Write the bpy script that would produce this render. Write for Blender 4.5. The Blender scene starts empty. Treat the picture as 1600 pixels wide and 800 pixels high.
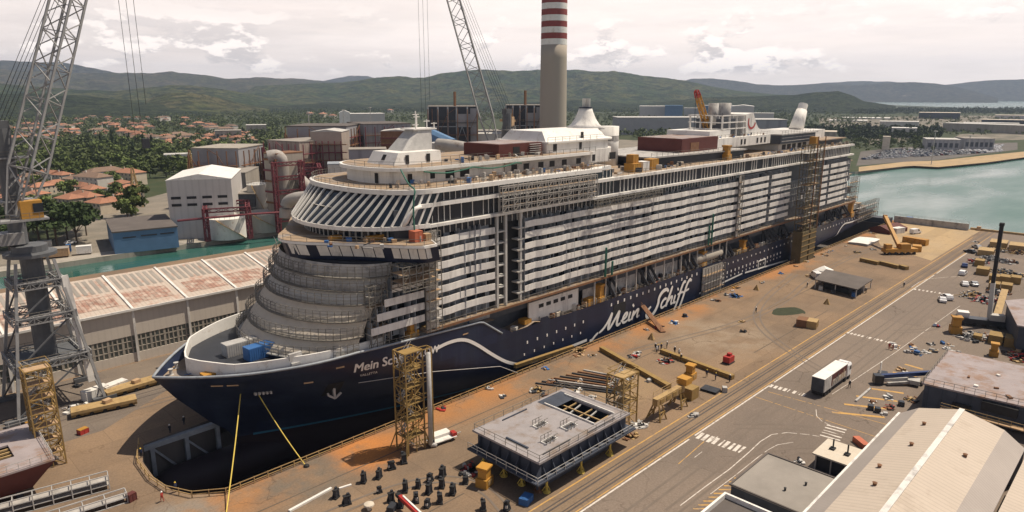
import bpy, bmesh, math, random
import numpy as np
from mathutils import Vector, Matrix
random.seed(7)
rng = np.random.default_rng(7)
SC = bpy.context.scene
COL = SC.collection
PI = math.pi
R = math.radians
# ------------------------------------------------------------------ camera geometry (metres, camera 60 m above the quay)
CAM_H = 60.0
FL, CX, CY, HZ = 1066.7, 800.0, 400.0, 148.0
PITCH = math.atan((CY - HZ) / FL)
YAW = math.atan((1880 - 800) / math.hypot(FL, CY - HZ))
FH = Vector((math.cos(YAW), math.sin(YAW), 0)); RT = Vector((math.sin(YAW), -math.cos(YAW), 0)); ZU = Vector((0, 0, 1))
FW = FH * math.cos(PITCH) - ZU * math.sin(PITCH); UP = FH * math.sin(PITCH) + ZU * math.cos(PITCH)
CAMP = Vector((0, 0, CAM_H))
def ray(x, y): return FW + RT * ((x - CX) / FL) + UP * ((CY - y) / FL)
def G(x, y, z=0.0):
    d = ray(x, y); t = (z - CAM_H) / d.z
    return Vector((d.x * t, d.y * t, z))
def onv(x, y, v):
    d = ray(x, y); t = v / d.y
    return Vector((d.x * t, v, CAM_H + d.z * t))
def atd(x, y, dist):
    d = ray(x, y); t = dist / math.hypot(d.x, d.y)
    return Vector((d.x * t, d.y * t, CAM_H + d.z * t))
# ------------------------------------------------------------------ materials
def nt(m): return m.node_tree.nodes, m.node_tree.links
def mat(name, col, rough=0.75, metal=0.0, var=0.18, scale=0.6, stain=None, stripe=None, bump=0.0, rnd=0.0, spec=0.35, streak=False):
    """weathered surface: two noise scales on the colour, optional stain (colour, amount 0..1, scale), stripe (axis, period, depth)"""
    m = bpy.data.materials.new(name); m.use_nodes = True
    N, L = nt(m); b = N['Principled BSDF']
    b.inputs['Roughness'].default_value = rough; b.inputs['Metallic'].default_value = metal
    b.inputs['Specular IOR Level'].default_value = spec
    tc = N.new('ShaderNodeTexCoord')
    src = tc.outputs['Object']
    mp = N.new('ShaderNodeMapping'); L.new(src, mp.inputs['Vector'])
    if streak: mp.inputs['Scale'].default_value = (1, 1, 0.15)
    n1 = N.new('ShaderNodeTexNoise'); n1.inputs['Scale'].default_value = scale; n1.inputs['Detail'].default_value = 6; n1.inputs['Roughness'].default_value = 0.65
    L.new(mp.outputs[0], n1.inputs['Vector'])
    mr = N.new('ShaderNodeMapRange'); mr.inputs['From Min'].default_value = 0.25; mr.inputs['From Max'].default_value = 0.75
    mr.inputs['To Min'].default_value = 1 - var; mr.inputs['To Max'].default_value = 1 + var
    L.new(n1.outputs['Fac'], mr.inputs['Value'])
    val = mr.outputs[0]
    if stripe:
        ax, per, dep = stripe
        sx = N.new('ShaderNodeSeparateXYZ'); L.new(src, sx.inputs[0])
        if ax == 'XY':
            ad = N.new('ShaderNodeMath'); ad.operation = 'ADD'; L.new(sx.outputs[0], ad.inputs[0]); L.new(sx.outputs[1], ad.inputs[1]); so = ad.outputs[0]
        else: so = sx.outputs['XYZ'.index(ax)]
        mu = N.new('ShaderNodeMath'); mu.operation = 'MULTIPLY'; mu.inputs[1].default_value = 2 * PI / per; L.new(so, mu.inputs[0])
        si = N.new('ShaderNodeMath'); si.operation = 'SINE'; L.new(mu.outputs[0], si.inputs[0])
        mr2 = N.new('ShaderNodeMapRange'); mr2.inputs['From Min'].default_value = -1; mr2.inputs['From Max'].default_value = -0.4
        mr2.inputs['To Min'].default_value = 1 - dep; mr2.inputs['To Max'].default_value = 1.0; L.new(si.outputs[0], mr2.inputs['Value'])
        m2 = N.new('ShaderNodeMath'); m2.operation = 'MULTIPLY'; L.new(val, m2.inputs[0]); L.new(mr2.outputs[0], m2.inputs[1]); val = m2.outputs[0]
    if rnd:
        oi = N.new('ShaderNodeObjectInfo'); mr3 = N.new('ShaderNodeMapRange')
        mr3.inputs['To Min'].default_value = 1 - rnd; mr3.inputs['To Max'].default_value = 1 + rnd; L.new(oi.outputs['Random'], mr3.inputs['Value'])
        m3 = N.new('ShaderNodeMath'); m3.operation = 'MULTIPLY'; L.new(val, m3.inputs[0]); L.new(mr3.outputs[0], m3.inputs[1]); val = m3.outputs[0]
    base = None
    if stain:
        sc_, am, ss = stain
        n2 = N.new('ShaderNodeTexNoise'); n2.inputs['Scale'].default_value = ss; n2.inputs['Detail'].default_value = 8; n2.inputs['Roughness'].default_value = 0.7
        L.new(mp.outputs[0], n2.inputs['Vector'])
        r2 = N.new('ShaderNodeMapRange'); r2.inputs['From Min'].default_value = 0.68 - 0.35 * am; r2.inputs['From Max'].default_value = 0.80 - 0.3 * am
        L.new(n2.outputs['Fac'], r2.inputs['Value'])
        mx = N.new('ShaderNodeMix'); mx.data_type = 'RGBA'; L.new(r2.outputs[0], mx.inputs['Factor'])
        mx.inputs['A'].default_value = (*col, 1); mx.inputs['B'].default_value = (*sc_, 1); base = mx.outputs['Result']
    vm = N.new('ShaderNodeVectorMath'); vm.operation = 'SCALE'
    if base is not None: L.new(base, vm.inputs[0])
    else: vm.inputs[0].default_value = col
    L.new(val, vm.inputs['Scale']); L.new(vm.outputs[0], b.inputs['Base Color'])
    if bump:
        bp = N.new('ShaderNodeBump'); bp.inputs['Strength'].default_value = bump; bp.inputs['Distance'].default_value = 0.05
        L.new(n1.outputs['Fac'], bp.inputs['Height']); L.new(bp.outputs[0], b.inputs['Normal'])
    return m
def glass(name, col=(0.012, 0.018, 0.028), rough=0.12):
    m = bpy.data.materials.new(name); m.use_nodes = True
    b = m.node_tree.nodes['Principled BSDF']; b.inputs['Base Color'].default_value = (*col, 1); b.inputs['Roughness'].default_value = rough
    b.inputs['Specular IOR Level'].default_value = 0.5
    return m
M = {}
M['white'] = mat('white_paint', (0.74, 0.72, 0.69), 0.55, var=0.10, scale=0.35, stain=((0.52, 0.46, 0.40), 0.35, 0.5))
M['white_raw'] = mat('white_primer', (0.70, 0.68, 0.65), 0.65, var=0.14, scale=0.5, stain=((0.42, 0.40, 0.39), 0.45, 0.35), streak=True)
M['cream'] = mat('cream_primer', (0.56, 0.495, 0.41), 0.7, var=0.16, scale=0.5, stain=((0.48, 0.44, 0.38), 0.5, 0.5))
M['greyplate'] = mat('grey_plate', (0.40, 0.385, 0.37), 0.7, var=0.22, scale=0.45, stain=((0.17, 0.165, 0.17), 0.5, 0.35))
M['navy'] = mat('navy_paint', (0.009, 0.015, 0.040), 0.40, var=0.2, scale=0.15, stain=((0.018, 0.028, 0.056), 0.5, 0.14), spec=0.42, streak=True)
def plates(m, sx, sz, amt, axes=(0, 2)):
    N, L = nt(m); b = N['Principled BSDF']; src = b.inputs['Base Color'].links[0].from_socket; tc = N.new('ShaderNodeTexCoord'); s = N.new('ShaderNodeSeparateXYZ'); L.new(tc.outputs['Object'], s.inputs[0]); c = N.new('ShaderNodeCombineXYZ'); L.new(s.outputs[axes[0]], c.inputs[0]); L.new(s.outputs[axes[1]], c.inputs[1])
    br = N.new('ShaderNodeTexBrick'); br.inputs['Scale'].default_value = 1; br.inputs['Brick Width'].default_value = sx; br.inputs['Row Height'].default_value = sz; br.inputs['Mortar Size'].default_value = .035; br.inputs['Mortar Smooth'].default_value = .5; br.inputs['Color1'].default_value = (1 - amt,) * 3 + (1,); br.inputs['Color2'].default_value = (1 + amt,) * 3 + (1,); br.inputs['Mortar'].default_value = (1 - amt * 2.2,) * 3 + (1,); L.new(c.outputs[0], br.inputs['Vector'])
    mx = N.new('ShaderNodeMix'); mx.data_type = 'RGBA'; mx.blend_type = 'MULTIPLY'; mx.inputs['Factor'].default_value = 1; L.new(src, mx.inputs['A']); L.new(br.outputs['Color'], mx.inputs['B']); L.new(mx.outputs['Result'], b.inputs['Base Color'])
    bp = N.new('ShaderNodeBump'); bp.inputs['Strength'].default_value = .25; bp.inputs['Distance'].default_value = .06; n = N.new('ShaderNodeTexNoise'); n.inputs['Scale'].default_value = .55; n.inputs['Detail'].default_value = 2; L.new(tc.outputs['Object'], n.inputs['Vector']); L.new(n.outputs['Fac'], bp.inputs['Height']); L.new(bp.outputs[0], b.inputs['Normal'])
M['antifoul'] = mat('antifouling', (0.020, 0.012, 0.018), 0.6, var=0.25, scale=0.2)
M['cyan'] = mat('cyan_stripe', (0.035, 0.16, 0.26), 0.5)
M['decktan'] = mat('deck_primer', (0.29, 0.21, 0.14), 0.85, var=0.22, scale=0.4, stain=((0.24, 0.22, 0.21), 0.55, 0.22))
M['dark'] = mat('dark_steel', (0.030, 0.033, 0.042), 0.6, var=0.25, scale=0.5)
M['darkwall'] = mat('dark_cabin_wall', (0.055, 0.062, 0.078), 0.6, var=0.35, scale=0.6)
M['bluegrey'] = mat('bluegrey_panel', (0.27, 0.295, 0.33), 0.5, var=0.25, scale=0.9)
M['lightsteel'] = mat('galvanised', (0.42, 0.41, 0.40), 0.55, metal=0.1, var=0.2, scale=1.0)
M['scaff'] = mat('scaffold_tube', (0.17, 0.158, 0.14), 0.6, var=0.2)
M['net'] = mat('scaffold_net', (0.36, 0.34, 0.32), 0.9, var=0.3, scale=0.7)
M['glass'] = glass('dark_glass')
M['yellow'] = mat('yellow_paint', (0.43, 0.22, 0.04), 0.55, var=0.15, scale=0.8, stain=((0.26, 0.14, 0.05), 0.35, 0.8), rnd=0.1)
M['yellowdull'] = mat('dull_yellow_steel', (0.27, 0.175, 0.06), 0.7, var=0.2, scale=0.8, stain=((0.17, 0.11, 0.06), 0.4, 0.7))
M['olive'] = mat('olive_steel', (0.11, 0.085, 0.04), 0.75, var=0.25, scale=0.6)
M['brass'] = mat('tan_yellow_steel', (0.38, 0.26, 0.12), 0.7, var=0.2, scale=0.9, stain=((0.2, 0.13, 0.07), 0.4, 0.6))
M['greycrane'] = mat('grey_crane_paint', (0.25, 0.25, 0.255), 0.6, var=0.2, scale=0.6)
M['darkcrane'] = mat('dark_crane_steel', (0.10, 0.105, 0.115), 0.6, var=0.25, scale=0.5)
M['maroon'] = mat('red_primer', (0.10, 0.028, 0.024), 0.75, var=0.2, scale=0.5)
M['redframe'] = mat('red_steel_frame', (0.155, 0.035, 0.045), 0.7, var=0.2, scale=0.6)
M['rust'] = mat('rusty_steel', (0.19, 0.095, 0.05), 0.85, var=0.3, scale=0.8)
M['blockgrey'] = mat('grey_primed_deck', (0.29, 0.268, 0.275), 0.75, var=0.13, scale=0.35, stain=((0.22, 0.17, 0.14), 0.55, 0.25))
M['blockmauve'] = mat('mauve_primed_deck', (0.30, 0.26, 0.265), 0.75, var=0.15, scale=0.3, stain=((0.24, 0.155, 0.115), 0.6, 0.22))
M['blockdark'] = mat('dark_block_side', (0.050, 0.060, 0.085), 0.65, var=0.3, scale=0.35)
M['concrete'] = mat('weathered_concrete', (0.33, 0.30, 0.26), 0.9, var=0.2, scale=0.25, stain=((0.22, 0.2, 0.18), 0.45, 0.2), streak=True)
M['tankwhite'] = mat('tank_paint', (0.47, 0.46, 0.44), 0.7, var=0.15, scale=0.3, stain=((0.33, 0.27, 0.22), 0.35, 0.25), streak=True)
M['paleclad'] = mat('pale_cladding', (0.50, 0.48, 0.47), 0.7, var=0.07, scale=0.12, stripe=('XY', 1.0, 0.10))
M['greyclad'] = mat('grey_cladding', (0.30, 0.30, 0.32), 0.7, var=0.1, scale=0.12, stripe=('XY', 2.2, 0.22))
M['tanclad'] = mat('tan_cladding', (0.36, 0.30, 0.26), 0.75, var=0.15, scale=0.15, stripe=('XY', 2.8, 0.3))
M['blueclad'] = mat('blue_cladding', (0.10, 0.19, 0.33), 0.65, var=0.15, scale=0.3)
M['roofdark'] = mat('dark_flat_roof', (0.11, 0.095, 0.088), 0.9, var=0.25, scale=0.15)
M['roofgrey'] = mat('grey_flat_roof', (0.27, 0.245, 0.22), 0.9, var=0.2, scale=0.12)
M['black'] = mat('black_rubber', (0.018, 0.018, 0.02), 0.7)
M['ropeyellow'] = mat('yellow_rope', (0.62, 0.47, 0.10), 0.8)
M['red'] = mat('red_paint', (0.36, 0.035, 0.03), 0.5)
M['orange'] = mat('orange_paint', (0.45, 0.13, 0.07), 0.6)
M['blue'] = mat('blue_paint', (0.04, 0.13, 0.34), 0.5)
M['carwhite'] = mat('white_car_paint', (0.72, 0.72, 0.73), 0.3, var=0.03, spec=0.5)
M['wood'] = mat('worn_timber', (0.40, 0.27, 0.16), 0.85, var=0.3, scale=1.2)
M['green'] = mat('green_paint', (0.03, 0.14, 0.10), 0.6)
plates(M['navy'], 8.0, 2.4, .16); plates(M['white_raw'], 3.1, 2.6, .05); plates(M['cream'], 2.6, 1.4, .07)
# ------------------------------------------------------------------ mesh builder
class MB:
    def __init__(s): s.v = []; s.f = []; s.mi = []; s.cur = 0
    def add(s, vs, fs):
        o = len(s.v); s.v.extend([tuple(p) for p in vs])
        s.f.extend([tuple(i + o for i in f) for f in fs]); s.mi.extend([s.cur] * len(fs)); return s
    def m(s, i): s.cur = i; return s
    def box(s, a, b):
        (x0, y0, z0), (x1, y1, z1) = a, b
        if x0 > x1: x0, x1 = x1, x0
        if y0 > y1: y0, y1 = y1, y0
        if z0 > z1: z0, z1 = z1, z0
        return s.add([(x0, y0, z0), (x1, y0, z0), (x1, y1, z0), (x0, y1, z0), (x0, y0, z1), (x1, y0, z1), (x1, y1, z1), (x0, y1, z1)],
                     [(0, 3, 2, 1), (4, 5, 6, 7), (0, 1, 5, 4), (1, 2, 6, 5), (2, 3, 7, 6), (3, 0, 4, 7)])
    def cbox(s, c, d, rz=0.0):
        cx, cy, cz = c; hx, hy, hz = d[0] / 2, d[1] / 2, d[2] / 2; co, si = math.cos(rz), math.sin(rz); vs = []
        for z in (-hz, hz):
            for x, y in ((-hx, -hy), (hx, -hy), (hx, hy), (-hx, hy)): vs.append((cx + x * co - y * si, cy + x * si + y * co, cz + z))
        return s.add(vs, [(0, 3, 2, 1), (4, 5, 6, 7), (0, 1, 5, 4), (1, 2, 6, 5), (2, 3, 7, 6), (3, 0, 4, 7)])
    def bar(s, p, q, w=0.2, h=None):
        p = Vector(p); q = Vector(q); h = h or w; d = q - p
        if d.length < 1e-5: return s
        d.normalize(); a = Vector((0, 0, 1)) if abs(d.z) < 0.95 else Vector((1, 0, 0))
        x = d.cross(a).normalized() * (w / 2); y = x.cross(d).normalized() * (h / 2)
        vs = [t + i * x + j * y for t in (p, q) for i, j in ((-1, -1), (1, -1), (1, 1), (-1, 1))]
        return s.add(vs, [(0, 1, 2, 3), (7, 6, 5, 4), (0, 4, 5, 1), (1, 5, 6, 2), (2, 6, 7, 3), (3, 7, 4, 0)])
    def tube(s, pts, r, n=8, cap=True):
        pts = [Vector(p) for p in pts]; rs = r if isinstance(r, (list, tuple)) else [r] * len(pts); o = len(s.v); vs = []; fs = []
        for i, p in enumerate(pts):
            d = (pts[min(i + 1, len(pts) - 1)] - pts[max(i - 1, 0)]).normalized()
            a = Vector((0, 0, 1)) if abs(d.z) < 0.95 else Vector((1, 0, 0))
            x = d.cross(a).normalized(); y = x.cross(d).normalized()
            for k in range(n): vs.append(p + (x * math.cos(2 * PI * k / n) + y * math.sin(2 * PI * k / n)) * rs[i])
        for i in range(len(pts) - 1):
            for k in range(n): fs.append((i * n + k, i * n + (k + 1) % n, (i + 1) * n + (k + 1) % n, (i + 1) * n + k))
        if cap: fs.append(tuple(range(n))[::-1]); fs.append(tuple((len(pts) - 1) * n + k for k in range(n)))
        return s.add(vs, fs)
    def lathe(s, prof, c=(0, 0, 0), n=16, cap=True):
        vs = []; fs = []
        for r, z in prof:
            for k in range(n): vs.append((c[0] + r * math.cos(2 * PI * k / n), c[1] + r * math.sin(2 * PI * k / n), c[2] + z))
        for i in range(len(prof) - 1):
            for k in range(n): fs.append((i * n + k, i * n + (k + 1) % n, (i + 1) * n + (k + 1) % n, (i + 1) * n + k))
        if cap: fs.append(tuple(range(n))[::-1]); fs.append(tuple((len(prof) - 1) * n + k for k in range(n)))
        return s.add(vs, fs)
    def prism(s, poly, z0, z1):
        n = len(poly); ar = sum(poly[i][0] * poly[(i + 1) % n][1] - poly[(i + 1) % n][0] * poly[i][1] for i in range(n))
        if ar < 0: poly = poly[::-1]
        za = z0 if isinstance(z0, (list, tuple)) else [z0] * n; zb = z1 if isinstance(z1, (list, tuple)) else [z1] * n
        if ar < 0: za = za[::-1]; zb = zb[::-1]
        vs = [(p[0], p[1], z) for p, z in zip(poly, za)] + [(p[0], p[1], z) for p, z in zip(poly, zb)]
        return s.add(vs, [tuple(range(n))[::-1], tuple(range(n, 2 * n))] + [(i, (i + 1) % n, n + (i + 1) % n, n + i) for i in range(n)])
    def extr(s, prof, a, b, up=(0, 0, 1)):
        """prism of a 2-D profile (across, up) swept along a straight line from a to b"""
        a = Vector(a); b = Vector(b); d = (b - a).normalized(); u = Vector(up); x = d.cross(u).normalized(); u = x.cross(d).normalized(); n = len(prof)
        vs = [t + x * p + u * q for t in (a, b) for p, q in prof]
        return s.add(vs, [tuple(range(n)), tuple(range(n, 2 * n))[::-1]] + [(n + i, n + (i + 1) % n, (i + 1) % n, i) for i in range(n)])
    def quad(s, *p): return s.add(p, [tuple(range(len(p)))])
    def grid(s, rows):
        n = len(rows[0]); vs = [p for r_ in rows for p in r_]
        return s.add(vs, [(i * n + k, i * n + k + 1, (i + 1) * n + k + 1, (i + 1) * n + k) for i in range(len(rows) - 1) for k in range(n - 1)])
    def lattice(s, a, b, wa, wb, n, r=0.12, rb=None, side=None):
        """four-chord lattice girder from a to b, square section wa -> wb, n bays"""
        a = Vector(a); b = Vector(b); d = (b - a).normalized(); u = Vector(side) if side else (Vector((0, 0, 1)) if abs(d.z) < 0.9 else Vector((1, 0, 0)))
        x = d.cross(u).normalized(); y = x.cross(d).normalized(); rb = rb or r * 0.6
        def pt(t, i):
            w = (wa + (wb - wa) * t) / 2; sx, sy = ((-1, -1), (1, -1), (1, 1), (-1, 1))[i % 4]
            return a.lerp(b, t) + x * w * sx + y * w * sy
        for i in range(4): s.bar(pt(0, i), pt(1, i), r * 2)
        for k in range(n + 1):
            for i in range(4):
                if k % 2 == 0 or k == n: s.bar(pt(k / n, i), pt(k / n, i + 1), rb * 2)
                if k < n:
                    if k % 2: s.bar(pt(k / n, i), pt((k + 1) / n, i + 1), rb * 2)
                    else: s.bar(pt(k / n, i + 1), pt((k + 1) / n, i), rb * 2)
        return s
    def build(s, name, mats, parent=None, smooth=False, local=False):
        me = bpy.data.meshes.new(name)
        off = Vector((0, 0, 0))
        if parent is not None and not local:
            p = parent
            while p is not None: off = off + p.location; p = p.parent
        me.from_pydata([(x - off.x, y - off.y, z - off.z) for x, y, z in s.v], [], s.f)
        for mm in (mats if isinstance(mats, (list, tuple)) else [mats]): me.materials.append(mm)
        if any(s.mi): me.polygons.foreach_set('material_index', s.mi)
        if smooth: me.polygons.foreach_set('use_smooth', [True] * len(me.polygons))
        me.update(); o = bpy.data.objects.new(name, me); COL.objects.link(o)
        if parent is not None: o.parent = parent
        return o
    def near(s):
        c = Vector((0, 0, 0)); n = max(1, len(s.v))
        for p in s.v: c += Vector(p)
        return (c / n - CAMP).length
def tag(o, label=None, cat=None, group=None, kind=None):
    if label: o['label'] = label
    if cat: o['category'] = cat
    if group: o['group'] = group
    if kind: o['kind'] = kind
    return o
def T(name, label, cat, loc=(0, 0, 0), group=None, rz=0.0):
    o = bpy.data.objects.new(name, None); COL.objects.link(o); o.location = loc; o.rotation_euler = (0, 0, rz); o.empty_display_size = 0.5
    return tag(o, label, cat, group)
def one(mb, name, mats, label, cat, group=None, loc=None, smooth=False):
    """a thing of a single mesh, origin at loc"""
    c = Vector(loc) if loc is not None else Vector(mb.v[0])
    for i, p in enumerate(mb.v): mb.v[i] = (p[0] - c.x, p[1] - c.y, p[2] - c.z)
    o = mb.build(name, mats, None, smooth); o.location = c
    return tag(o, label, cat, group)
def struct(mb, name, mats, smooth=False): return tag(mb.build(name, mats, None, smooth), kind='structure')
KIDS = {}
def kids(o):
    return [c for c in bpy.data.objects if c.parent is o]
def dup(root, loc, rz=0.0, label=None, group=None, scale=None):
    if root.name not in KIDS: KIDS[root.name] = [(c, kids(c)) for c in kids(root)]
    r = root.copy(); COL.objects.link(r); r.location = loc; r.rotation_euler = (0, 0, rz)
    if scale: r.scale = scale if isinstance(scale, (list, tuple)) else (scale,) * 3
    if label: r['label'] = label
    if group: r['group'] = group
    for c, gs in KIDS[root.name]:
        cc = c.copy(); COL.objects.link(cc); cc.parent = r
        for g in gs:
            gg = g.copy(); COL.objects.link(gg); gg.parent = cc
    return r
class Pool:
    """many like parts of one thing: the nearest 100 as parts of their own, the rest as one part of kind stuff"""
    def __init__(s, name, mats, parent, limit=100, smooth=False): s.n, s.m, s.p, s.l, s.i, s.s = name, mats, parent, limit, [], smooth
    def add(s, mb): s.i.append(mb); return mb
    def flush(s):
        s.i.sort(key=lambda b: b.near())
        for b in s.i[:s.l]: b.build(s.n, s.m, s.p, s.s)
        rest = MB()
        for b in s.i[s.l:]: rest.add(b.v, b.f)
        if rest.v: tag(rest.build(s.n, s.m, s.p, s.s), kind='stuff')
def text_mesh(s, size, shear=0.0, bold=0.0):
    cu = bpy.data.curves.new('t', 'FONT'); cu.body = s; cu.size = size; cu.shear = shear; cu.offset = bold; cu.resolution_u = 3
    o = bpy.data.objects.new('t', cu); COL.objects.link(o); dg = bpy.context.evaluated_depsgraph_get()
    me = bpy.data.meshes.new_from_object(o.evaluated_get(dg)); bm = bmesh.new(); bm.from_mesh(me); bmesh.ops.triangulate(bm, faces=bm.faces[:]); bm.to_mesh(me); bm.free(); vs = [tuple(v.co) for v in me.vertices]; fs = [tuple(p.vertices) for p in me.polygons]
    bpy.data.objects.remove(o); bpy.data.curves.remove(cu); bpy.data.meshes.remove(me)
    return vs, fs
def inset(a, b, t): return a + (b - a) * t
# ================================================================== SETTING
SUN = Vector((0.47, -0.22, 1.0)).normalized()
w = bpy.data.worlds.new('World'); SC.world = w; w.use_nodes = True
N, L = w.node_tree.nodes, w.node_tree.links
bg = N['Background']; bg.inputs['Strength'].default_value = 0.1
sky = N.new('ShaderNodeTexSky'); sky.sky_type = 'NISHITA'; sky.sun_disc = False
sky.sun_elevation = math.asin(SUN.z); sky.sun_rotation = math.atan2(SUN.x, SUN.y); sky.air_density = 1.0; sky.dust_density = 2.0; sky.altitude = 60
tc = N.new('ShaderNodeTexCoord')
def wmath(op, a, b=None, c=None):
    n = N.new('ShaderNodeMath'); n.operation = op
    for i, x in enumerate((a, b, c)):
        if x is None: continue
        if isinstance(x, (int, float)): n.inputs[i].default_value = x
        else: L.new(x, n.inputs[i])
    return n.outputs[0]
def wnoise(vec, sc, det=6, ro=0.6):
    n = N.new('ShaderNodeTexNoise'); n.inputs['Scale'].default_value = sc; n.inputs['Detail'].default_value = det; n.inputs['Roughness'].default_value = ro
    L.new(vec, n.inputs['Vector']); return n.outputs['Fac']
def wrange(v, a, b, c=0.0, d=1.0, smooth=True):
    n = N.new('ShaderNodeMapRange'); n.interpolation_type = 'SMOOTHSTEP' if smooth else 'LINEAR'
    for k, x in (('From Min', a), ('From Max', b), ('To Min', c), ('To Max', d)): n.inputs[k].default_value = x
    L.new(v, n.inputs['Value']); return n.outputs[0]
def wmix(f, a, b):
    n = N.new('ShaderNodeMix'); n.data_type = 'RGBA'
    if isinstance(f, (int, float)): n.inputs['Factor'].default_value = f
    else: L.new(f, n.inputs['Factor'])
    for k, x in (('A', a), ('B', b)):
        if isinstance(x, tuple): n.inputs[k].default_value = (*x, 1)
        else: L.new(x, n.inputs[k])
    return n.outputs['Result']
def wcomb(x, y, z):
    n = N.new('ShaderNodeCombineXYZ')
    for i, q in enumerate((x, y, z)):
        if isinstance(q, (int, float)): n.inputs[i].default_value = q
        else: L.new(q, n.inputs[i])
    return n.outputs[0]
sp = N.new('ShaderNodeSeparateXYZ'); L.new(tc.outputs['Generated'], sp.inputs[0])
dx, dy, dz = sp.outputs
zz = wmath('ADD', wmath('MAXIMUM', dz, 0.0), 0.07)
px_, py_ = wmath('DIVIDE', dx, zz), wmath('DIVIDE', dy, zz)
az = wmath('ARCTAN2', dy, dx)
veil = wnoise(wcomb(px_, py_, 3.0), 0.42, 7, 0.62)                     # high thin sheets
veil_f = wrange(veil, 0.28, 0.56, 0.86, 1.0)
lowband = wnoise(wcomb(wmath('MULTIPLY', az, 5.0), wmath('MULTIPLY', dz, 34.0), 7.7), 1.0, 7, 0.6)
lump = wnoise(wcomb(wmath('MULTIPLY', az, 9.0), wmath('MULTIPLY', dz, 20.0), 1.3), 1.15, 8, 0.58)
big = wnoise(wcomb(wmath('MULTIPLY', az, 2.6), wmath('MULTIPLY', dz, 5.0), 4.4), 1.0, 2, 0.5)
band = wmath('MULTIPLY', wrange(dz, 0.022, 0.036), wrange(dz, 0.05, 0.13, 1.0, 0.0))
cum = wmath('MULTIPLY', wrange(wmath('ADD', lump, wmath('MULTIPLY', wmath('SUBTRACT', big, 0.5), 0.6)), 0.47, 0.55), band)
lump2 = wnoise(wcomb(wmath('MULTIPLY', az, 9.0), wmath('MULTIPLY', wmath('ADD', dz, 0.012), 20.0), 1.3), 1.15, 8, 0.58)
litside = wrange(wmath('SUBTRACT', lump, lump2), -0.03, 0.045)
glow = wrange(wmath('ADD', wmath('MULTIPLY', dx, 0.72), wmath('MULTIPLY', dy, 0.20)), 0.1, 0.75)
veil_c = wmix(glow, (9.3, 8.2, 7.7), (12.2, 10.7, 9.8))
veil_c2 = wmix(wrange(lowband, 0.40, 0.62), veil_c, wmix(glow, (10.2, 9.1, 8.5), (12.2, 10.8, 10.0)))
streak = wrange(wnoise(wcomb(wmath('MULTIPLY', az, 3.0), wmath('MULTIPLY', dz, 26.0), 2.2), 1.0, 6, 0.6), 0.42, 0.68)
veil_c3 = wmix(wmath('MULTIPLY', streak, 0.42), veil_c2, wmix(glow, (7.0, 6.4, 6.3), (9.8, 8.7, 8.2)))
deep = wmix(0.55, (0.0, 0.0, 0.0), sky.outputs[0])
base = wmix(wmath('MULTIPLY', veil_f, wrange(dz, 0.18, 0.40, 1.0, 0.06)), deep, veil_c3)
cumc = wmix(litside, (8.0, 7.2, 6.9), (14.2, 12.8, 11.8))
fin = wmix(wmath('MULTIPLY', cum, 0.9), base, cumc)
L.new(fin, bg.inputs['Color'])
sl = bpy.data.lights.new('sun', 'SUN'); sl.energy = 5.0; sl.angle = R(0.5); sl.color = (1.0, 0.875, 0.70)
so = bpy.data.objects.new('sun', sl); COL.objects.link(so); so.rotation_euler = SUN.to_track_quat('Z', 'Y').to_euler(); so.location = (0, 0, 300)
cam = bpy.data.cameras.new('camera'); cam.sensor_width = 36; cam.lens = 36 * FL / 1600; cam.clip_end = 60000; cam.clip_start = 1
co = bpy.data.objects.new('camera', cam); COL.objects.link(co); co.location = CAMP; co.rotation_euler = (-FW).to_track_quat('Z', 'Y').to_euler(); SC.camera = co
vs_ = SC.view_settings; vs_.view_transform = 'Standard'; vs_.look = 'None'; vs_.gamma = 1; vs_.exposure = 0.12; vs_.use_curve_mapping = False
SC.cycles.use_denoising = True; SC.cycles.max_bounces = 5; SC.cycles.volume_bounces = 0; SC.cycles.caustics_reflective = False; SC.cycles.caustics_refractive = False
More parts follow.
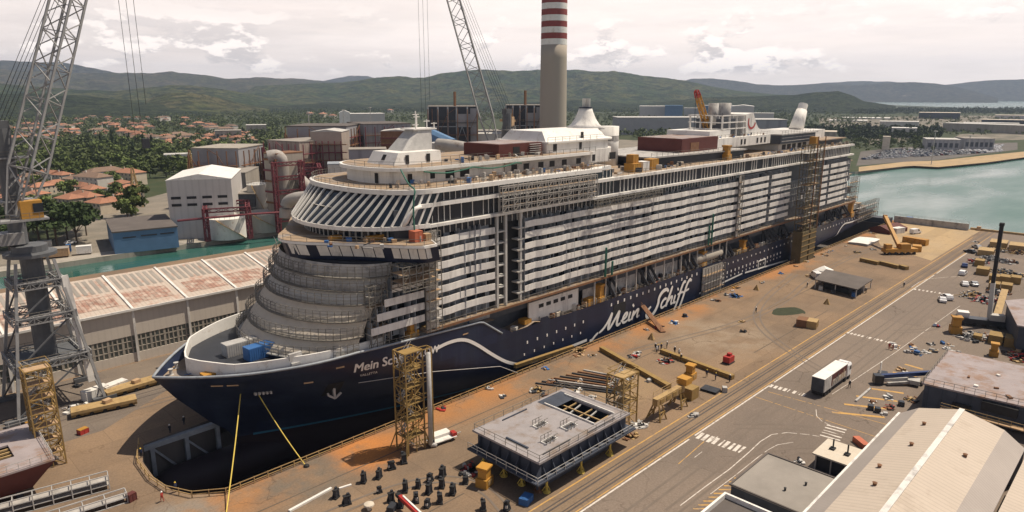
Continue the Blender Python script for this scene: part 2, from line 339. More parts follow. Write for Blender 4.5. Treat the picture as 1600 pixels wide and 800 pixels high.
# ---- ground materials
def ground_mat(name, col, col2, slab=None, joint=0.25, rusty=False, stain_amt=0.35):
    m = bpy.data.materials.new(name); m.use_nodes = True; N, L = nt(m); b = N['Principled BSDF']
    b.inputs['Roughness'].default_value = 0.9; b.inputs['Specular IOR Level'].default_value = 0.2
    g = N.new('ShaderNodeTexCoord').outputs['Object']
    def noise(sc, det=6, ro=0.65, scv=(1, 1, 1)):
        mp = N.new('ShaderNodeMapping'); mp.inputs['Scale'].default_value = scv; L.new(g, mp.inputs[0])
        n = N.new('ShaderNodeTexNoise'); n.inputs['Scale'].default_value = sc; n.inputs['Detail'].default_value = det; n.inputs['Roughness'].default_value = ro
        L.new(mp.outputs[0], n.inputs['Vector']); return n.outputs['Fac']
    def rg(v, a, b_, c=0.0, d=1.0):
        n = N.new('ShaderNodeMapRange'); n.interpolation_type = 'SMOOTHSTEP'
        for k, x in (('From Min', a), ('From Max', b_), ('To Min', c), ('To Max', d)): n.inputs[k].default_value = x
        L.new(v, n.inputs['Value']); return n.outputs[0]
    def mix(f, a, b_, mode='MIX'):
        n = N.new('ShaderNodeMix'); n.data_type = 'RGBA'; n.blend_type = mode
        if isinstance(f, float): n.inputs['Factor'].default_value = f
        else: L.new(f, n.inputs['Factor'])
        for k, x in (('A', a), ('B', b_)):
            if isinstance(x, tuple): n.inputs[k].default_value = (*x, 1)
            else: L.new(x, n.inputs[k])
        return n.outputs['Result']
    def mul(a, b_):
        n = N.new('ShaderNodeMath'); n.operation = 'MULTIPLY'
        for i, x in enumerate((a, b_)):
            if isinstance(x, float): n.inputs[i].default_value = x
            else: L.new(x, n.inputs[i])
        return n.outputs[0]
    c = mix(rg(noise(0.05, 7), 0.35, 0.65), col, col2)
    if slab:
        br = N.new('ShaderNodeTexBrick'); br.inputs['Scale'].default_value = 1.0; br.inputs['Brick Width'].default_value = slab[0]; br.inputs['Row Height'].default_value = slab[1]
        br.inputs['Mortar Size'].default_value = 0.055; br.inputs['Mortar Smooth'].default_value = 0.4; br.offset = 0.37
        br.inputs['Color1'].default_value = (0.90, 0.90, 0.91, 1); br.inputs['Color2'].default_value = (1.08, 1.07, 1.05, 1); br.inputs['Mortar'].default_value = (1 - joint,) * 3 + (1,)
        L.new(g, br.inputs['Vector']); c = mix(1.0, c, br.outputs['Color'], 'MULTIPLY')
    if rusty:
        sx = N.new('ShaderNodeSeparateXYZ'); L.new(g, sx.inputs[0])
        edge = rg(sx.outputs[1], 86.0, 95.5); e2 = rg(sx.outputs[1], 98.0, 99.0, 1.0, 0.0)
        rn = rg(noise(0.06, 6), 0.40, 0.60)
        c = mix(mul(mul(edge, e2), mul(rn, 0.85)), c, (0.36, 0.165, 0.06))
        ctr = N.new('ShaderNodeVectorMath'); ctr.operation = 'DISTANCE'; L.new(g, ctr.inputs[0]); ctr.inputs[1].default_value = (58.5, 93.0, 0)
        c = mix(mul(rg(ctr.outputs['Value'], 2.5, 9.0, 1.0, 0.0), rg(noise(0.25, 5), 0.25, 0.5)), c, (0.44, 0.18, 0.055))
        for q, rr, cc in (((47.0, 92.0, 0), 11.0, (0.15, 0.125, 0.10)), ((155.0, 78.0, 0), 20.0, (0.26, 0.20, 0.145)), ((112.0, 80.0, 0), 16.0, (0.27, 0.19, 0.115)), ((28.0, 96.0, 0), 8.0, (0.22, 0.19, 0.16))):
            ct = N.new('ShaderNodeVectorMath'); ct.operation = 'DISTANCE'; L.new(g, ct.inputs[0]); ct.inputs[1].default_value = q
            c = mix(mul(rg(ct.outputs['Value'], rr * 0.35, rr, 1.0, 0.0), rg(noise(0.16, 6), 0.36, 0.6)), c, cc)
    c = mix(mul(rg(noise(0.11, 8, 0.7, (0.35, 1, 1)), 0.52, 0.74), stain_amt), c, (col[0] * 0.5, col[1] * 0.5, col[2] * 0.52))
    c = mix(mul(rg(noise(0.6, 8, 0.75), 0.56, 0.72), stain_amt * 0.8), c, (col[0] * 0.55, col[1] * 0.53, col[2] * 0.52))
    c = mix(mul(rg(noise(0.9, 8, 0.7, (0.25, 1.0, 1)), 0.58, 0.70), 0.25), c, (min(1, col[0] * 1.45), min(1, col[1] * 1.45), min(1, col[2] * 1.5)))
    vo = N.new('ShaderNodeTexVoronoi'); vo.feature = 'DISTANCE_TO_EDGE'; vo.inputs['Scale'].default_value = 0.085
    wv = N.new('ShaderNodeVectorMath'); wv.operation = 'ADD'; wn = N.new('ShaderNodeTexNoise'); wn.inputs['Scale'].default_value = 0.25; wn.inputs['Detail'].default_value = 5; L.new(g, wn.inputs['Vector'])
    ws = N.new('ShaderNodeVectorMath'); ws.operation = 'SCALE'; ws.inputs['Scale'].default_value = 5.0; L.new(wn.outputs['Color'], ws.inputs[0]); L.new(g, wv.inputs[0]); L.new(ws.outputs[0], wv.inputs[1]); L.new(wv.outputs[0], vo.inputs['Vector'])
    c = mix(mul(rg(vo.outputs['Distance'], 0.004, 0.011, 1.0, 0.0), mul(rg(noise(0.04, 3), 0.45, 0.6), 0.6)), c, (col[0] * .42, col[1] * .4, col[2] * .4))
    fine = noise(3.0, 8, 0.7); c = mix(1.0, c, mix(rg(fine, 0.3, 0.7), (0.84, 0.84, 0.84), (1.14, 1.14, 1.14)), 'MULTIPLY')
    L.new(c, b.inputs['Base Color']); return m
M['quay'] = ground_mat('quay_concrete', (0.236, 0.164, 0.108), (0.176, 0.129, 0.092), (11.0, 8.0), 0.30, True, 0.5)
M['apron'] = ground_mat('apron_concrete', (0.40, 0.29, 0.165), (0.36, 0.27, 0.17), (12.0, 6.0), 0.12)
M['asphalt'] = ground_mat('asphalt', (0.198, 0.158, 0.130), (0.172, 0.140, 0.117), (26.0, 11.0), 0.12, False, 0.25)
M['leftquay'] = ground_mat('left_quay_asphalt', (0.150, 0.125, 0.107), (0.19, 0.155, 0.125), (14.0, 5.0), 0.18, False, 0.5)
M['trackbed'] = ground_mat('track_bed', (0.23, 0.165, 0.11), (0.185, 0.135, 0.095), None, 0, False, 0.5)
M['land'] = ground_mat('land_earth', (0.15, 0.13, 0.085), (0.055, 0.075, 0.03), None, 0, False, 0.4)
M['plaingreen'] = ground_mat('scrub_plain', (0.035, 0.052, 0.022), (0.055, 0.062, 0.030), None, 0, False, 0.4)
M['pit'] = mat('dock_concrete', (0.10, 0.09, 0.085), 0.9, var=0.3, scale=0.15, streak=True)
M['paintwhite'] = mat('worn_white_marking', (0.60, 0.55, 0.50), 0.8, var=0.2, scale=1.2, stain=((0.26, 0.21, 0.175), 0.5, 0.9))
M['paintyellow'] = mat('worn_yellow_marking', (0.48, 0.28, 0.085), 0.8, var=0.2, scale=1.0, stain=((0.26, 0.195, 0.14), 0.5, 0.6))
M['rail'] = mat('rail_groove', (0.075, 0.062, 0.058), 0.7, var=0.3, scale=0.5)
def fill(outer, holes, z, name, m):
    bm = bmesh.new(); ed = []
    for lp in [outer] + holes:
        v = [bm.verts.new((p[0], p[1], z)) for p in lp]
        ed += [bm.edges.new((v[i], v[(i + 1) % len(v)])) for i in range(len(v))]
    bmesh.ops.triangle_fill(bm, use_beauty=True, use_dissolve=False, edges=ed, normal=(0, 0, 1))
    for f in bm.faces:
        if f.normal.z < 0: f.normal_flip()
    me = bpy.data.meshes.new(name); bm.to_mesh(me); bm.free(); me.materials.append(m)
    o = bpy.data.objects.new(name, me); COL.objects.link(o); return tag(o, kind='structure')
EDGE = 97.5
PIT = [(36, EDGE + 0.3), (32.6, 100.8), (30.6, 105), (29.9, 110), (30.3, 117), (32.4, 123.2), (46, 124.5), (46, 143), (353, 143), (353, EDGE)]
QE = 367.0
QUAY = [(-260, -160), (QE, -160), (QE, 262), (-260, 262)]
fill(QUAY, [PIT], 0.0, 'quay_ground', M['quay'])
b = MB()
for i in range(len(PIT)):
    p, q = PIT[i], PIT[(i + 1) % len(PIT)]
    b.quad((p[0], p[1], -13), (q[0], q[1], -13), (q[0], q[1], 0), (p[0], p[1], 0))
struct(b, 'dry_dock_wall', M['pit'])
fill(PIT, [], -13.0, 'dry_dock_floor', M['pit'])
b = MB(); b.quad((QE, -160, -4), (QE, 262, -4), (QE, 262, 0), (QE, -160, 0)); b.quad((-260, 262, -4), (QE, 262, -4), (QE, 262, 0), (-260, 262, 0)); struct(b, 'quay_wall', M['pit'])
def sheet(name, poly, z, m): return fill(poly, [], z, name, m)
sheet('road', [(-100, -120), (QE - 1, -120), (QE - 1, 55.9), (-100, 55.9)], 0.008, M['asphalt'])
sheet('crane_track_bed', [(-100, 55.9), (QE - 1, 55.9), (QE - 1, 61.0), (-100, 61.0)], 0.008, M['trackbed'])
sheet('quay_apron', [(285, 62), (QE - 1.5, 62), (QE - 1.5, 93), (322, 93), (300, 84)], 0.008, M['apron'])
sheet('side_quay', [(-150, 134), (29, 134), (45, 145), (350, 145), (350, 164.8), (-150, 164.8)], 0.008, M['leftquay'])
b = MB()
for v, wd in ((56.9, 0.32), (57.5, 0.2), (59.0, 0.32), (59.7, 0.25)): b.box((-100, v - wd / 2, 0.0085), (QE - 2, v + wd / 2, 0.02))
struct(b, 'crane_rail', M['rail'])
b = MB()
for v in (143.9, 146.0, 150.2, 152.0): b.box((-100, v - 0.14, 0.009), (340, v + 0.14, 0.022))
struct(b, 'quay_rail', M['rail'])
mw, my = MB(), MB()
def strip(mb, pts, wd, z=0.02):
    for i in range(len(pts) - 1):
        p, q = Vector((*pts[i][:2], 0)), Vector((*pts[i + 1][:2], 0)); d = (q - p).normalized(); n = Vector((-d.y, d.x, 0)) * wd / 2
        mb.quad((p - n).to_tuple()[:2] + (z,), (q - n).to_tuple()[:2] + (z,), (q + n).to_tuple()[:2] + (z,), (p + n).to_tuple()[:2] + (z,))
for a, c in ((20, 101.5), (103.5, 134.5), (136.5, 178.5), (181, 262), (265, 330)): strip(mw, [(a, 55.55), (c, 55.55)], 0.30)
strip(my, [(-50, 61.0), (345, 61.0)], 0.26, 0.016); strip(my, [(-50, 56.05), (355, 56.05)], 0.22, 0.016)
def zebra(p, q, n, ln, wd):
    p, q = Vector(p), Vector(q); d = (q - p) / (n - 1); u = d.normalized(); t = Vector((-u.y, u.x))
    for k in range(n):
        c = p + d * k; e = [c - u * wd / 2 - t * ln / 2, c + u * wd / 2 - t * ln / 2, c + u * wd / 2 + t * ln / 2, c - u * wd / 2 + t * ln / 2]
        mw.quad(*[(x.x, x.y, 0.02) for x in e])
g2 = lambda x, y: tuple(G(x, y))[:2]
zebra(g2(1094, 681), g2(1160, 703), 9, 2.7, 0.62)
zebra(g2(1205, 603), g2(1256, 617), 8, 1.6, 0.6)
zebra(g2(1325, 520), g2(1389, 535), 12, 1.4, 0.5)
zebra(g2(1430, 452), g2(1488, 461), 10, 1.6, 0.5)
zebra(g2(1307, 668), g2(1297, 684), 5, 3.4, 0.42)
curve1 = [g2(x, y) for x, y in ((1063, 790), (1100, 762), (1140, 733), (1170, 707), (1188, 690), (1206, 679), (1230, 676), (1262, 679), (1280, 682))]
strip(mw, curve1, 0.16); strip(mw, [g2(x, y) for x, y in ((1110, 772), (1150, 742), (1185, 714), (1200, 703), (1215, 695), (1240, 691))], 0.12)
strip(mw, [g2(x, y) for x, y in ((1275, 640), (1276, 650), (1284, 658), (1300, 666))], 0.12)
strip(mw, [g2(x, y) for x, y in ((1328, 598), (1400, 550), (1450, 514), (1500, 478))], 0.12)
strip(mw, [g2(x, y) for x, y in ((1300, 616), (1328, 598))], 0.12)
strip(mw, [g2(x, y) for x, y in ((1424, 449), (1436, 441), (1450, 436), (1480, 433), (1500, 432))], 0.16)
for p, q in (((1085, 715), (1097, 706)), ((1063, 755), (1080, 742)), ((1110, 690), (1122, 682))): strip(mw, [g2(*p), g2(*q)], 0.12)
for p, q in (((1180, 620), (1400, 693)), ((1200, 612), (1395, 666)), ((1100, 690), (1060, 725))): strip(my, [g2(*p), g2(*q)], 0.16, 0.018)
for k in range(7):       # yellow hatched bay beside the lifting platforms
    a, c = g2(1300 + 19 * k, 644 - 12.5 * k), g2(1382 + 10 * k, 652 - 12.5 * k)
    strip(my, [a, c], 0.75, 0.014)
for k in range(9):
    a, c = g2(1083 + 8 * k, 795 - 6 * k), g2(1103 + 8 * k, 795 - 6 * k)
    strip(my, [a, c], 0.32, 0.014)
struct(mw, 'road_marking', M['paintwhite']); struct(my, 'road_marking', M['paintyellow'])
oval = [G(1230 + 26 * math.cos(t) * (1 + .12 * math.sin(3 * t + 1)), 488 + 9 * math.sin(t) * (1 + .18 * math.cos(2 * t + .6)) - (3 if math.sin(t) > .3 else 0), 0) for t in np.linspace(0, 2 * PI, 24, endpoint=False)]
sheet('sunken_manhole_patch', [(p.x, p.y) for p in oval], 0.012, mat('mossy_pit', (0.035, 0.042, 0.022), 0.95, var=0.3, scale=0.8))
# trench lines across the working quay, their shade painted as flat dark strips
b = MB()
for v, u0, u1 in ((66.5, 150, 196), (84, 118, 140), (79, 185, 240), (89.5, 36, 100), (71.5, 20, 62), (82, 90, 112)): b.box((u0, v - 0.13, 0.004), (u1, v + 0.13, 0.014))
struct(b, 'drain_channel', mat('drain_shadow', (0.11, 0.085, 0.065), 0.9))
TZ = [.0235]; mt = MB()   # tyre marks and oily tracks on the road and quay
def track(pts, wd=.42, gap=1.75):
    pts = [Vector(p) for p in pts]
    for _ in range(3):
        o = [pts[0]]
        for a, c in zip(pts[:-1], pts[1:]): o += [a * .75 + c * .25, a * .25 + c * .75]
        pts = o + [pts[-1]]
    for s_ in (-gap / 2, gap / 2):
        rows = []
        for i, p in enumerate(pts):
            d = (pts[min(i + 1, len(pts) - 1)] - pts[max(i - 1, 0)]).normalized(); n = Vector((-d.y, d.x)); c = p + n * s_; rows.append([(c.x - n.x * wd / 2, c.y - n.y * wd / 2, TZ[0]), (c.x + n.x * wd / 2, c.y + n.y * wd / 2, TZ[0])])
        mt.grid(rows); TZ[0] += .0007
for L_ in ([(70, 50), (140, 50.5), (240, 50), (340, 51)], [(80, 46), (150, 45.6), (230, 46.5), (330, 45)], [(112, 52), (118, 46), (122, 40), (121, 34)], [(112, 42), (125, 41), (134, 46), (150, 48)], [(104, 44), (112, 40), (116, 34)], [(190, 47), (196, 42), (204, 40), (214, 40)], [(240, 48), (252, 42), (262, 40)], [(150, 50), (156, 60), (170, 76), (190, 84), (230, 90)], [(40, 82), (60, 80), (66, 72), (62, 60)], [(130, 88), (180, 76), (240, 86), (300, 84)], [(26, 140), (60, 139), (120, 141)]): track(L_)
tm = mat('tyre_marks', (0.157, 0.126, 0.103), .9, var=.12, scale=.3); struct(mt, 'tyre_mark', tm)
# ---- water
wm = bpy.data.materials.new('sea_water'); wm.use_nodes = True; N_, L_ = nt(wm); pb = N_['Principled BSDF']
pb.inputs['Base Color'].default_value = (0.050, 0.150, 0.140, 1); pb.inputs['Roughness'].default_value = 0.22; pb.inputs['Specular IOR Level'].default_value = 0.7
tcw = N_.new('ShaderNodeTexCoord'); mpw = N_.new('ShaderNodeMapping'); mpw.inputs['Scale'].default_value = (0.35, 1, 1); mpw.inputs['Rotation'].default_value = (0, 0, 0.8); L_.new(tcw.outputs['Object'], mpw.inputs[0])
nw = N_.new('ShaderNodeTexNoise'); nw.inputs['Scale'].default_value = 0.35; nw.inputs['Detail'].default_value = 8; L_.new(mpw.outputs[0], nw.inputs['Vector'])
bw = N_.new('ShaderNodeBump'); bw.inputs['Strength'].default_value = 0.4; bw.inputs['Distance'].default_value = 0.35; L_.new(nw.outputs['Fac'], bw.inputs['Height']); L_.new(bw.outputs[0], pb.inputs['Normal'])
nw2 = N_.new('ShaderNodeTexNoise'); nw2.inputs['Scale'].default_value = 0.02; nw2.inputs['Detail'].default_value = 5; L_.new(mpw.outputs[0], nw2.inputs['Vector'])
rr2 = N_.new('ShaderNodeMapRange'); rr2.inputs['From Min'].default_value = .35; rr2.inputs['From Max'].default_value = .65; rr2.inputs['To Min'].default_value = .12; rr2.inputs['To Max'].default_value = .42; L_.new(nw2.outputs['Fac'], rr2.inputs['Value']); L_.new(rr2.outputs[0], pb.inputs['Roughness'])
rw = N_.new('ShaderNodeMix'); rw.data_type = 'RGBA'; rw.inputs['A'].default_value = (0.022, 0.090, 0.078, 1); rw.inputs['B'].default_value = (0.040, 0.124, 0.104, 1); L_.new(nw2.outputs['Fac'], rw.inputs['Factor']); L_.new(rw.outputs['Result'], pb.inputs['Base Color'])
fill([(-14000, -14000), (14000, -14000), (14000, 14000), (-14000, 14000)], [[(-259, -159), (QE - 1, -159), (QE - 1, 261), (-259, 261)]], -2.5, 'sea_water', wm)
# ---- land beyond the canal and the bay
shore = [g2(x, y) for x, y in ((1750, 229), (1600, 243), (1540, 251), (1466, 258), (1428, 256.5), (1412, 257.5), (1336, 267))]
LAND = [(-4000, 291), (QE + 40, 291), (QE + 60, 330)] + shore[::-1] + [tuple(atd(1900, 200, 1900))[:2], tuple(atd(1900, 200, 3600))[:2], tuple(atd(1500, 200, 4000))[:2], tuple(atd(1345, 200, 5200))[:2], tuple(atd(1200, 200, 9000))[:2], tuple(atd(800, 200, 9500))[:2], tuple(atd(-300, 200, 9500))[:2]]
fill(LAND, [], -0.6, 'land_ground', M['plaingreen'])
b = MB()
for i in range(len(LAND) - 1):
    if i < 10: b.quad((*LAND[i], -4), (*LAND[i + 1], -4), (*LAND[i + 1], -0.6), (*LAND[i], -0.6))
struct(b, 'shore_wall', M['concrete'])
sheet('canal_road', [(-200, 291.5), (QE + 38, 291.5), (QE + 40, 300), (-200, 300)], -0.59, M['concrete'])
sheet('industrial_ground', [(-30, 300), (150, 300), (420, 330), (800, 470), (760, 800), (480, 760), (200, 500), (110, 420), (60, 330), (-30, 330)], -0.592, ground_mat('industrial_yard', (0.235, 0.205, 0.170), (0.17, 0.155, 0.13), None, 0, False, 0.45))
spit = [g2(x, y) for x, y in ((1342, 267), (1412, 259), (1428, 258), (1466, 260), (1540, 253), (1600, 245), (1750, 231), (1750, 224), (1600, 236), (1540, 242), (1466, 250), (1432, 251), (1412, 252), (1342, 260))]
sheet('far_quay', [(p[0], p[1]) for p in spit], -0.55, M['apron'])
lot = [g2(x, y) for x, y in ((1338, 258), (1412, 252), (1432, 251), (1466, 249), (1590, 233), (1590, 222), (1500, 224), (1400, 230), (1345, 236))]
sheet('car_park', lot, -0.56, ground_mat('far_asphalt', (0.11, 0.10, 0.095), (0.13, 0.12, 0.11), None, 0, False, 0.3))
paleg = ground_mat('pale_yard', (0.24, 0.205, 0.17), (0.10, 0.10, 0.075), None, 0, False, 0.4)
for pts in (((1280, 200), (1420, 199), (1600, 203), (1720, 203), (1720, 184), (1600, 180), (1460, 181), (1280, 184)), ((1480, 221), (1720, 214), (1720, 206), (1500, 209)), ((1350, 226), (1420, 221), (1420, 214), (1350, 216))):
    sheet('far_yard', [g2(*p) for p in pts], -0.57, paleg)
# ---- hills
def hill_mat(name, c1, c2, c3, sc=1.0):
    m = bpy.data.materials.new(name); m.use_nodes = True; N, L = nt(m); b = N['Principled BSDF']; b.inputs['Roughness'].default_value = 1; b.inputs['Specular IOR Level'].default_value = 0.05
    g = N.new('ShaderNodeTexCoord').outputs['Object']
    def noise(s, d=8, ro=0.7):
        n = N.new('ShaderNodeTexNoise'); n.inputs['Scale'].default_value = s; n.inputs['Detail'].default_value = d; n.inputs['Roughness'].default_value = ro; L.new(g, n.inputs['Vector']); return n.outputs['Fac']
    def rg(v, a, b_):
        n = N.new('ShaderNodeMapRange'); n.interpolation_type = 'SMOOTHSTEP'; n.inputs['From Min'].default_value = a; n.inputs['From Max'].default_value = b_; L.new(v, n.inputs['Value']); return n.outputs[0]
    def mix(f, a, b_):
        n = N.new('ShaderNodeMix'); n.data_type = 'RGBA'; L.new(f, n.inputs['Factor'])
        for k, x in (('A', a), ('B', b_)):
            if isinstance(x, tuple): n.inputs[k].default_value = (*x, 1)
            else: L.new(x, n.inputs[k])
        return n.outputs['Result']
    c = mix(rg(noise(0.004 * sc), 0.42, 0.58), c1, c2)
    c = mix(rg(noise(0.0022 * sc), 0.60, 0.68), c, c3)
    c = mix(rg(noise(0.02 * sc, 7, .8), 0.42, 0.58), c, (c1[0] * 0.30, c1[1] * 0.32, c1[2] * 0.4))
    L.new(c, b.inputs['Base Color'])
    bp = N.new('ShaderNodeBump'); bp.inputs['Strength'].default_value = 0.9; bp.inputs['Distance'].default_value = 22; L.new(noise(0.028 * sc, 6), bp.inputs['Height']); L.new(bp.outputs[0], b.inputs['Normal'])
    return m
HA = hill_mat('forest_hill', (0.046, 0.070, 0.028), (0.092, 0.096, 0.040), (0.10, 0.085, 0.05))
HB = hill_mat('scrub_hill', (0.062, 0.066, 0.032), (0.105, 0.090, 0.055), (0.055, 0.06, 0.03))
HC = hill_mat('clearing_hill', (0.07, 0.085, 0.03), (0.11, 0.10, 0.05), (0.16, 0.13, 0.08))
HD = hill_mat('coastal_hill', (0.05, 0.055, 0.04), (0.07, 0.068, 0.05), (0.2, 0.18, 0.16))
HE = hill_mat('wooded_rise', (0.036, 0.052, 0.022), (0.055, 0.068, 0.030), (0.075, 0.075, 0.035), 2.0)
def frac(x, y, seed, octv=5):
    v = 0; a = 1; f = 1
    for k in range(octv):
        v += a * mnoise.noise(Vector((x * f + seed * 17.3, y * f - seed * 9.1, seed * 3.7))); a *= 0.55; f *= 2.1
    return v
from mathutils import noise as mnoise
def ridge(prof, dist, m, seed, front=0.35, back=0.25, rough=0.2, step=5, rows=30, name='hills', foot=-2.0):
    xs = np.arange(prof[0][0], prof[-1][0] + step, step); ys = np.interp(xs, [p[0] for p in prof], [p[1] for p in prof])
    out = []
    for j in range(rows):
        t = j / (rows - 1); row = []
        dd = dist * (1 - front + (front + back) * t); s = t * (front + back) / front if t * (front + back) <= front else 1 - (t * (front + back) - front) / back
        s = max(0.0, min(1.0, s)); sh = s ** 1.15 * (0.35 + 0.65 * s) if s < 1 else 1
        for x, y in zip(xs, ys):
            top = atd(x, y, dist).z; p = atd(x, y, dd)
            nz = frac(p.x / (dist * 0.09), p.y / (dist * 0.09), seed)
            h = foot + (top - foot) * max(0, sh) * (1 + rough * 2.4 * nz * (1 - abs(2 * s - 1)) * 1.4) + (top - foot) * rough * 0.10 * frac(p.x / (dist * 0.012), p.y / (dist * 0.012), seed + 3, 3) * s
            row.append((p.x, p.y, h))
        out.append(row)
    b = MB(); b.grid(out); return struct(b, name, m, True)
ridge([(1210, 136), (1240, 132), (1290, 128), (1330, 126), (1390, 126), (1410, 128), (1440, 129), (1480, 131), (1540, 124), (1570, 123), (1600, 122), (1700, 119), (1800, 125)], 9400, HD, 1, 0.12, 0.08)
ridge([(460, 140), (500, 128), (522, 122), (545, 118.5), (560, 118), (575, 119), (600, 126), (640, 140)], 9400, HD, 2, 0.1, 0.08)
ridge([(1040, 134), (1080, 122.5), (1110, 122), (1150, 126), (1180, 131), (1220, 133), (1250, 132), (1290, 131), (1330, 133), (1370, 130), (1400, 128.5), (1430, 127.5), (1460, 129.5), (1490, 134), (1520, 142), (1545, 149), (1560, 153)], 7800, HD, 3, 0.14, 0.1)
ridge([(-300, 110), (-100, 96), (0, 92), (20, 93), (60, 95.5), (95, 95), (115, 98), (145, 104), (175, 111), (230, 122), (300, 126)], 7200, HD, 4, 0.2, 0.1)
ridge([(330, 122), (400, 118), (430, 119), (480, 121), (520, 126), (600, 132), (660, 140)], 6900, HB, 5, 0.3, 0.1)
ridge([(-300, 112), (0, 107), (60, 110), (110, 113), (180, 112), (240, 113), (265, 110.5), (330, 117), (350, 122), (400, 122), (460, 128), (540, 133), (640, 138)], 6200, HB, 6, 0.35, 0.15)
ridge([(370, 150), (400, 134), (440, 132), (480, 130), (525, 129), (560, 125), (590, 120), (620, 118), (645, 120), (665, 120), (690, 113), (720, 109.5), (750, 107), (775, 108.5), (800, 110.5), (830, 108), (880, 108), (905, 107.5), (930, 111), (960, 110), (1000, 116), (1040, 120.5), (1060, 123), (1085, 128), (1110, 134), (1150, 141), (1200, 146), (1300, 152)], 4600, HA, 7, 0.34, 0.2)
ridge([(-300, 128), (0, 129), (60, 134), (120, 139), (180, 141), (230, 136), (265, 132), (300, 133), (340, 137), (400, 148), (470, 160)], 3600, HA, 8, 0.3, 0.15)
ridge([(215, 165), (240, 150), (262, 144), (290, 143), (320, 147), (350, 154), (380, 162), (420, 170)], 2700, HC, 9, 0.2, 0.1, 0.1)
ridge([(-300, 150), (0, 146), (80, 146), (140, 150), (200, 156), (260, 164), (330, 172)], 2500, HE, 10, 0.25, 0.15, 0.1)
ridge([(330, 172), (380, 163), (440, 165), (520, 160), (600, 166), (680, 158), (760, 163), (900, 156), (1000, 163), (1100, 152), (1180, 150), (1240, 148), (1270, 144), (1310, 142), (1335, 150), (1350, 158), (1400, 165)], 3100, HE, 11, 0.2, 0.12, 0.12)
# ---- air
hz = bpy.data.materials.new('haze_air'); hz.use_nodes = True; N_, L_ = nt(hz); N_.remove(N_['Principled BSDF'])
pv = N_.new('ShaderNodeVolumePrincipled'); pv.inputs['Color'].default_value = (0.56, 0.70, 0.95, 1); pv.inputs['Density'].default_value = 0.00007; pv.inputs['Anisotropy'].default_value = 0.2
L_.new(pv.outputs[0], N_['Material Output'].inputs['Volume'])
b = MB(); b.box((-10500, -10500, -3.6), (10500, 10500, 470)); o = b.build('haze', hz); tag(o, kind='stuff')
# ================================================================== THE SHIP
S, C = 101.5, 120.0
ZS = lambda u: float(np.interp(u, [34.3, 50, 63, 94, 100.5, 110, 110.6, 113, 113.6, 131, 150, 300, 348], [13.0, 14.0, 14.4, 12.9, 8.4, 8.4, 9.4, 9.4, 8.3, 8.1, 8.3, 8.4, 7.1]))
UST = lambda z: float(np.interp(z, [-13, -4, -1, 1.5, 8.1, 13, 15], [47.5, 47.5, 45.8, 43.1, 37.6, 34.3, 33.0]))
ZK = lambda u: float(np.interp(u, [30, 240, 265, 278, 348], [-12, -12, -6.5, -2.0, 2.4]))
def HB(u, z):
    s = max(0.0, min(1.0, (u - UST(z)) / float(np.interp(z, [-12, -4, 2, 8, 13], [85, 75, 58, 45, 36]))))
    h = 18.5 * (1 - (1 - s) ** float(np.interp(z, [-12, -4, 13], [1.5, 1.7, 2.7])))
    k = ZK(u)
    if z < k + 3: h *= 0.55 + 0.45 * math.sqrt(max(0, 1 - ((k + 3 - z) / 3) ** 2))
    if u > 300: h *= 1 - 0.07 * ((u - 300) / 48) ** 2
    return h
SHIP = T('cruise_ship', 'huge navy and white cruise ship under construction in the dry dock', 'cruise ship', (34.3, C, 0))
qs = sorted(set(list(np.linspace(0, 1, 40) ** 2.2 * 0.2) + list(np.linspace(0.2, 1, 70)) + [(x - 34.3) / 313.7 for x in (93, 94, 95.6, 97, 98.6, 100.5, 102, 109.9, 110.2, 110.6, 113, 113.3, 113.6, 60, 63, 66, 70, 75)]))
def hull_grid(za, zb, n, side):
    rows = []
    for q in qs:
        u0 = 34.3 + 313.7 * q; a, c_ = za(u0), zb(u0); row = []
        for j in range(n + 1):
            z = a + (c_ - a) * j / n; us = UST(z); u = us + (348 - us) * q
            row.append((u, C + side * HB(u, z), z))
        rows.append(row)
    return rows
WL = -3.0
up, dn = MB(), MB()
for sd in (-1, 1):
    r_ = hull_grid(lambda u: max(WL, ZK(u)), ZS, 20, sd); up.grid(r_ if sd < 0 else r_[::-1])
    r_ = hull_grid(lambda u: ZK(u), lambda u: max(WL, ZK(u) + 0.01), 12, sd); dn.grid(r_ if sd < 0 else r_[::-1])
tz = np.linspace(2.4, 7.1, 6); up.grid([[(348, C - HB(348, z), z) for z in tz], [(348, C + HB(348, z), z) for z in tz]])
r_ = [[(u, C + s_ * HB(u, ZK(u) + 0.01), ZK(u)) for s_ in (-1, -0.5, 0, 0.5, 1)] for u in np.linspace(240, 348, 20)]; dn.grid(r_)
up.build('hull', M['navy'], SHIP, True); dn.build('underwater_hull', M['antifoul'], SHIP, True)
b = MB(); pr = []
for u in np.linspace(31.6, 62, 26):
    t = (u - 31.6) / 6.0; r = 3.5 * math.sqrt(max(0.0, 1 - (1 - min(1, t)) ** 2)) + 0.02; pr.append((u, r))
b.tube([(u, C, -8.2 + 0.35 * (1 - min(1, (u - 31.6) / 6))) for u, r in pr], [r for u, r in pr], 20); b.build('bulbous_bow', M['antifoul'], SHIP, True)
def hull_ribbon(pts, wd, off=0.10, n=6):
    """strip painted on the near side of the hull along (u, z) points"""
    out = []; P_ = [Vector(p) for p in pts]; fine = []
    for i in range(len(P_) - 1):
        for k in range(n): fine.append(P_[i].lerp(P_[i + 1], k / n))
    fine.append(P_[-1]); rows = []
    for i, p in enumerate(fine):
        d = (fine[min(i + 1, len(fine) - 1)] - fine[max(0, i - 1)]).normalized(); nn = Vector((-d.y, d.x)); row = []
        for k in (-1, 0, 1):
            q = p + nn * wd / 2 * k; row.append((q.x, C - HB(q.x, q.y) - off, q.y))
        rows.append(row)
    return rows
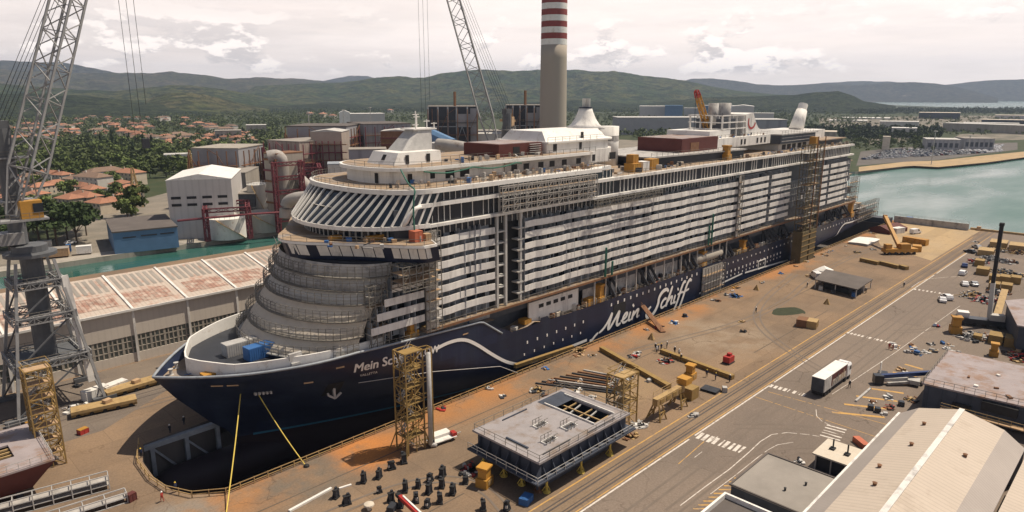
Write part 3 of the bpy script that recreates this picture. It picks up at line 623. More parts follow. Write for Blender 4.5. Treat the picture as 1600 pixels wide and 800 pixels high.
def smooth(pts, n=2):
    for _ in range(n):
        o = [pts[0]]
        for a, c in zip(pts[:-1], pts[1:]): o += [tuple(i * .75 + j * .25 for i, j in zip(a, c)), tuple(i * .25 + j * .75 for i, j in zip(a, c))]
        pts = o + [pts[-1]]
    return pts
M['letter'] = mat('white_lettering', (0.76, 0.74, 0.71), 0.5, var=0.06)
def ribbon(pts, wd, name, m='letter', off=0.10): b = MB(); b.grid(hull_ribbon(pts, wd, off)); return b.build(name, M[m], SHIP)
ribbon(smooth([(81.3, 10.4), (84.5, 10.9), (88.5, 10.6), (92, 8.6), (97, 4.6), (101.5, 1.5), (106, -0.3), (111, -0.75), (130.0, -0.6)], 2), 0.72, 'wave_stripe')
ribbon([(185.6, 0.0), (200, 0.5), (214, 1.1)], 0.55, 'wave_stripe'); ribbon([(216, 1.0), (251, -0.6)], 0.55, 'wave_stripe')
ribbon(smooth([(278, -0.9), (293, -0.2), (299, 1.2), (303, 4.2), (308, 6.0), (316, 5.2), (341, 5.6)], 2), 0.6, 'wave_stripe')
ribbon([(u, WL + 0.15) for u in np.linspace(50, 240, 30)], 0.5, 'boot_stripe', 'cyan', 0.14)
ribbon([(u, ZK(u) + 0.55) for u in np.linspace(279, 347, 16)], 0.9, 'boot_stripe', 'cyan', 0.16)
# lettering: small name on the bow, the big script name amidships
def hull_text(s, u0, z0, size, name, shear=0.0, bold=0.0, slope=0.0, stretch=1.0):
    vs, fs = text_mesh(s, size, shear, 0); b = MB()
    for k in range(4 if bold else 1):     # bold weight: the same letters again, a few centimetres over
        P = []
        for x, y, _ in vs:
            u = u0 + x * stretch + (k % 2) * .13; z = z0 + y + slope * x + (k // 2) * .09; P.append((u, C - HB(u, z) - 0.12 - .006 * k, z))
        b.add(P, fs)
    b.build(name, M['letter'], SHIP)
hull_text('Mein Schiff', 62.6, 10.5, 2.6, 'bow_name_lettering', 0.0, 0.012, -0.045, 0.98)
hull_text('FLOW', 76.2, 9.75, 2.1, 'bow_name_lettering', 0.05, 0.012, -0.03, 0.95)
hull_text('VALLETTA', 64.2, 9.15, 0.75, 'port_of_registry_lettering', 0.0, 0.0, -0.04)
def stroke(mb, pts, w0, w1=None, off=.12):
    pts = smooth(pts, 3); w1 = w1 or w0; rows = []; n = len(pts)
    for i, p in enumerate(pts):
        a = Vector(pts[min(i + 1, n - 1)]) - Vector(pts[max(i - 1, 0)]); t = i / (n - 1)
        # broad-nib pen: thick on down strokes, thin on up strokes
        d = a.normalized(); nib = abs(d.x * 0.55 - d.y * -0.15) * 0.0 + 1.0
        wd = (w0 + (w1 - w0) * t) * nib * (0.55 + 0.45 * min(1, 4 * t + .1)) * (0.55 + 0.45 * min(1, 4 * (1 - t) + .1)); nn = Vector((-d.y, d.x)) * wd / 2
        q = Vector(p); row = []
        for k in (-1, 1):
            e = q + nn * k; row.append((e.x, C - HB(e.x, e.y) - off - .012 * t, e.y))
        rows.append(row)
    mb.grid(rows)
# the script is drawn in picture-independent hull coordinates (metres along the hull, metres above the quay), slanted pen strokes
def SCR(L):
    return [(131.2 + (x + 0.42 * y) * 0.94, -0.85 + y + 0.0 * x) for x, y in L]
letters = {
 'M': [([(0, -0.3), (1.1, -0.5), (2.0, 0.6), (3.2, 1.3)], 0.55, 0.5), ([(3.6, 1.1), (5.4, 1.9), (7.0, 4.2), (7.7, 6.4)], 0.5, 0.7), ([(7.7, 6.4), (7.4, 4.2), (7.6, 1.6), (8.2, 0.9)], 0.9, 0.8), ([(8.2, 0.9), (9.6, 3.2), (10.8, 5.4), (11.2, 6.2)], 0.6, 0.7), ([(11.2, 6.2), (11.2, 4.0), (11.3, 1.8), (12.2, 1.2), (13.4, 1.7)], 0.9, 0.5)],
 'e': [([(13.2, 2.2), (15.4, 2.9), (15.9, 4.2), (14.8, 4.6), (13.9, 3.4), (14.0, 1.9), (15.2, 1.2), (16.9, 1.8)], 0.65, 0.55)],
 'i': [([(17.2, 4.4), (17.0, 2.6), (17.3, 1.4), (18.4, 1.5)], 0.7, 0.5), ([(17.6, 6.0), (18.0, 6.5)], 0.8, 0.8)],
 'n': [([(18.9, 4.3), (18.8, 2.6), (18.8, 1.2)], 0.7, 0.7), ([(19.0, 2.4), (20.4, 4.2), (21.4, 4.2), (21.1, 2.6), (21.4, 1.4), (22.6, 1.9)], 0.65, 0.5)],
 'S': [([(36.4, 6.6), (35.0, 7.9), (32.6, 7.5), (31.3, 5.6), (32.0, 3.6), (31.0, 0.6), (28.2, -0.6), (26.4, 0.6), (26.6, 2.6), (28.0, 3.4)], 0.95, 0.75)],
 'c': [([(36.3, 4.0), (35.2, 4.6), (33.8, 3.4), (33.9, 1.8), (35.0, 1.2), (36.6, 1.9)], 0.7, 0.5)],
 'h': [([(38.0, 8.2), (37.6, 5.4), (37.0, 2.8), (36.9, 1.2)], 0.8, 0.8), ([(37.2, 2.6), (38.6, 4.3), (39.7, 4.2), (39.4, 2.6), (39.7, 1.4), (40.8, 1.7)], 0.65, 0.5)],
 'i2': [([(41.2, 4.4), (41.0, 2.6), (41.3, 1.4), (42.4, 1.7)], 0.7, 0.5), ([(41.7, 6.0), (42.1, 6.5)], 0.8, 0.8)],
 'f': [([(45.8, 8.0), (44.6, 8.4), (43.9, 6.6), (43.6, 3.0), (43.0, -0.6), (42.2, -1.6)], 0.8, 0.7), ([(42.4, 4.2), (45.4, 4.6)], 0.5, 0.5)],
 'f2': [([(49.4, 7.6), (48.0, 8.6), (46.9, 7.0), (46.5, 3.0), (45.9, -0.6), (45.0, -1.8)], 0.8, 0.7), ([(45.3, 4.2), (49.0, 4.8)], 0.5, 0.5)],
}
b = MB(); SO = [.11]
for k_, ss in letters.items():
    for pts, a, c in ss: stroke(b, SCR([(x, y * 0.80) for x, y in pts]), a * 1.30, c * 1.30, SO[0]); SO[0] += .014
b.build('hull_script_lettering', M['letter'], SHIP)
# portholes
pl = Pool('porthole', M['letter'], SHIP)
def port(u, z, w_=0.55, h_=0.95):
    b = MB(); y = C - HB(u, z) - 0.05; b.box((u - w_ / 2, y - 0.04, z - h_ / 2), (u + w_ / 2, y + 0.2, z + h_ / 2)); pl.add(b)
for u in np.arange(108, 131, 3.4): port(u, 4.6, .36, .66); port(u - 1, 1.9, .3, .5)
for u in np.arange(140, 184, 2.9): port(u, ZS(u) - 1.7, 0.5, 0.8)
for u in np.arange(187, 246, 2.7):
    port(u, 3.4, 0.5, 0.8)
    if u > 200: port(u, 1.9, 0.4, 0.55)
for u in np.arange(282, 330, 3.2): port(u, 6.6, 0.45, 0.6)
for u in np.arange(187, 270, 3.3): port(u, 6.3, .4, .55)
pl.flush()
b = MB(); y = C - HB(229, 1.6) - 0.06; b.box((226, y, 0.4), (231, y + .4, 3.2)); b.build('side_door', M['dark'], SHIP)
b = MB()
for a, c in (((225.6, 0.2), (231.4, 0.5)), ((225.6, 3.1), (231.4, 3.4)), ((225.6, .5), (226, 3.1)), ((231, .5), (231.4, 3.1))): b.box((a[0], y - .1, a[1]), (c[0], y + .3, c[1]))
b.build('door_frame', M['letter'], SHIP)
for (u0, u1, z0, z1) in ((141, 146.5, 3.2, 6.2),):
    b = MB(); y = C - HB(144, 5) - 0.06; b.box((u0, y, z0), (u1, y + 1.0, z1)); b.build('side_opening', M['black'], SHIP)
b = MB()
for u, z in ((176, 12.0),): pass
for u0, z0 in ((54.5, 10.0), (59.2, 12.4), (41.4, 11.2), (43.4, 11.2), (73.5, 12.2), (88.4, 11.5)):
    b = MB(); y0 = C - HB(u0, z0); y1 = C - HB(u0 + 1.5, z0); b.quad((u0, y0 - .09, z0 - .14), (u0 + 1.5, y1 - .09, z0 - .14), (u0 + 1.5, y1 - .09, z0 + .16), (u0, y0 - .09, z0 + .16)); b.build('fairlead_opening', M['wood'], SHIP)
# anchor in its pocket
u0 = 60.4; y0 = C - HB(u0, 7)
b = MB(); b.grid([[(u0 - 1.6, C - HB(u0 - 1.6, z) - .1, z) for z in (5.4, 7, 8.8)], [(u0 + 1.2, C - HB(u0 + 1.2, z) - .1, z) for z in (5.4, 7, 8.8)]]); ap = b.build('anchor_pocket', M['black'], SHIP)
b = MB(); y0 = C - HB(u0, 6.5) - .5; b.box((u0 - .2, y0 - .2, 5.4), (u0 + .2, y0 + .2, 7.6)); b.bar((u0 - 1.2, y0, 6.1), (u0, y0 - .1, 5.2), .35); b.bar((u0 + 1.2, y0 - .4, 6.1), (u0, y0 - .1, 5.2), .35); b.bar((u0 - 1.3, y0, 6.6), (u0 - 1.2, y0, 6), .3)
b.build('anchor', M['greyplate'], SHIP)
# draught marks at the stem
b = MB()
for k in range(5): b.box((47.6 + k * 0.55, C - HB(48 + k * .5, 8.6) - .5, 8.4), (47.9 + k * .55, C - HB(48 + k * .5, 8.6) + .1, 8.9))
b.build('draught_mark', M['lightsteel'], SHIP)
# forecastle
us = np.linspace(35.2, 66, 28)
b = MB(); b.grid([[(u, C - HB(u, 12) * 0.985, 12.0) for u in us], [(u, C + HB(u, 12) * 0.985, 12.0) for u in us]]); b.build('forecastle_deck', M['decktan'], SHIP)
b = MB(); ctr = [(u, C - HB(u, ZS(u)) + .1, ZS(u) + .05) for u in np.linspace(34.4, 100, 60)]
b.tube([(u, 2 * C - v, z) for u, v, z in ctr[::-1]] + ctr, 0.24, 6); b.build('bulwark_rail', M['bluegrey'], SHIP, True)
def wall_strip(pts, z0, z1, name, m, thick=0.25, parent=SHIP):
    b = MB(); n = len(pts)
    for i in range(n - 1):
        p, q = Vector(pts[i]), Vector(pts[i + 1]); d = (q - p).normalized(); nn = Vector((-d.y, d.x)) * thick / 2
        za = z0[i] if isinstance(z0, list) else z0; zb = z1[i] if isinstance(z1, list) else z1; zc = z1[i + 1] if isinstance(z1, list) else z1
        b.prism([tuple(p - nn), tuple(q - nn), tuple(q + nn), tuple(p + nn)], za, [zb, zc, zc, zb])
    return b.build(name, m, parent)
bwpts = [(u, C + (HB(u, 13) - 1.3) * s_ * math.sqrt(max(0, min(1, (u - 40.2) / 4.0)))) for s_, seq in ((1, np.linspace(70, 40.25, 36)), (-1, np.linspace(40.25, 70, 36))) for u in seq]
wall_strip(bwpts, 12.0, [15.0 + 0.6 * min(1, (u - 40) / 12) for u, v in bwpts], 'breakwater_wall', M['white'], 0.3)
b = MB(); b.grid([[(u, C - (HB(u, 13) - 1.6) * math.sqrt(min(1, max(0, (u - 40.2) / 4))), 13.2) for u in np.linspace(40.3, 66, 20)], [(u, C + (HB(u, 13) - 1.6) * math.sqrt(min(1, max(0, (u - 40.2) / 4))), 13.2) for u in np.linspace(40.3, 66, 20)]]); b.build('working_deck', M['dark'], SHIP)
# mooring gear
for u, v in ((37.8, 121.5), (39.6, 124.0)):
    b = MB(); b.lathe([(.45, 0), (.3, .2), (.3, .9), (.45, 1.1)], (u, v, 12.0), 10); b.build('mooring_bollard', M['tankwhite'], SHIP)
b = MB(); b.box((40.5, 113.6, 12), (43.0, 115.6, 13.3)); b.build('winch', M['yellow'], SHIP)
b = MB(); b.box((52.0, 105.3, 15.0), (54.4, 105.9, 16.2)); b.box((52.2, 104.9, 14.2), (54.0, 105.6, 14.6)); b.build('breakwater_ladder', M['lightsteel'], SHIP)
# ---- rounded white front
NOSE = lambda z: float(np.interp(z, [13, 14.5, 17, 20, 22, 24, 27, 31], [51.4, 52.4, 54.6, 57.0, 58.4, 59.7, 61.0, 61.9]))
UEND = lambda z: float(np.interp(z, [13, 16, 20, 24, 27, 31], [63.5, 64.5, 66.8, 69.8, 71.8, 73]))
def sup_ell(nose, uend, hw, ex, th):
    cs, sn = math.cos(th), math.sin(th)
    return (uend - (uend - nose) * abs(cs) ** (2 / ex), C + hw * math.copysign(abs(sn) ** (2 / ex), sn))
def front_pts(z, hw=17.0, extra=0.0, n=36, ex=1.9): return [sup_ell(NOSE(z) - extra, UEND(z), hw + extra, ex, th) for th in np.linspace(PI / 2, -PI / 2, n)]
zb = [14.0, 16.9, 19.8, 22.6, 24.9, 27.2, 29.6]
for i in range(6):
    z0, z1 = zb[i], zb[i + 1] ; b = MB(); rows = []
    for t in (0, .33, .66, 1):
        z = z0 + (z1 - z0) * t; e = 0.3 * (1 - t) * (1.0 if i < 3 else .4)
        rows.append([(p[0], p[1], z) for p in front_pts(z, extra=e)])
    b.grid(rows[::-1]); b.build('front_tier_plating', M['cream'] if i < 3 else M['greyplate'] if i > 3 else M['tankwhite'], SHIP, True)
    wall_strip(front_pts(z0, extra=0.45), z0 - .12, z0 + .08, 'tier_ledge', M['scaff'] if i else M['tankwhite'], .7)
    wall_strip(front_pts(z0, extra=.85), z0 + .75, z0 + .83, 'tier_rail', M['scaff'], .07)
b = MB()
for i in range(6): b.prism([(p[0] + 1.6, p[1]) for p in front_pts(zb[i + 1], 16.0)], zb[i] - (2 if i == 0 else 0), zb[i + 1])
b.build('front_core', M['dark'], SHIP)
wall_strip([(p[0] + .3, p[1]) for p in front_pts(13.2)], 12.1, 14.0, 'front_base_wall', M['navy'], .3)
# bridge
half = [(59.6, 120), (60.0, 117.6), (61.6, 114.6), (64.4, 111.3), (67.6, 107.0), (70.4, 102.4), (72.8, 98.6), (75.0, 96.2), (78.0, 96.2), (79.2, 99.0), (80.5, 101.4)]
mir = lambda pts: [(u, 2 * C - v) for u, v in pts]
plan = half + [(82, 101.4)] ; full = plan + mir(plan)[::-1]
b = MB(); b.prism(full, 32.75, 33.25); b.build('bridge_roof_ledge', M['white'], SHIP)
b = MB(); b.prism([(61.4 + (u - 61.4) * 0.985 if u < 80 else u, C + (v - C) * .985) for u, v in full], 33.27, 33.33); b.build('bridge_roof_deck', M['decktan'], SHIP)
b = MB(); sc_ = lambda p, k, du: (p[0] + du, C + (p[1] - C) * k)
lo = [sc_(p, .955, 1.5) for p in full]; hi = [sc_(p, .985, .45) for p in full]; n = len(full)
b.add([(p[0], p[1], 29.7) for p in lo] + [(p[0], p[1], 32.75) for p in hi], [(i, (i + 1) % n, n + (i + 1) % n, n + i) for i in range(n)] + [tuple(range(n))[::-1]]); b.build('bridge_window_band', M['navy'], SHIP)
def bridge_panel(t0, t1):
    def along(pts, t):
        L_ = [0]
        for a, c in zip(pts[:-1], pts[1:]): L_.append(L_[-1] + (Vector(c) - Vector(a)).length)
        x = t * L_[-1]; i = max(0, min(len(L_) - 2, int(np.searchsorted(L_, x)) - 1)); return Vector(pts[i]).lerp(Vector(pts[i + 1]), (x - L_[i]) / (L_[i + 1] - L_[i]))
    b = MB(); A = [along([sc_(p, .985, .33) for p in half], t) for t in (t0, t1)]; B = [along([sc_(p, .963, 1.13) for p in half], t) for t in (t0, t1)]
    b.quad((*B[0], 30.5), (*B[1], 30.5), (*A[1], 32.6), (*A[0], 32.6)); b.build('bridge_window_cover', M['white_raw'], SHIP)
for t0, t1 in ((0.03, .085), (.09, .145), (.20, .255), (.26, .315), (.32, .375), (.38, .435), (.44, .495), (.50, .545), (.595, .635), (.64, .68), (.685, .725), (.73, .765), (.77, .80)): bridge_panel(t0, t1)
# far-side covers
b = MB(); b.quad((62.4, 127.5, 30.4), (60.7, 123.6, 30.4), (60.2, 123.6, 32.6), (61.6, 127.5, 32.6)); b.build('bridge_window_cover', M['white_raw'], SHIP)
# window band over the bridge roof, slanted glass above
def ring(nose, uend, hw, ex, z, n=40, to=None):
    return [(*sup_ell(nose, uend, hw, ex, th), z) for th in np.linspace(PI / 2, -PI / 2, n)]
lowr = ring(67.3, 81, 17.0, 2.0, 33.3); b = MB(); b.grid([[(u, v, 35.3) for u, v, z in lowr], lowr]); b.build('lounge_lower_glazing', M['glass'], SHIP)
pl = Pool('lounge_lower_mullion', M['lightsteel'], SHIP)
for i in range(1, 39):
    u, v, z = lowr[i]; b = MB(); b.box((u - .14, v - .14, 33.3), (u + .1, v + .14, 35.3)); pl.add(b)
pl.flush()
slo = ring(64.9, 80.5, 18.45, 2.0, 36.05); shi = ring(71.6, 84, 18.45, 2.5, 41.7)
wall_strip([p[:2] for p in ring(65.3, 80.5, 18.2, 2.0, 0)], 35.3, 36.05, 'lounge_sill_ledge', M['white'], 1.2)
b = MB(); b.grid([shi, slo]); b.build('lounge_slanted_glazing', M['glass'], SHIP, True)
b = MB(); b.grid([[(u + 3, C + (v - C) * .9, 38.9) for u, v, z in slo], [(u + .6, v, 38.9) for u, v, z in ring(68.1, 82, 18.3, 2.2, 0)]]); b.build('lounge_mid_deck', M['greyplate'], SHIP)
pl = Pool('lounge_fin', M['white_raw'], SHIP)
for th in np.linspace(PI / 2 - .05, -PI / 2 + .05, 29):
    a = Vector((*sup_ell(64.7, 80.5, 18.6, 2.0, th), 36.05)); c = Vector((*sup_ell(71.3, 84, 18.6, 2.5, th * 1.0), 41.7)); b = MB(); b.bar(a, c, .2, .42); pl.add(b)
pl.flush()
top = [p[:2] for p in ring(71.0, 84, 18.8, 2.5, 0)]
b = MB(); b.prism(top + [(134, C - 18.8), (137, C - 16.5), (141, C - 16.3), (141, C + 16.3), (134, C + 18.8)], 41.7, 42.6); b.build('sun_deck_slab', M['white'], SHIP)
b = MB(); b.prism([(u + .7, C + (v - C) * .965) for u, v in top] + [(140, C - 15.7), (140, C + 15.7)], 42.6, 42.68); b.build('sun_deck', M['decktan'], SHIP)
# ---- superstructure core
b = MB(); b.box((74, 103.7, 12), (309, 136.3, 39.0)); b.build('superstructure_core', M['darkwall'], SHIP)
b = MB(); b.box((96, 106.2, 4), (312, 133.8, 12)); b.build('lower_core', M['darkwall'], SHIP)
# ledges L3, L2 and promenade deck
b = MB(); b.box((79, S - .15, 35.15), (309.5, 2 * C - S + .15, 35.75)); b.build('upper_ledge', M['white_raw'], SHIP)
b = MB(); b.box((78.5, S - .1, 39.1), (309, 2 * C - S + .1, 39.85)); b.build('pool_deck_slab', M['white_raw'], SHIP)
b = MB(); b.tube([(78.6, S + .1, 39.5), (77.2, S + .1, 39.2), (76.2, S + .3, 38.2), (75.7, S + .8, 36.9), (75.2, S + 1.2, 36.1)], .42, 8); b.build('ledge_curl', M['white_raw'], SHIP, True)
b = MB(); b.box((141.2, S + 1.0, 39.85), (308, 2 * C - S - 1.0, 39.92)); b.build('pool_deck', M['decktan'], SHIP)
b = MB(); b.box((79, S - .25, 14.25), (318, S + 5, 14.85)); b.build('promenade_slab', M['decktan'], SHIP)
def lip(u0, u1, z): b = MB(); b.box((u0, S - .3, z), (u1, S - .12, z + .5)); b.build('slab_edge', M['rust'], SHIP)
lip(80, 128, 14.3); lip(128, 206, 14.3); lip(206, 318, 14.3)
for z0, z1, u0, u1, m in ((35.8, 39.1, 78.8, 141, 'glass'), (39.9, 41.7, 80, 140, 'glass'), (35.8, 39.1, 141, 308, 'dark'), (33.4, 35.15, 79.5, 208, 'glass')):
    b = MB(); b.box((u0, S + 1.1, z0), (u1, S + 1.3, z1)); b.build('upper_deck_glazing', M[m], SHIP)
pl = Pool('window_post', M['white_raw'], SHIP)
def posts(u0, u1, st, z0, z1, v, wd=.16):
    for u in np.arange(u0, u1, st):
        if random.random() < .07: continue
        b = MB(); b.box((u - wd / 2, v, z0), (u + wd / 2, v + wd * 1.2, z1)); pl.add(b)
posts(79, 141, 1.5, 35.8, 39.1, S + .9, .13); posts(80.5, 140, 1.5, 39.9, 41.7, S + .9, .12); posts(141, 308, 1.7, 35.8, 39.1, S + .35, .18); posts(80, 208, 1.6, 33.4, 35.15, S + .9, .12)
pl.flush()
# ---- balconies
BT = [32.9 - 2.45 * k for k in range(7)]
bw, gl, pa = Pool('balcony_front', M['white_raw'], SHIP), Pool('cabin_window', M['glass'], SHIP), Pool('balcony_divider', M['bluegrey'], SHIP)
BF = M['white_raw']
def voff(pts, u): return float(np.interp(u, [p[0] for p in pts], [p[1] for p in pts]))
def block(u0, u1, tops, wave, pitch=2.9, openp=0.25):
    us_ = [u0] + [p[0] for p in wave if u0 < p[0] < u1] + [u1]
    for zt in tops:
        b = MB()
        for a, c in zip(us_[:-1], us_[1:]):
            va, vc = S + voff(wave, a), S + voff(wave, c)
            b.prism([(a, va), (c, vc), (c, vc + .14), (a, va + .14)], zt - 1.4, zt)
            b.prism([(a, va + .06), (c, vc + .06), (c, S + 2.2), (a, S + 2.2)], zt - 1.46, zt - 1.3)
        b.build('balcony_front', BF, SHIP)
    for zt in list(tops) + ([tops[-1] - 2.45] if tops[-1] - 2.45 > 14 else []):
        zf = max(zt - 1.2, 14.9); zc = zt + 1.12
        b = MB(); b.box((u0 + .1, S + 1.95, zf), (u1 - .1, S + 2.15, zc)); b.build('cabin_wall', M['bluegrey'], SHIP)
        u = u0 + .2
        while u < u1 - 1.4:
            if random.random() < .8:
                b = MB(); wd = 1.25 if random.random() < .7 else 2.3; b.box((u + .25, S + 1.88, zf + .15), (min(u + wd + .25, u1 - .2), S + 2.0, zc - .25)); gl.add(b)
            if random.random() < .85:
                b = MB(); b.box((u + .03, S + .35, zf), (u + .11, S + 1.95, zc - .1)); pa.add(b)
            u += pitch / 2 if random.random() < .35 else pitch
waveB = [(82, 0), (85, .0), (88.5, .45), (93.5, .55), (98.2, .1)]
waveE = [(107, 0)] + [(111 + 9 * k + d, (0.0 if k % 2 else .38) if i == 0 else (.38 if k % 2 else 0.0)) for k in range(12) for i, d in ((0, 0), (1, 1.8))]
for k, zt in enumerate(BT): 
    ua = UEND(zt - 1) + 1.2
    if k >= 2: block(ua, 78.8, [zt], [(60, .1), (80, .1)])
block(82.3, 98.0, BT, waveB); block(107.2, 206.4, BT, waveE); block(208.2, 229.4, BT, [(200, .1), (220, .1), (230, .3)]); block(231.6, 247.6, BT, [(231, .2), (248, .2)])
block(249.5, 273.5, [BT[k] - .2 for k in (2, 3, 4)], [(249, .9), (274, .9)], 1.9); block(276.5, 283.4, BT, [(276, .2), (284, .2)]); block(285.6, 309, BT, [(285, .2), (300, .2), (309, .9)])
gl.flush(); pa.flush()
# dark recess between the balcony blocks: columns and slab ends
for u in (99.0, 101.6, 106.2):
    b = MB(); b.box((u - .28, S + .3, 14.9), (u + .28, S + .9, 35.1)); b.build('recess_column', M['tankwhite'], SHIP)
for zt in BT:
    b = MB(); b.box((98.1, S + .5, zt - 1.5), (101.5, S + 3, zt - 1.2)); b.build('recess_slab', M['tankwhite'], SHIP)
    b = MB(); b.box((105.0, S + .2, zt - 1.5), (107.2, S + 3, zt - 1.2)); b.build('recess_slab', M['tankwhite'], SHIP)
b = MB(); b.box((98.2, S + 2.06, 14.9), (107.0, S + 2.2, 35)); b.build('recess_back', M['black'], SHIP)
# ---- promenade recess, davits, lower house
b = MB(); b.grid([[(u, C - HB(u, 5) + .15, ZS(max(u, 101)) - .5) for u in np.linspace(98, 346, 60)], [(u, 106.6, ZS(max(u, 101)) - .5) for u in np.linspace(98, 346, 60)]]); b.build('boat_deck', M['decktan'], SHIP)
b = MB(); b.box((78, 103.4, 12.6), (98, 106.4, 14.2)); b.build('forward_promenade', M['greyplate'], SHIP)
b = MB(); b.grid([[(u, C - HB(u, 12) + .2, 12.4) for u in np.linspace(66, 98, 12)], [(u, 106, 12.4) for u in np.linspace(66, 98, 12)]]); b.build('forward_side_deck', M['decktan'], SHIP)
b = MB(); b.box((110, S + 1.4, 8.2), (128, S + 1.8, 13.2)); wh = b.build('white_deckhouse', M['white_raw'], SHIP)
for u in (113.4, 116, 118.6, 121.2, 124):
    b = MB(); b.box((u, S + 1.33, 11.3), (u + 1.6, S + 1.5, 12.2)); b.build('window', M['black'], wh)
b = MB(); b.box((131, S + 2.4, 7.8), (205, S + 2.6, 13.5)); b.build('boat_deck_wall', M['greyplate'], SHIP)
for u in np.arange(133, 204, 4.6):
    b = MB(); b.box((u, S + .2, ZS(u) - .4), (u + .25, S + .5, 14.2)); b.build('stanchion', M['tankwhite'], SHIP)
dv = MB()
def davit(u, hgt=7.5):
    z = ZS(u) - .4; b = MB()
    for d in (0, 2.4):
        b.bar((u + d, S + 2.3, z + hgt), (u + d + 1.2, S - .5, z + 1.2), .55, .7); b.bar((u + d, S + 2.3, z + hgt), (u + d + .4, S + 2.2, z), .5); b.bar((u + d + 1.2, S - .4, z + 1.2), (u + d + 1.0, S + 1.9, z + .3), .4)
    b.bar((u + .2, S + 1.6, z + hgt * .72), (u + 2.8, S + 1.6, z + hgt * .72), .35); b.build('lifeboat_davit', M['dark'], SHIP)
for u in (139.5, 154.5, 157.5, 176, 179, 196, 202, 217, 232, 236, 246, 276, 290, 299, 308): davit(u, 6.2)
b = MB(); b.tube([(183, S + 1.4, 10.6), (184.5, S + 1.3, 10.7), (199, S + 1.3, 10.7), (200.5, S + 1.4, 10.6)], [.9, 1.5, 1.5, .9], 12); b.build('covered_lifeboat', M['concrete'], SHIP, True)
b = MB()
# rough clutter of the unfinished boat deck
for u in np.arange(103, 330, 2.1):
    z = ZS(u) - .45
    if random.random() < .8:
        b = MB(); w_, h_ = random.uniform(.5, 2.2), random.uniform(.4, 1.9); b.cbox((u, S + random.uniform(.9, 2.0), z + h_ / 2), (w_, random.uniform(.5, 1.4), h_), random.uniform(0, 1)); b.build('deck_equipment', random.choice([M['greyplate'], M['dark'], M['wood'], M['tankwhite'], M['rust'], M['cream']]), SHIP)
# ---- houses on top
def house(poly, z0, z1, name, m, roof=None, rover=.35):
    b = MB(); b.prism(poly, z0, z1); o = b.build(name, m, SHIP)
    if roof:
        c = Vector((sum(p[0] for p in poly) / len(poly), sum(p[1] for p in poly) / len(poly))); b = MB()
        b.prism([tuple(c + (Vector(p) - c) * (1 + rover / max(1, (Vector(p) - c).length))) for p in poly], z1, z1 + .35); b.build('roof', roof, o)
    return o
def door(o, u, v, z, w_=1.0, h_=1.9, ax='u'):
    b = MB(); b.box((u, v - .06, z), (u + w_, v + .1, z + h_)) if ax == 'u' else b.box((u - .06, v, z), (u + .1, v + w_, z + h_)); b.build('doorway', M['black'], o)
fr = lambda nose, uend, hw: [sup_ell(nose, uend, hw, 2.3, th) for th in np.linspace(PI / 2, -PI / 2, 22)]
h = house(fr(77.4, 86, 11) + [(108, C - 11), (108, C + 11)], 42.68, 45.3, 'forward_house', M['white_raw']); door(h, 81.8, C - 10.5, 42.8); door(h, 87, C - 11, 43.4, 1.2, 1.2); door(h, 91, C - 11, 43.1, 2.4, 1.6); door(h, 95, C - 11, 43.1, 2.6, 1.6); door(h, 78.0, C - 5.6, 42.8, 1.2, 2, 'v')
b = MB(); b.prism(fr(76, 86, 12.4) + [(139, C - 12.6), (139, C + 12.6)], 45.3, 46.0); b.build('observation_deck_slab', M['white'], SHIP)
b = MB(); b.prism(fr(76.6, 86, 11.8) + [(138.5, C - 12.0), (138.5, C + 12.0)], 46.0, 46.06); b.build('observation_deck', M['decktan'], SHIP)
b = MB(); b.prism([(108, C - 11.4), (139, C - 11.4), (139, C + 11), (108, C + 11)], 42.68, 45.3); h = b.build('upper_deck_house', M['greyplate'], SHIP)
for u in (110, 114, 119, 123, 127.5, 133): door(h, u, C - 11.4, 43.2, 1.8, 1.4)
b = MB(); P4 = lambda u0, u1, v0, v1: [(u0, v0), (u1, v0), (u1, v1), (u0, v1)]
vs = [(81.6, C - 6.2, 46.06), (94, C - 6.2, 46.06), (94, C + 3.4, 46.06), (81.6, C + 3.4, 46.06), (83.0, C - 5.9, 48.5), (94, C - 5.9, 48.5), (94, C + 3.0, 48.5), (83.0, C + 3.0, 48.5)]
b.add(vs, [(0, 3, 2, 1), (4, 5, 6, 7), (0, 1, 5, 4), (1, 2, 6, 5), (2, 3, 7, 6), (3, 0, 4, 7)]); h = b.build('mast_house', M['white'], SHIP); door(h, 84.6, C - 6.2, 46.2, .8, 1.8); door(h, 90.0, C - 6.2, 46.3, .9, 1.7)
b = MB(); b.add([(82.0, C - 2.4, 46.9), (82.65, C - 2.4, 48.0), (82.65, C - 1.2, 48.0), (82.0, C - 1.2, 46.9)], [(0, 1, 2, 3)]); b.build('skewed_window', M['black'], h)
b = MB(); rows = []
for t in np.linspace(0, 1, 6):
    z = 48.5 + 4.2 * t; u0, u1 = 86.4 + 4.2 * t, 94.4 + .7 * t; hw = 2.6 - .9 * t; rows.append([(u0, C - hw, z), (u0 + .8, C - hw - .4, z), (u1 - .6, C - hw - .4, z), (u1, C - hw, z), (u1, C + hw, z), (u0, C + hw, z), (u0, C - hw, z)])
b.grid(rows); b.add([p for p in rows[-1][:6]], [tuple(range(6))]); b.build('radar_mast', M['lightsteel'], SHIP)
b = MB(); b.box((89.8, C - 2.4, 52.7), (96.0, C + 2.4, 53.0)); mp_ = b.build('mast_platform', M['white'], SHIP)
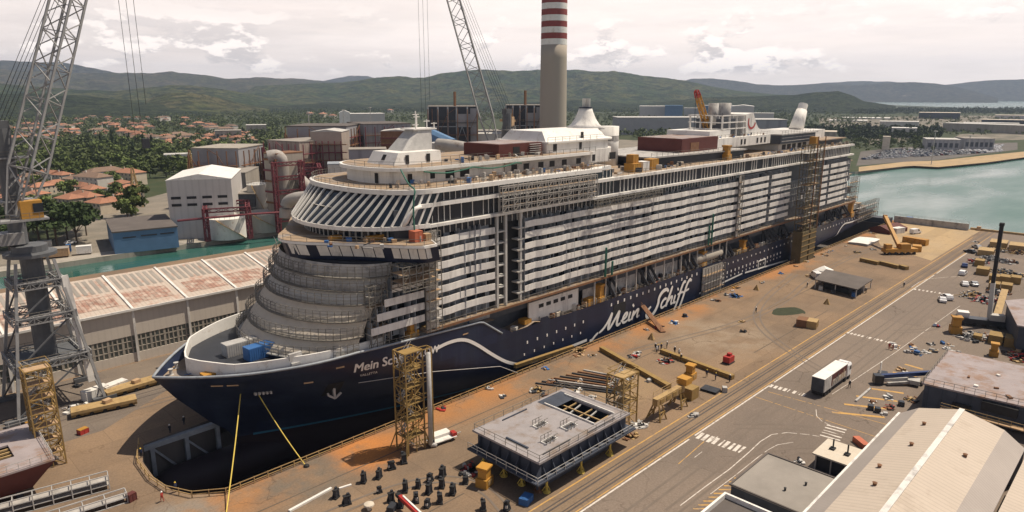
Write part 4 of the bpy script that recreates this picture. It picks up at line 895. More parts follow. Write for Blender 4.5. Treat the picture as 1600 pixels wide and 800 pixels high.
for u, v, h_ in ((90.4, C - 2.2, 1.0), (92.2, C, 3.6), (93.2, C + 1, 2.9), (95.6, C - 2, 1.2), (94.4, C - 1, 1.8)):
    b = MB(); b.tube([(u, v, 53.0), (u, v, 53.0 + h_)], .13, 6); b.bar((u - .8, v, 53.0 + h_ * .8), (u + .8, v, 53.0 + h_ * .8), .16); b.build('antenna', M['white'], mp_)
b = MB(); b.box((109.4, C - 8, 46.06), (124, C + 4, 48.9)); h = b.build('red_primed_block', M['maroon'], SHIP); door(h, 114, C - 8, 46.3, 2.2, 1.9)
b = MB(); b.box((110, C - 7.4, 48.9), (123, C + 3.4, 49.0)); b.build('block_top', M['blockmauve'], h)
for k in range(5):
    b = MB(); b.box((119.3, C - 8.5, 46.5 + k * .5), (123.2, C - 8.1, 46.62 + k * .5)); b.build('stacked_plank', M['tankwhite'], h)
rr = lambda u0, u1, hw: [(u0, C - hw), (u1 - hw * .9, C - hw)] + [(u1 - hw * .9 + hw * .9 * math.sin(t), C - hw * math.cos(t)) for t in np.linspace(.2, PI - .2, 12)] + [(u1 - hw * .9, C + hw), (u0, C + hw)]
h = house(rr(127, 156, 9.4), 42.68, 46.2, 'midship_lower_house', M['white_raw'])
for u in (136, 142, 149.5): door(h, u, C - 9.4, 43.2, 1.2 if u < 148 else 2.6, 1.8)
h = house(rr(125, 155, 8.6), 46.2, 48.4, 'midship_house', M['white_raw']); door(h, 127.4, C - 8.6, 46.4, 1.4, 1.8); door(h, 137.5, C - 8.6, 46.4, 1.0, 1.8)
b = MB(); b.prism(rr(125, 156.5, 9.2), 48.4, 48.8); b.build('midship_ledge', M['white'], SHIP)
b = MB(); pr_ = rr(125.6, 154.5, 7.8); n = len(pr_); c = (140, C)
b.add([(p[0], p[1], 48.8) for p in pr_] + [(c[0] + (p[0] - c[0]) * .93, C + (p[1] - C) * .72, 51.2) for p in pr_], [tuple(range(n, 2 * n))] + [(i, (i + 1) % n, n + (i + 1) % n, n + i) for i in range(n)]); h = b.build('midship_upper_house', M['white'], SHIP); door(h, 139.5, C - 7.5, 48.9, 1.0, 1.8)
b = MB(); b.lathe([(5.6, -.3), (3.9, .9), (2.9, 2.4), (2.1, 4.2), (1.8, 5.2)], (150.5, C, 51.2), 20); h = b.build('exhaust_cone', M['white_raw'], SHIP, True)
b = MB(); b.lathe([(1.9, 0), (1.9, .35)], (150.5, C, 56.4), 16); b.build('cone_band', M['navy'], h)
for du, dv_ in ((-.8, 0), (.6, .5), (.3, -.8)):
    b = MB(); b.tube([(150.5 + du, C + dv_, 56.5), (150.5 + du, C + dv_, 59.0)], .45, 8); b.build('exhaust_pipe', M['tankwhite'], h)
b = MB(); b.lathe([(3.6, 0), (3.6, 11.2)], (163, C + 2, 39.92), 20); h = b.build('round_trunk', M['white_raw'], SHIP, True)
b = MB(); b.lathe([(3.65, 0), (3.65, 1.5)], (163, C + 2, 47), 20); b.build('trunk_band', M['greyplate'], h)
# aft group
b = MB(); b.prism([(166, 108.5), (214, 104.2), (214, 135), (166, 131)], 39.92, 42.4); b.build('pool_bar_block', M['dark'], SHIP)
b = MB(); b.prism([(165, 108), (215, 103.6), (215, 136), (165, 132)], 42.4, 42.8); b.build('pool_bar_roof', M['greyplate'], SHIP)
b = MB(); b.box((185, 110, 42.8), (207, 126, 46.9)); h = b.build('red_primed_house', M['maroon'], SHIP); b = MB(); b.box((185.6, 110.6, 46.9), (206.4, 125.4, 47.0)); b.build('block_top', M['blockmauve'], h)
b = MB(); b.box((190, 109.9, 43), (195, 110.2, 45.6)); b.build('panel_recess', M['rust'], h)
b = MB(); b.box((207, 110, 42.8), (246, 130, 46.0)); h = b.build('funnel_house', M['white_raw'], SHIP)
for u in (223, 225.5, 235, 238, 241): door(h, u, 110, 43.4, 1.2, 1.8)
b = MB(); b.box((205, 112, 46.0), (219, 128, 48.4)); b.build('funnel_side_house', M['white'], SHIP)
for v in (112.4, 116.5, 120.5, 124.5):
    for u in (214, 219, 224, 229):
        b = MB(); b.box((u, v, 46), (u + .5, v + .5, 53)); b.build('funnel_frame_post', M['white_raw'], SHIP)
for z in (48.6, 50.7, 53):
    b = MB(); b.box((213.6, 112, z), (230, 112.5, z + .35)); b.build('funnel_frame_beam', M['white_raw'], SHIP)
    b = MB(); b.box((213.6, 124.5, z), (230, 125, z + .35)); b.build('funnel_frame_beam', M['white_raw'], SHIP)
    b = MB(); b.box((213.2, 112, z + .02), (213.6, 125, z + .33)); b.build('funnel_frame_beam', M['white_raw'], SHIP)
b = MB(); b.box((217, 114, 46), (228, 124, 52)); b.build('funnel_casing', M['darkwall'], SHIP)
for u, v in ((217.5, 118), (224.5, 117), (227.5, 120)):
    b = MB(); b.tube([(u, v, 50), (u, v, 57.2)], 1.7, 14); b.build('funnel_stack', M['greyplate'], SHIP, True)
b = MB(); pf = [(230.0, 53.4), (235.6, 53.8), (237.4, 51.2), (240, 48.6), (246, 46.2), (246, 45.9), (231, 45.9)]
b.add([(u, 112.2, z) for u, z in pf] + [(u, 127, z) for u, z in pf], [tuple(range(7)), tuple(range(7, 14))[::-1]] + [(7 + i, 7 + (i + 1) % 7, (i + 1) % 7, i) for i in range(7)]); fin_ = b.build('funnel_fin', M['white_raw'], SHIP)
b = MB(); arc = smooth([(232.2, 52.0), (232.0, 49.6), (234.2, 48.2), (236.8, 49.0), (237.4, 50.4)], 3); rows = []
for i, p in enumerate(arc):
    d = (Vector(arc[min(i + 1, len(arc) - 1)]) - Vector(arc[max(i - 1, 0)])).normalized(); nn = Vector((-d.y, d.x)) * (.38 if 2 < i < len(arc) - 3 else .22); rows.append([(p[0] - nn.x, 112.1, p[1] - nn.y), (p[0] + nn.x, 112.1, p[1] + nn.y)])
b.grid(rows); b.lathe([(.01, 0), (.5, .01)], (0, 0, -900), 3); b.v = b.v[:-6]; k_ = [i for i, f in enumerate(b.f) if max(f) < len(b.v)]; b.f = [b.f[i] for i in k_]; b.mi = [0] * len(b.f); b.build('funnel_emblem', M['red'], fin_)
b = MB(); b.box((249, 108, 39.92), (284, 132, 42.4)); h = b.build('aft_lower_house', M['tankwhite'], SHIP)
for u in (252, 256.5, 261, 266, 271): door(h, u, 108, 40.2, 3.2, 1.8)
b = MB(); b.box((248, 107, 42.4), (280, 133, 45.6)); h = b.build('aft_upper_house', M['darkwall'], SHIP)
for z in (43.2, 44.4):
    b = MB(); b.box((249, 106.85, z), (279, 107.1, z + .25)); b.build('window_rail', M['greyplate'], h)
b = MB(); b.box((247.4, 106.4, 45.6), (281, 133.6, 46.0)); b.build('aft_house_roof', M['greyplate'], SHIP)
b = MB(); b.box((281, 112, 42.4), (303, 130, 45.8)); b.build('aft_casing', M['white_raw'], SHIP)
b = MB(); b.tube([(292.5, 120, 45.8), (296.5, 120, 53.5)], [3.0, 2.2], 18); h = b.build('aft_funnel', M['white_raw'], SHIP, True); b = MB(); b.tube([(296.6, 120, 53.7), (297.7, 120, 56)], 1.9, 16); b.build('funnel_tip', M['white_raw'], h)
b = MB(); b.box((283, 106.5, 39.92), (309, 133.5, 42.0)); b.build('aft_bar_block', M['dark'], SHIP); b = MB(); b.box((282, 105.5, 42.0), (310, 134.5, 42.38)); b.build('aft_bar_roof', M['decktan'], SHIP)
# stern terraces
for u1, z0, z1, m in ((313, 30, 32.4, 'tankwhite'), (314, 24, 26.5, 'greyplate'), (317, 18, 20.6, 'greyplate'), (325, 12.2, 15, 'tankwhite'), (332, 8.8, 11.8, 'greyplate'), (340, 7.0, 9.6, 'tankwhite')):
    b = MB(); b.box((300 if u1 < 320 else 309, 103.5, z0), (u1, 136.5, z1)); b.build('stern_terrace', M[m], SHIP)
    b = MB(); b.box((u1 - 4, 102.9, z1), (u1 + .6, 137, z1 + .3)); b.build('terrace_edge', M['decktan'], SHIP)
b = MB(); b.grid([[(u, C - HB(u, 5.5) + .2, 7.0) for u in np.linspace(309, 348, 8)], [(u, C + HB(u, 5.5) - .2, 7.0) for u in np.linspace(309, 348, 8)]]); b.build('mooring_deck', M['decktan'], SHIP)
# deck-edge guard rails
def guard(pts, name='guard_rail', m='scaff', h_=1.1, st=2.5, parent=SHIP):
    b = MB()
    for i in range(len(pts) - 1):
        p, q = Vector(pts[i]), Vector(pts[i + 1]); L_ = (q - p).length; n = max(1, int(L_ / st))
        b.bar(p + ZU * h_, q + ZU * h_, .07); b.bar(p + ZU * h_ * .5, q + ZU * h_ * .5, .05)
        for k in range(n): b.bar(p.lerp(q, k / n), p.lerp(q, k / n) + ZU * h_, .07)
    return b.build(name, M[m], parent)
guard([(p[0] + .4, C + (p[1] - C) * .975, 42.65) for p in top] + [(134, S + .2, 42.65)]); guard([(141, S + .3, 39.9), (308, S + .3, 39.9)]); guard([(140, C - 12, 46), (84, C - 12.2, 46), (79.6, C - 9, 46), (76.8, C - 3, 46), (76.8, C + 4, 46)])
guard([(p[0] + .25, C + (p[1] - C) * .985, 33.3) for p in half]); guard([(125, C - 9, 48.8), (147, C - 9, 48.8)]); guard([(94, C - 6, 46), (110, C - 6, 46)])
guard([(207, 110.2, 46), (246, 110.2, 46)]); guard([(166, 108.3, 42.8), (214, 104, 42.8)]); guard([(249, 107, 46), (280, 107, 46)]); guard([(80, S - .1, 14.85), (318, S - .1, 14.85)], h_=.9, st=3.5)
guard([(u, C - HB(u, 5.3) + .1, ZS(u)) for u in (114, 130, 150, 200, 250, 300, 346)], h_=.8, st=3.5); guard([(u, C - HB(u, 13.9) + .3, ZS(u)) for u in (66, 75, 85, 92)], h_=.9)
# ================================================================== THE YARD
def lat_tower(name, label, cat, u0, v0, w_, d_, h_, levels, m, mdark=None, stair=True, group=None, top=True, r=.09):
    t = T(name, label, cat, (u0, v0, 0), group); x0, x1, y0, y1 = u0 - w_ / 2, u0 + w_ / 2, v0 - d_ / 2, v0 + d_ / 2
    cs = [(x0, y0), (x1, y0), (x1, y1), (x0, y1)]; b = MB()
    for x, y in cs: b.bar((x, y, 0), (x, y, h_), r * 2.4)
    for k in range(levels):
        za, zb_ = h_ * k / levels, h_ * (k + 1) / levels
        for i in range(4):
            p, q = cs[i], cs[(i + 1) % 4]
            b.bar((*p, zb_), (*q, zb_), r * 2); b.bar((*p, za + .05), (*q, zb_), r * 1.5) if (k + i) % 2 else b.bar((*q, za + .05), (*p, zb_), r * 1.5)
            m_ = ((p[0] + q[0]) / 2, (p[1] + q[1]) / 2); b.bar((*m_, za), (*m_, zb_), r * 1.3)
            b.bar((*p, zb_ + .95), (*q, zb_ + .95), r) if k < levels - 1 or top else None
    b.build('lattice_frame', m, t)
    for k in range(1, levels + 1):
        z = h_ * k / levels; b = MB(); b.box((x0 + .15, y0 + .15, z - .06), (x1 - .15, y1 - w_ * .28, z)); b.build('platform', mdark or m, t)
    if stair:
        for k in range(levels):
            za, zb_ = h_ * k / levels, h_ * (k + 1) / levels; b = MB(); s0, s1 = (x0 + .5, x1 - .5) if k % 2 else (x1 - .5, x0 + .5)
            for yy in (y1 - w_ * .24, y1 - .25): b.bar((s0, yy, za), (s1, yy, zb_), .12, .22); b.bar((s0, yy, za + 1), (s1, yy, zb_ + 1), .06)
            for j in range(1, 9): b.box((inset(s0, s1, j / 9) - .12, y1 - w_ * .24, inset(za, zb_, j / 9) - .03), (inset(s0, s1, j / 9) + .12, y1 - .25, inset(za, zb_, j / 9)))
            b.build('stair_flight', M['lightsteel'], t)
    return t
t = lat_tower('scaffold_tower', 'tall yellow stair tower with a grey vertical duct beside the ship bow', 'access tower', 64.6, 88.3, 3.6, 3.3, 18.3, 6, M['yellowdull'], M['yellowdull'], top=False)
b = MB(); b.tube([(67.3, 86.2, .6), (67.3, 86.2, 17.6)], .42, 10); b.tube([(67.3, 86.2, .6), (68.2, 85.8, .3)], .42, 8); b.build('duct_pipe', M['lightsteel'], t, True)
b = MB()
for z in np.linspace(1, 18.3, 7): b.bar((66.4, 86.4, z), (68.1, 86.4, z), .14); b.bar((68.1, 86.4, z), (68.1, 87.6, z), .14); b.bar((68.1, 87.6, z), (66.4, 88.0, z), .14)
for x, y in ((68.1, 86.4), (68.1, 87.6)): b.bar((x, y, 0), (x, y, 18.3), .18)
b.build('duct_cage', M['yellowdull'], t)
for dx_, dy_ in ((-2.3, -2.0), (2.2, -1.9), (-2.2, 2.0), (2.4, 2.1)):
    b = MB(); b.bar((64.6 + dx_ * .75, 88.3 + dy_ * .75, 4), (64.6 + dx_ * 1.25, 88.3 + dy_ * 1.25, .1), .2); b.build('raker_leg', M['yellowdull'], t)
lat_tower('scaffold_tower', 'greenish grey stair scaffold beside the raised grey ship block', 'access tower', 97.2, 67.3, 4.6, 3.6, 10.6, 4, M['yellowdull'], M['brass'])
lat_tower('scaffold_tower', 'brown yellow stair tower standing by the legs of the grey portal crane', 'access tower', 19.4, 127.2, 3.6, 3.4, 17.2, 7, M['yellowdull'], M['wood'])
# ---- people
def make_person(kind):
    P = dict(hip=(0, 0, .95), belly=(0, 0, 1.12), chest=(0.0, 0, 1.38), neck=(0, 0, 1.52), head=(0.02, 0, 1.63), crown=(0.0, 0, 1.74))
    st = .18 if kind == 'walk' else 0
    sk = [('hip', 'belly'), ('belly', 'chest'), ('chest', 'neck'), ('neck', 'head'), ('head', 'crown')]
    for s_, n_ in ((1, 'l'), (-1, 'r')):
        P['hp' + n_] = (0, .10 * s_, .90); P['kn' + n_] = (.06 + st * s_ * .6, .11 * s_, .50); P['an' + n_] = (-.02 + st * s_, .12 * s_, .09); P['to' + n_] = (.15 + st * s_, .13 * s_, .05)
        P['sh' + n_] = (0, .19 * s_, 1.42); P['el' + n_] = ((.10 if kind == 'point' and s_ > 0 else -.04 - st * s_ * .4), .27 * s_, 1.16 if not (kind == 'point' and s_ > 0) else 1.30); P['wr' + n_] = ((.34 if kind == 'point' and s_ > 0 else .08 - st * s_ * .7), .27 * s_, .92 if not (kind == 'point' and s_ > 0) else 1.38); P['ha' + n_] = (P['wr' + n_][0] + .04, .27 * s_, P['wr' + n_][2] - (.10 if P['wr' + n_][2] < 1.2 else -.04))
        sk += [('hip', 'hp' + n_), ('hp' + n_, 'kn' + n_), ('kn' + n_, 'an' + n_), ('an' + n_, 'to' + n_), ('chest', 'sh' + n_), ('sh' + n_, 'el' + n_), ('el' + n_, 'wr' + n_), ('wr' + n_, 'ha' + n_)]
    rad = dict(hip=.15, belly=.14, chest=.165, neck=.06, head=.105, crown=.075, hp=.11, kn=.07, an=.05, to=.045, sh=.075, el=.055, wr=.04, ha=.045)
    ks = list(P); me = bpy.data.meshes.new('p'); me.from_pydata([P[k] for k in ks], [(ks.index(a), ks.index(c)) for a, c in sk], [])
    o = bpy.data.objects.new('p', me); COL.objects.link(o); md = o.modifiers.new('s', 'SKIN'); ss = o.modifiers.new('d', 'SUBSURF'); ss.levels = 1
    for i, k in enumerate(ks):
        r_ = rad.get(k) or rad[k[:-1]]; o.data.skin_vertices[0].data[i].radius = (r_, r_ * (1.25 if k in ('chest', 'hip', 'belly') else 1))
        o.data.skin_vertices[0].data[i].use_root = (k == 'hip')
    dg = bpy.context.evaluated_depsgraph_get(); m2 = bpy.data.meshes.new_from_object(o.evaluated_get(dg)); bpy.data.objects.remove(o); bpy.data.meshes.remove(me)
    return m2
M['skin'] = mat('skin', (0.42, 0.26, 0.19), .6, var=.05)
CLOTH = {'dark overalls': (0.02, 0.024, 0.035), 'navy overalls': (0.02, 0.03, 0.075), 'red overalls': (0.33, 0.045, 0.035), 'orange vest': (0.5, 0.17, 0.04), 'white shirt': (0.6, 0.6, 0.6), 'grey overalls': (0.09, 0.09, 0.10)}
CM = {k: mat('cloth_' + k.replace(' ', '_'), c, .85, var=.12, scale=4) for k, c in CLOTH.items()}
PM = {k: make_person(k) for k in ('stand', 'walk', 'point')}
HM = {}
for k, c in (('white', (.7, .7, .7)), ('yellow', (.6, .42, .05))):
    b = MB(); b.lathe([(.16, 1.665), (.135, 1.68), (.125, 1.74), (.085, 1.80), (.02, 1.825)], (0, 0, 0), 10); HM[k] = (b, mat('helmet_' + k, c, .4, var=.03))
def person(p, pose, cloth, rz, label, legs='dark overalls', helmet='white'):
    me = PM[pose].copy(); me.name = 'body'; me.materials.clear()
    for mm in (CM[cloth], CM[legs], M['skin']): me.materials.append(mm)
    for f in me.polygons:
        c = f.center; f.material_index = 2 if c.z > 1.52 or (abs(c.y) > .22 and (c.z < .93 or c.x > .3)) else (1 if c.z < .98 and abs(c.y) < .24 else 0)
        f.use_smooth = True
    t = T('person', label, 'person', (p.x, p.y, p.z), None, rz); o = bpy.data.objects.new('body', me); COL.objects.link(o); o.parent = t
    b, mm = HM[helmet]; c = MB(); c.add(b.v, b.f); c.build('helmet', mm, t, True, True)
    return t
zp = .01
for (x, y), pose, cl, rz, lb in (
    ((1327, 606), 'walk', 'dark overalls', .8, 'person in dark overalls walking on the road beside the white truck'),
    ((1389, 546), 'stand', 'red overalls', .3, 'person in red jacket at the road edge, nearer the zebra stripes'),
    ((1395, 547), 'stand', 'red overalls', 2.0, 'person in red jacket at the road edge, on the shed side of the pair'),
    ((1024, 547), 'stand', 'dark overalls', .2, 'person in dark overalls standing at the left edge of the standing group'),
    ((1028, 549), 'walk', 'navy overalls', 1.4, 'person in navy overalls in the middle of the standing group by the yellow girder'),
    ((1033, 547), 'stand', 'navy overalls', 2.9, 'person in navy overalls at the far end of the yellow girder'),
    ((1026, 552), 'stand', 'white shirt', .9, 'person with pale shoes and shirt at the front of the standing group'),
    ((1042, 544), 'stand', 'dark overalls', 2.4, 'lone person in dark clothes a few steps behind the standing group'),
    ((1054, 552), 'stand', 'dark overalls', 4.1, 'person in dark clothes standing behind the yellow girder'),
    ((1061, 556), 'point', 'white shirt', 3.2, 'person in white shirt reaching out behind the yellow girder'),
    ((1047, 562), 'walk', 'navy overalls', 2.2, 'person in navy overalls walking in front of the yellow girder'),
    ((1064, 564), 'stand', 'dark overalls', .4, 'person in dark overalls leaning close to the middle of the yellow girder'),
    ((1104, 589), 'stand', 'navy overalls', .5, 'person in navy clothes standing between the two girders near the crane track'),
    ((1118, 594), 'stand', 'navy overalls', 1.7, 'person in blue clothes standing midway between two others near the crane track'),
    ((1140, 597), 'walk', 'dark overalls', 2.7, 'person in dark clothes walking at the yellow line of the crane track'),
    ((1181, 489), 'walk', 'dark overalls', 1.1, 'lone person in dark clothes walking across the open quay'),
    ((1412, 449), 'stand', 'dark overalls', .4, 'person in dark clothes walking along the crane track far along the quay'),
    ((1261, 449), 'stand', 'dark overalls', 2.4, 'person in dark clothes at the corner of the dark canopy by the van'),
    ((1353, 458), 'stand', 'grey overalls', 2.4, 'person in grey standing at the crane track side of the dark canopy'),
    ((254, 784), 'walk', 'red overalls', 2.0, 'person in red overalls walking past the nose of the dry dock'),
    ((275, 769), 'stand', 'navy overalls', 2.0, 'person in navy overalls standing at the dock rail below the bow'),
    ((221, 715), 'stand', 'navy overalls', .6, 'person in dark clothes at the dock nose in the shade of the bow'),
    ((266, 677), 'stand', 'dark overalls', .6, 'person in dark clothes on the shaded ledge beyond the dock nose'),
    ((288, 664), 'stand', 'dark overalls', 1.9, 'second person on the shaded ledge, closer to the hull'),
):
    q = G(x, y, zp); person(q, pose, cl, rz, lb, 'red overalls' if cl == 'red overalls' else 'dark overalls', 'yellow' if cl == 'navy overalls' else 'white')
# ---- dock railing
t = T('dock_railing', 'tan post and rail barrier along the edge of the dry dock', 'railing', (32, 101, 0))
rl = [(31.9, 123.8), (29.5, 117), (29.1, 110), (29.8, 104.7), (32.0, 100.2), (36, 97.3), (120, 97.0), (200, 97.0), (348, 97.0)]
b = MB()
for p, q in zip(rl[:-1], rl[1:]):
    for z in (.55, 1.1): b.bar((*p, z), (*q, z), .09, .12)
b.build('rail', M['brass'], t); pl = Pool('post', M['brass'], t)
for p, q in zip(rl[:-1], rl[1:]):
    n = max(1, round((Vector(q) - Vector(p)).length / 2.3))
    for k in range(n):
        c = Vector(p).lerp(Vector(q), k / n); b = MB(); b.box((c.x - .07, c.y - .07, 0), (c.x + .07, c.y + .07, 1.2)); pl.add(b)
pl.flush()
# steel trestle standing in the dock under the bow
t = T('dock_trestle', 'blue grey steel trestle frame standing in the dock under the bow', 'trestle', (33, 123.0, -12.5))
b = MB(); b.box((32.0, 122.7, -1.2), (46.0, 123.8, -.3)); b.build('top_beam', M['bluegrey'], t)
for u in (33.6, 39.5, 45.2):
    b = MB(); b.box((u - .35, 122.8, -12.9), (u + .35, 123.5, -1.2)); b.build('column', M['bluegrey'], t)
for u, d in ((33.8, 5), (39.2, 5.5)):
    b = MB(); b.bar((u, 123.1, -1.4), (u + d, 123.1, -8), .35); b.build('brace', M['bluegrey'], t)
# ---- the raised ship block in front
def hole_deck(t, poly, holes, z, m, thick=.35, name='deck_plate'):
    bm = bmesh.new(); ed = []
    for lp in [poly] + holes:
        v = [bm.verts.new((p[0] - t.location.x, p[1] - t.location.y, z - t.location.z)) for p in lp]; ed += [bm.edges.new((v[i], v[(i + 1) % len(v)])) for i in range(len(v))]
    bmesh.ops.triangle_fill(bm, use_beauty=True, use_dissolve=False, edges=ed, normal=(0, 0, 1))
    r_ = bmesh.ops.extrude_face_region(bm, geom=bm.faces[:]); bmesh.ops.translate(bm, vec=(0, 0, -thick), verts=[x for x in r_['geom'] if isinstance(x, bmesh.types.BMVert)]); bmesh.ops.recalc_face_normals(bm, faces=bm.faces[:])
    me = bpy.data.meshes.new(name); bm.to_mesh(me); bm.free(); me.materials.append(m); o = bpy.data.objects.new(name, me); COL.objects.link(o); o.parent = t; return o
rect = lambda a, c, e, f: [(a, e), (c, e), (c, f), (a, f)]
BX = T('ship_block', 'grey decked ship block raised on yellow stands in the open yard', 'ship section', (80.5, 69.5, 0))
z = 6.2
hole_deck(BX, rect(68.8, 92.2, 62.0, 77.0), [rect(84.5, 89.6, 64.0, 74.6), rect(73.6, 76.2, 65.0, 65.9), rect(76.6, 79.0, 69.6, 70.5), rect(79.5, 82.0, 65.6, 66.9)], z, M['blockgrey'])
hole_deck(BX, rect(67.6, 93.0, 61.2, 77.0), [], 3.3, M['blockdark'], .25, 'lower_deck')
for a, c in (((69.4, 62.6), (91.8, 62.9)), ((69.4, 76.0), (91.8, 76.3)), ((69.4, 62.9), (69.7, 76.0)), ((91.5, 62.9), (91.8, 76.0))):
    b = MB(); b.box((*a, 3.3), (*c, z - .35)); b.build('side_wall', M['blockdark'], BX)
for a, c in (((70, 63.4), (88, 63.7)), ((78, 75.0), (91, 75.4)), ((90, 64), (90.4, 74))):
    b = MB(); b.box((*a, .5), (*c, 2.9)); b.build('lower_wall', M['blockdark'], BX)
for u0, u1, v0, v1 in ((73.6, 76.2, 65.0, 65.9), (76.6, 79.0, 69.6, 70.5), (79.5, 82.0, 65.6, 66.9)):
    for a, c in (((u0 - .12, v0 - .12), (u1 + .12, v0)), ((u0 - .12, v1), (u1 + .12, v1 + .12)), ((u0 - .12, v0), (u0, v1)), ((u1, v0), (u1 + .12, v1))):
        b = MB(); b.box((*a, z), (*c, z + .25)); b.build('hatch_coaming', M['white_raw'], BX)
    guard([(u0, v0 - .2, z + .02), (u1, v0 - .2, z + .02)], parent=BX, st=.8); guard([(u0, v1 + .2, z + .02), (u1, v1 + .2, z + .02)], parent=BX, st=.8)
for k in range(6):
    b = MB(); v = 64.6 + k * 1.8; b.bar((84.5, v, z - .7), (89.6, v + (k % 2) * .8, z - .5), .22); b.build('beam_in_opening', M['lightsteel'] if k % 2 else M['brass'], BX)
b = MB(); b.bar((87, 64.0, z - .5), (87, 74.6, z - .5), .25); b.build('beam_in_opening', M['brass'], BX)
for a, c in (((84.2, 63.7), (84.4, 74.9)), ((89.7, 63.7), (89.9, 74.9))):
    b = MB(); b.box((*a, z), (*c, z + .3)); b.build('opening_coaming', M['white_raw'], BX)
for a, c in (((70.6, 66.2), (70.9, 71.0)), ((81.4, 62.6), (88.6, 62.75)), ((74.5, 75.6), (80.5, 75.75)), ((71, 63.2), (77.5, 63.35))):
    b = MB(); b.box((*a, z), (*c, z + .22)); b.build('deck_stiffener', M['blockdark'], BX)
guard([(69, 62.2, z), (92, 62.2, z), (92, 76.8, z)], parent=BX, st=2.2); guard([(69, 76.7, z), (69, 62.2, z)], parent=BX, st=2.2); guard([(92, 76.8, z), (69, 76.8, z)], parent=BX, st=2.2)
guard([(67.7, 76.9, 3.3), (67.7, 61.3, 3.3), (93, 61.3, 3.3)], 'walkway_rail', 'lightsteel', parent=BX, st=2.0)
pl = Pool('walkway_bracket', M['blockdark'], BX)
for v in np.arange(62.2, 76, 2.2): pl.add(MB().prism([(67.9, v - .06), (69.4, v - .06), (69.4, v + .06), (67.9, v + .06)], 3.3, [3.5, 5.6, 5.6, 3.5]))
for u in np.arange(70, 92, 2.2): pl.add(MB().prism([(u - .06, 61.5), (u + .06, 61.5), (u + .06, 62.6), (u - .06, 62.6)], 3.3, [3.5, 3.5, 5.6, 5.6]))
pl.flush()
b = MB(); b.box((84, 72.6, z + .01), (90.5, 76.4, z + .03)); b.build('dark_deck_patch', M['blockdark'], BX)
def stand(p, h_, label, m='yellowdull'):
    t = T('support_stand', label, 'support stand', (p[0], p[1], 0), 'yellow stands under the grey block')
    b = MB(); b.lathe([(.62, 0), (.62, .12), (.2, .3), (.17, h_ * .8), (.3, h_ - .12), (.3, h_)], (0, 0, 0), 10); b.build('column', M['ropeyellow'] if m == 'y' else M[m], t, False, True)
    b = MB()
    for k in range(3): a = k * 2.1; b.bar((math.cos(a) * .75, math.sin(a) * .75, .08), (math.cos(a) * .15, math.sin(a) * .15, 1.1), .12)
    b.build('base_gusset', M['ropeyellow'] if m == 'y' else M[m], t, False, True); return t
ys = [((71.2, 62.6), 'yellow stand under the near corner of the grey block, road side'), ((79.4, 62.4), 'yellow stand under the middle of the road side of the grey block'), ((70.0, 66.8), 'yellow stand behind the near corner under the grey block'), ((69.8, 70.6), 'yellow stand under the shaded short side of the grey block'), ((69.8, 75.4), 'yellow stand under the far end of the shaded short side of the grey block'), ((87.2, 62.4), 'yellow stand under the far end of the road side of the grey block')]
for p, lb in ys: stand(p, 2.9, lb, 'y')
stand((70.4, 63.6), 2.9, 'rusty stand beside the near corner of the grey block', 'rust')
# ---- yellow pedestal machines (base box with a narrower tower)
def pedestal(p, label, s_=1.0, rz=0.0, h_=3.4, m='yellow'):
    t = T('yellow_lifting_box', label, 'steel box', p, 'yellow steel boxes about the yard and decks', rz)
    b = MB(); b.cbox((0, 0, .75 * s_), (2.3 * s_, 2.0 * s_, 1.5 * s_)); b.build('base', M[m], t, False, True)
    b = MB(); b.prism([(-.75 * s_, -.75 * s_), (.75 * s_, -.75 * s_), (.75 * s_, .75 * s_), (-.75 * s_, .75 * s_)], 1.5 * s_, h_ * .82 * s_); b.build('tower', M[m], t, False, True)
    b = MB(); k = .95 * s_; vs = [(-.75 * s_, -.75 * s_), (.75 * s_, -.75 * s_), (.75 * s_, .75 * s_), (-.75 * s_, .75 * s_)]
    b.add([(x, y, h_ * .82 * s_) for x, y in vs] + [(x * 1.3, y * 1.3, h_ * .92 * s_) for x, y in vs] + [(x * 1.3, y * 1.3, h_ * s_) for x, y in vs], [(0, 1, 5, 4), (1, 2, 6, 5), (2, 3, 7, 6), (3, 0, 4, 7), (4, 5, 9, 8), (5, 6, 10, 9), (6, 7, 11, 10), (7, 4, 8, 11), (8, 9, 10, 11)]); b.build('head', M[m], t, False, True)
    b = MB(); b.cbox((1.2 * s_, 0, .8 * s_), (.06, 1.0 * s_, .9 * s_)); b.cbox((0, -1.03 * s_, .8 * s_), (1.1 * s_, .06, .8 * s_)); b.build('hatch', M['brass'], t, False, True)
    return t
g3 = lambda x, y, z=0: tuple(G(x, y, z))
pedestal(g3(757, 758), 'yellow box machine beside the shaded short side of the grey ship block', 1.0, .3)
pedestal(g3(1078, 592), 'yellow box machine standing at the end of the long yellow girder', 1.0, .1)
pedestal((76.5, 103.2, ZS(76.5) - .2), 'yellow box machine on the forward side deck of the ship', 1.05, .1)
pedestal((136.5, 102.9, 7.6), 'yellow box machine on the boat deck above the big white script', 1.2, .1, 4.2)
pedestal((188.3, 102.8, 7.8), 'yellow box machine on the boat deck before the white covered lifeboat', 1.2, 0, 4.3)
pedestal((215.5, 102.8, 7.9), 'yellow box machine on the boat deck aft of the white covered lifeboat', 1.1, 0, 4.0)
pedestal((317.0, 103.0, 7.4), 'yellow box machine on the stern corner of the boat deck', 1.5, 0, 4.4)
pedestal((203, 104.6, 39.92), 'yellow box machine at the top deck edge by the dark pool bar', 1.2, 0, 3.8)
pedestal(g3(1492, 520), 'yellow box machine on the road corner by the white truck crane', 1.25, .4, 3.6)
pedestal(g3(1552, 556), 'yellow box machine behind the far edge of the mauve block', .9, .2, 3.6)
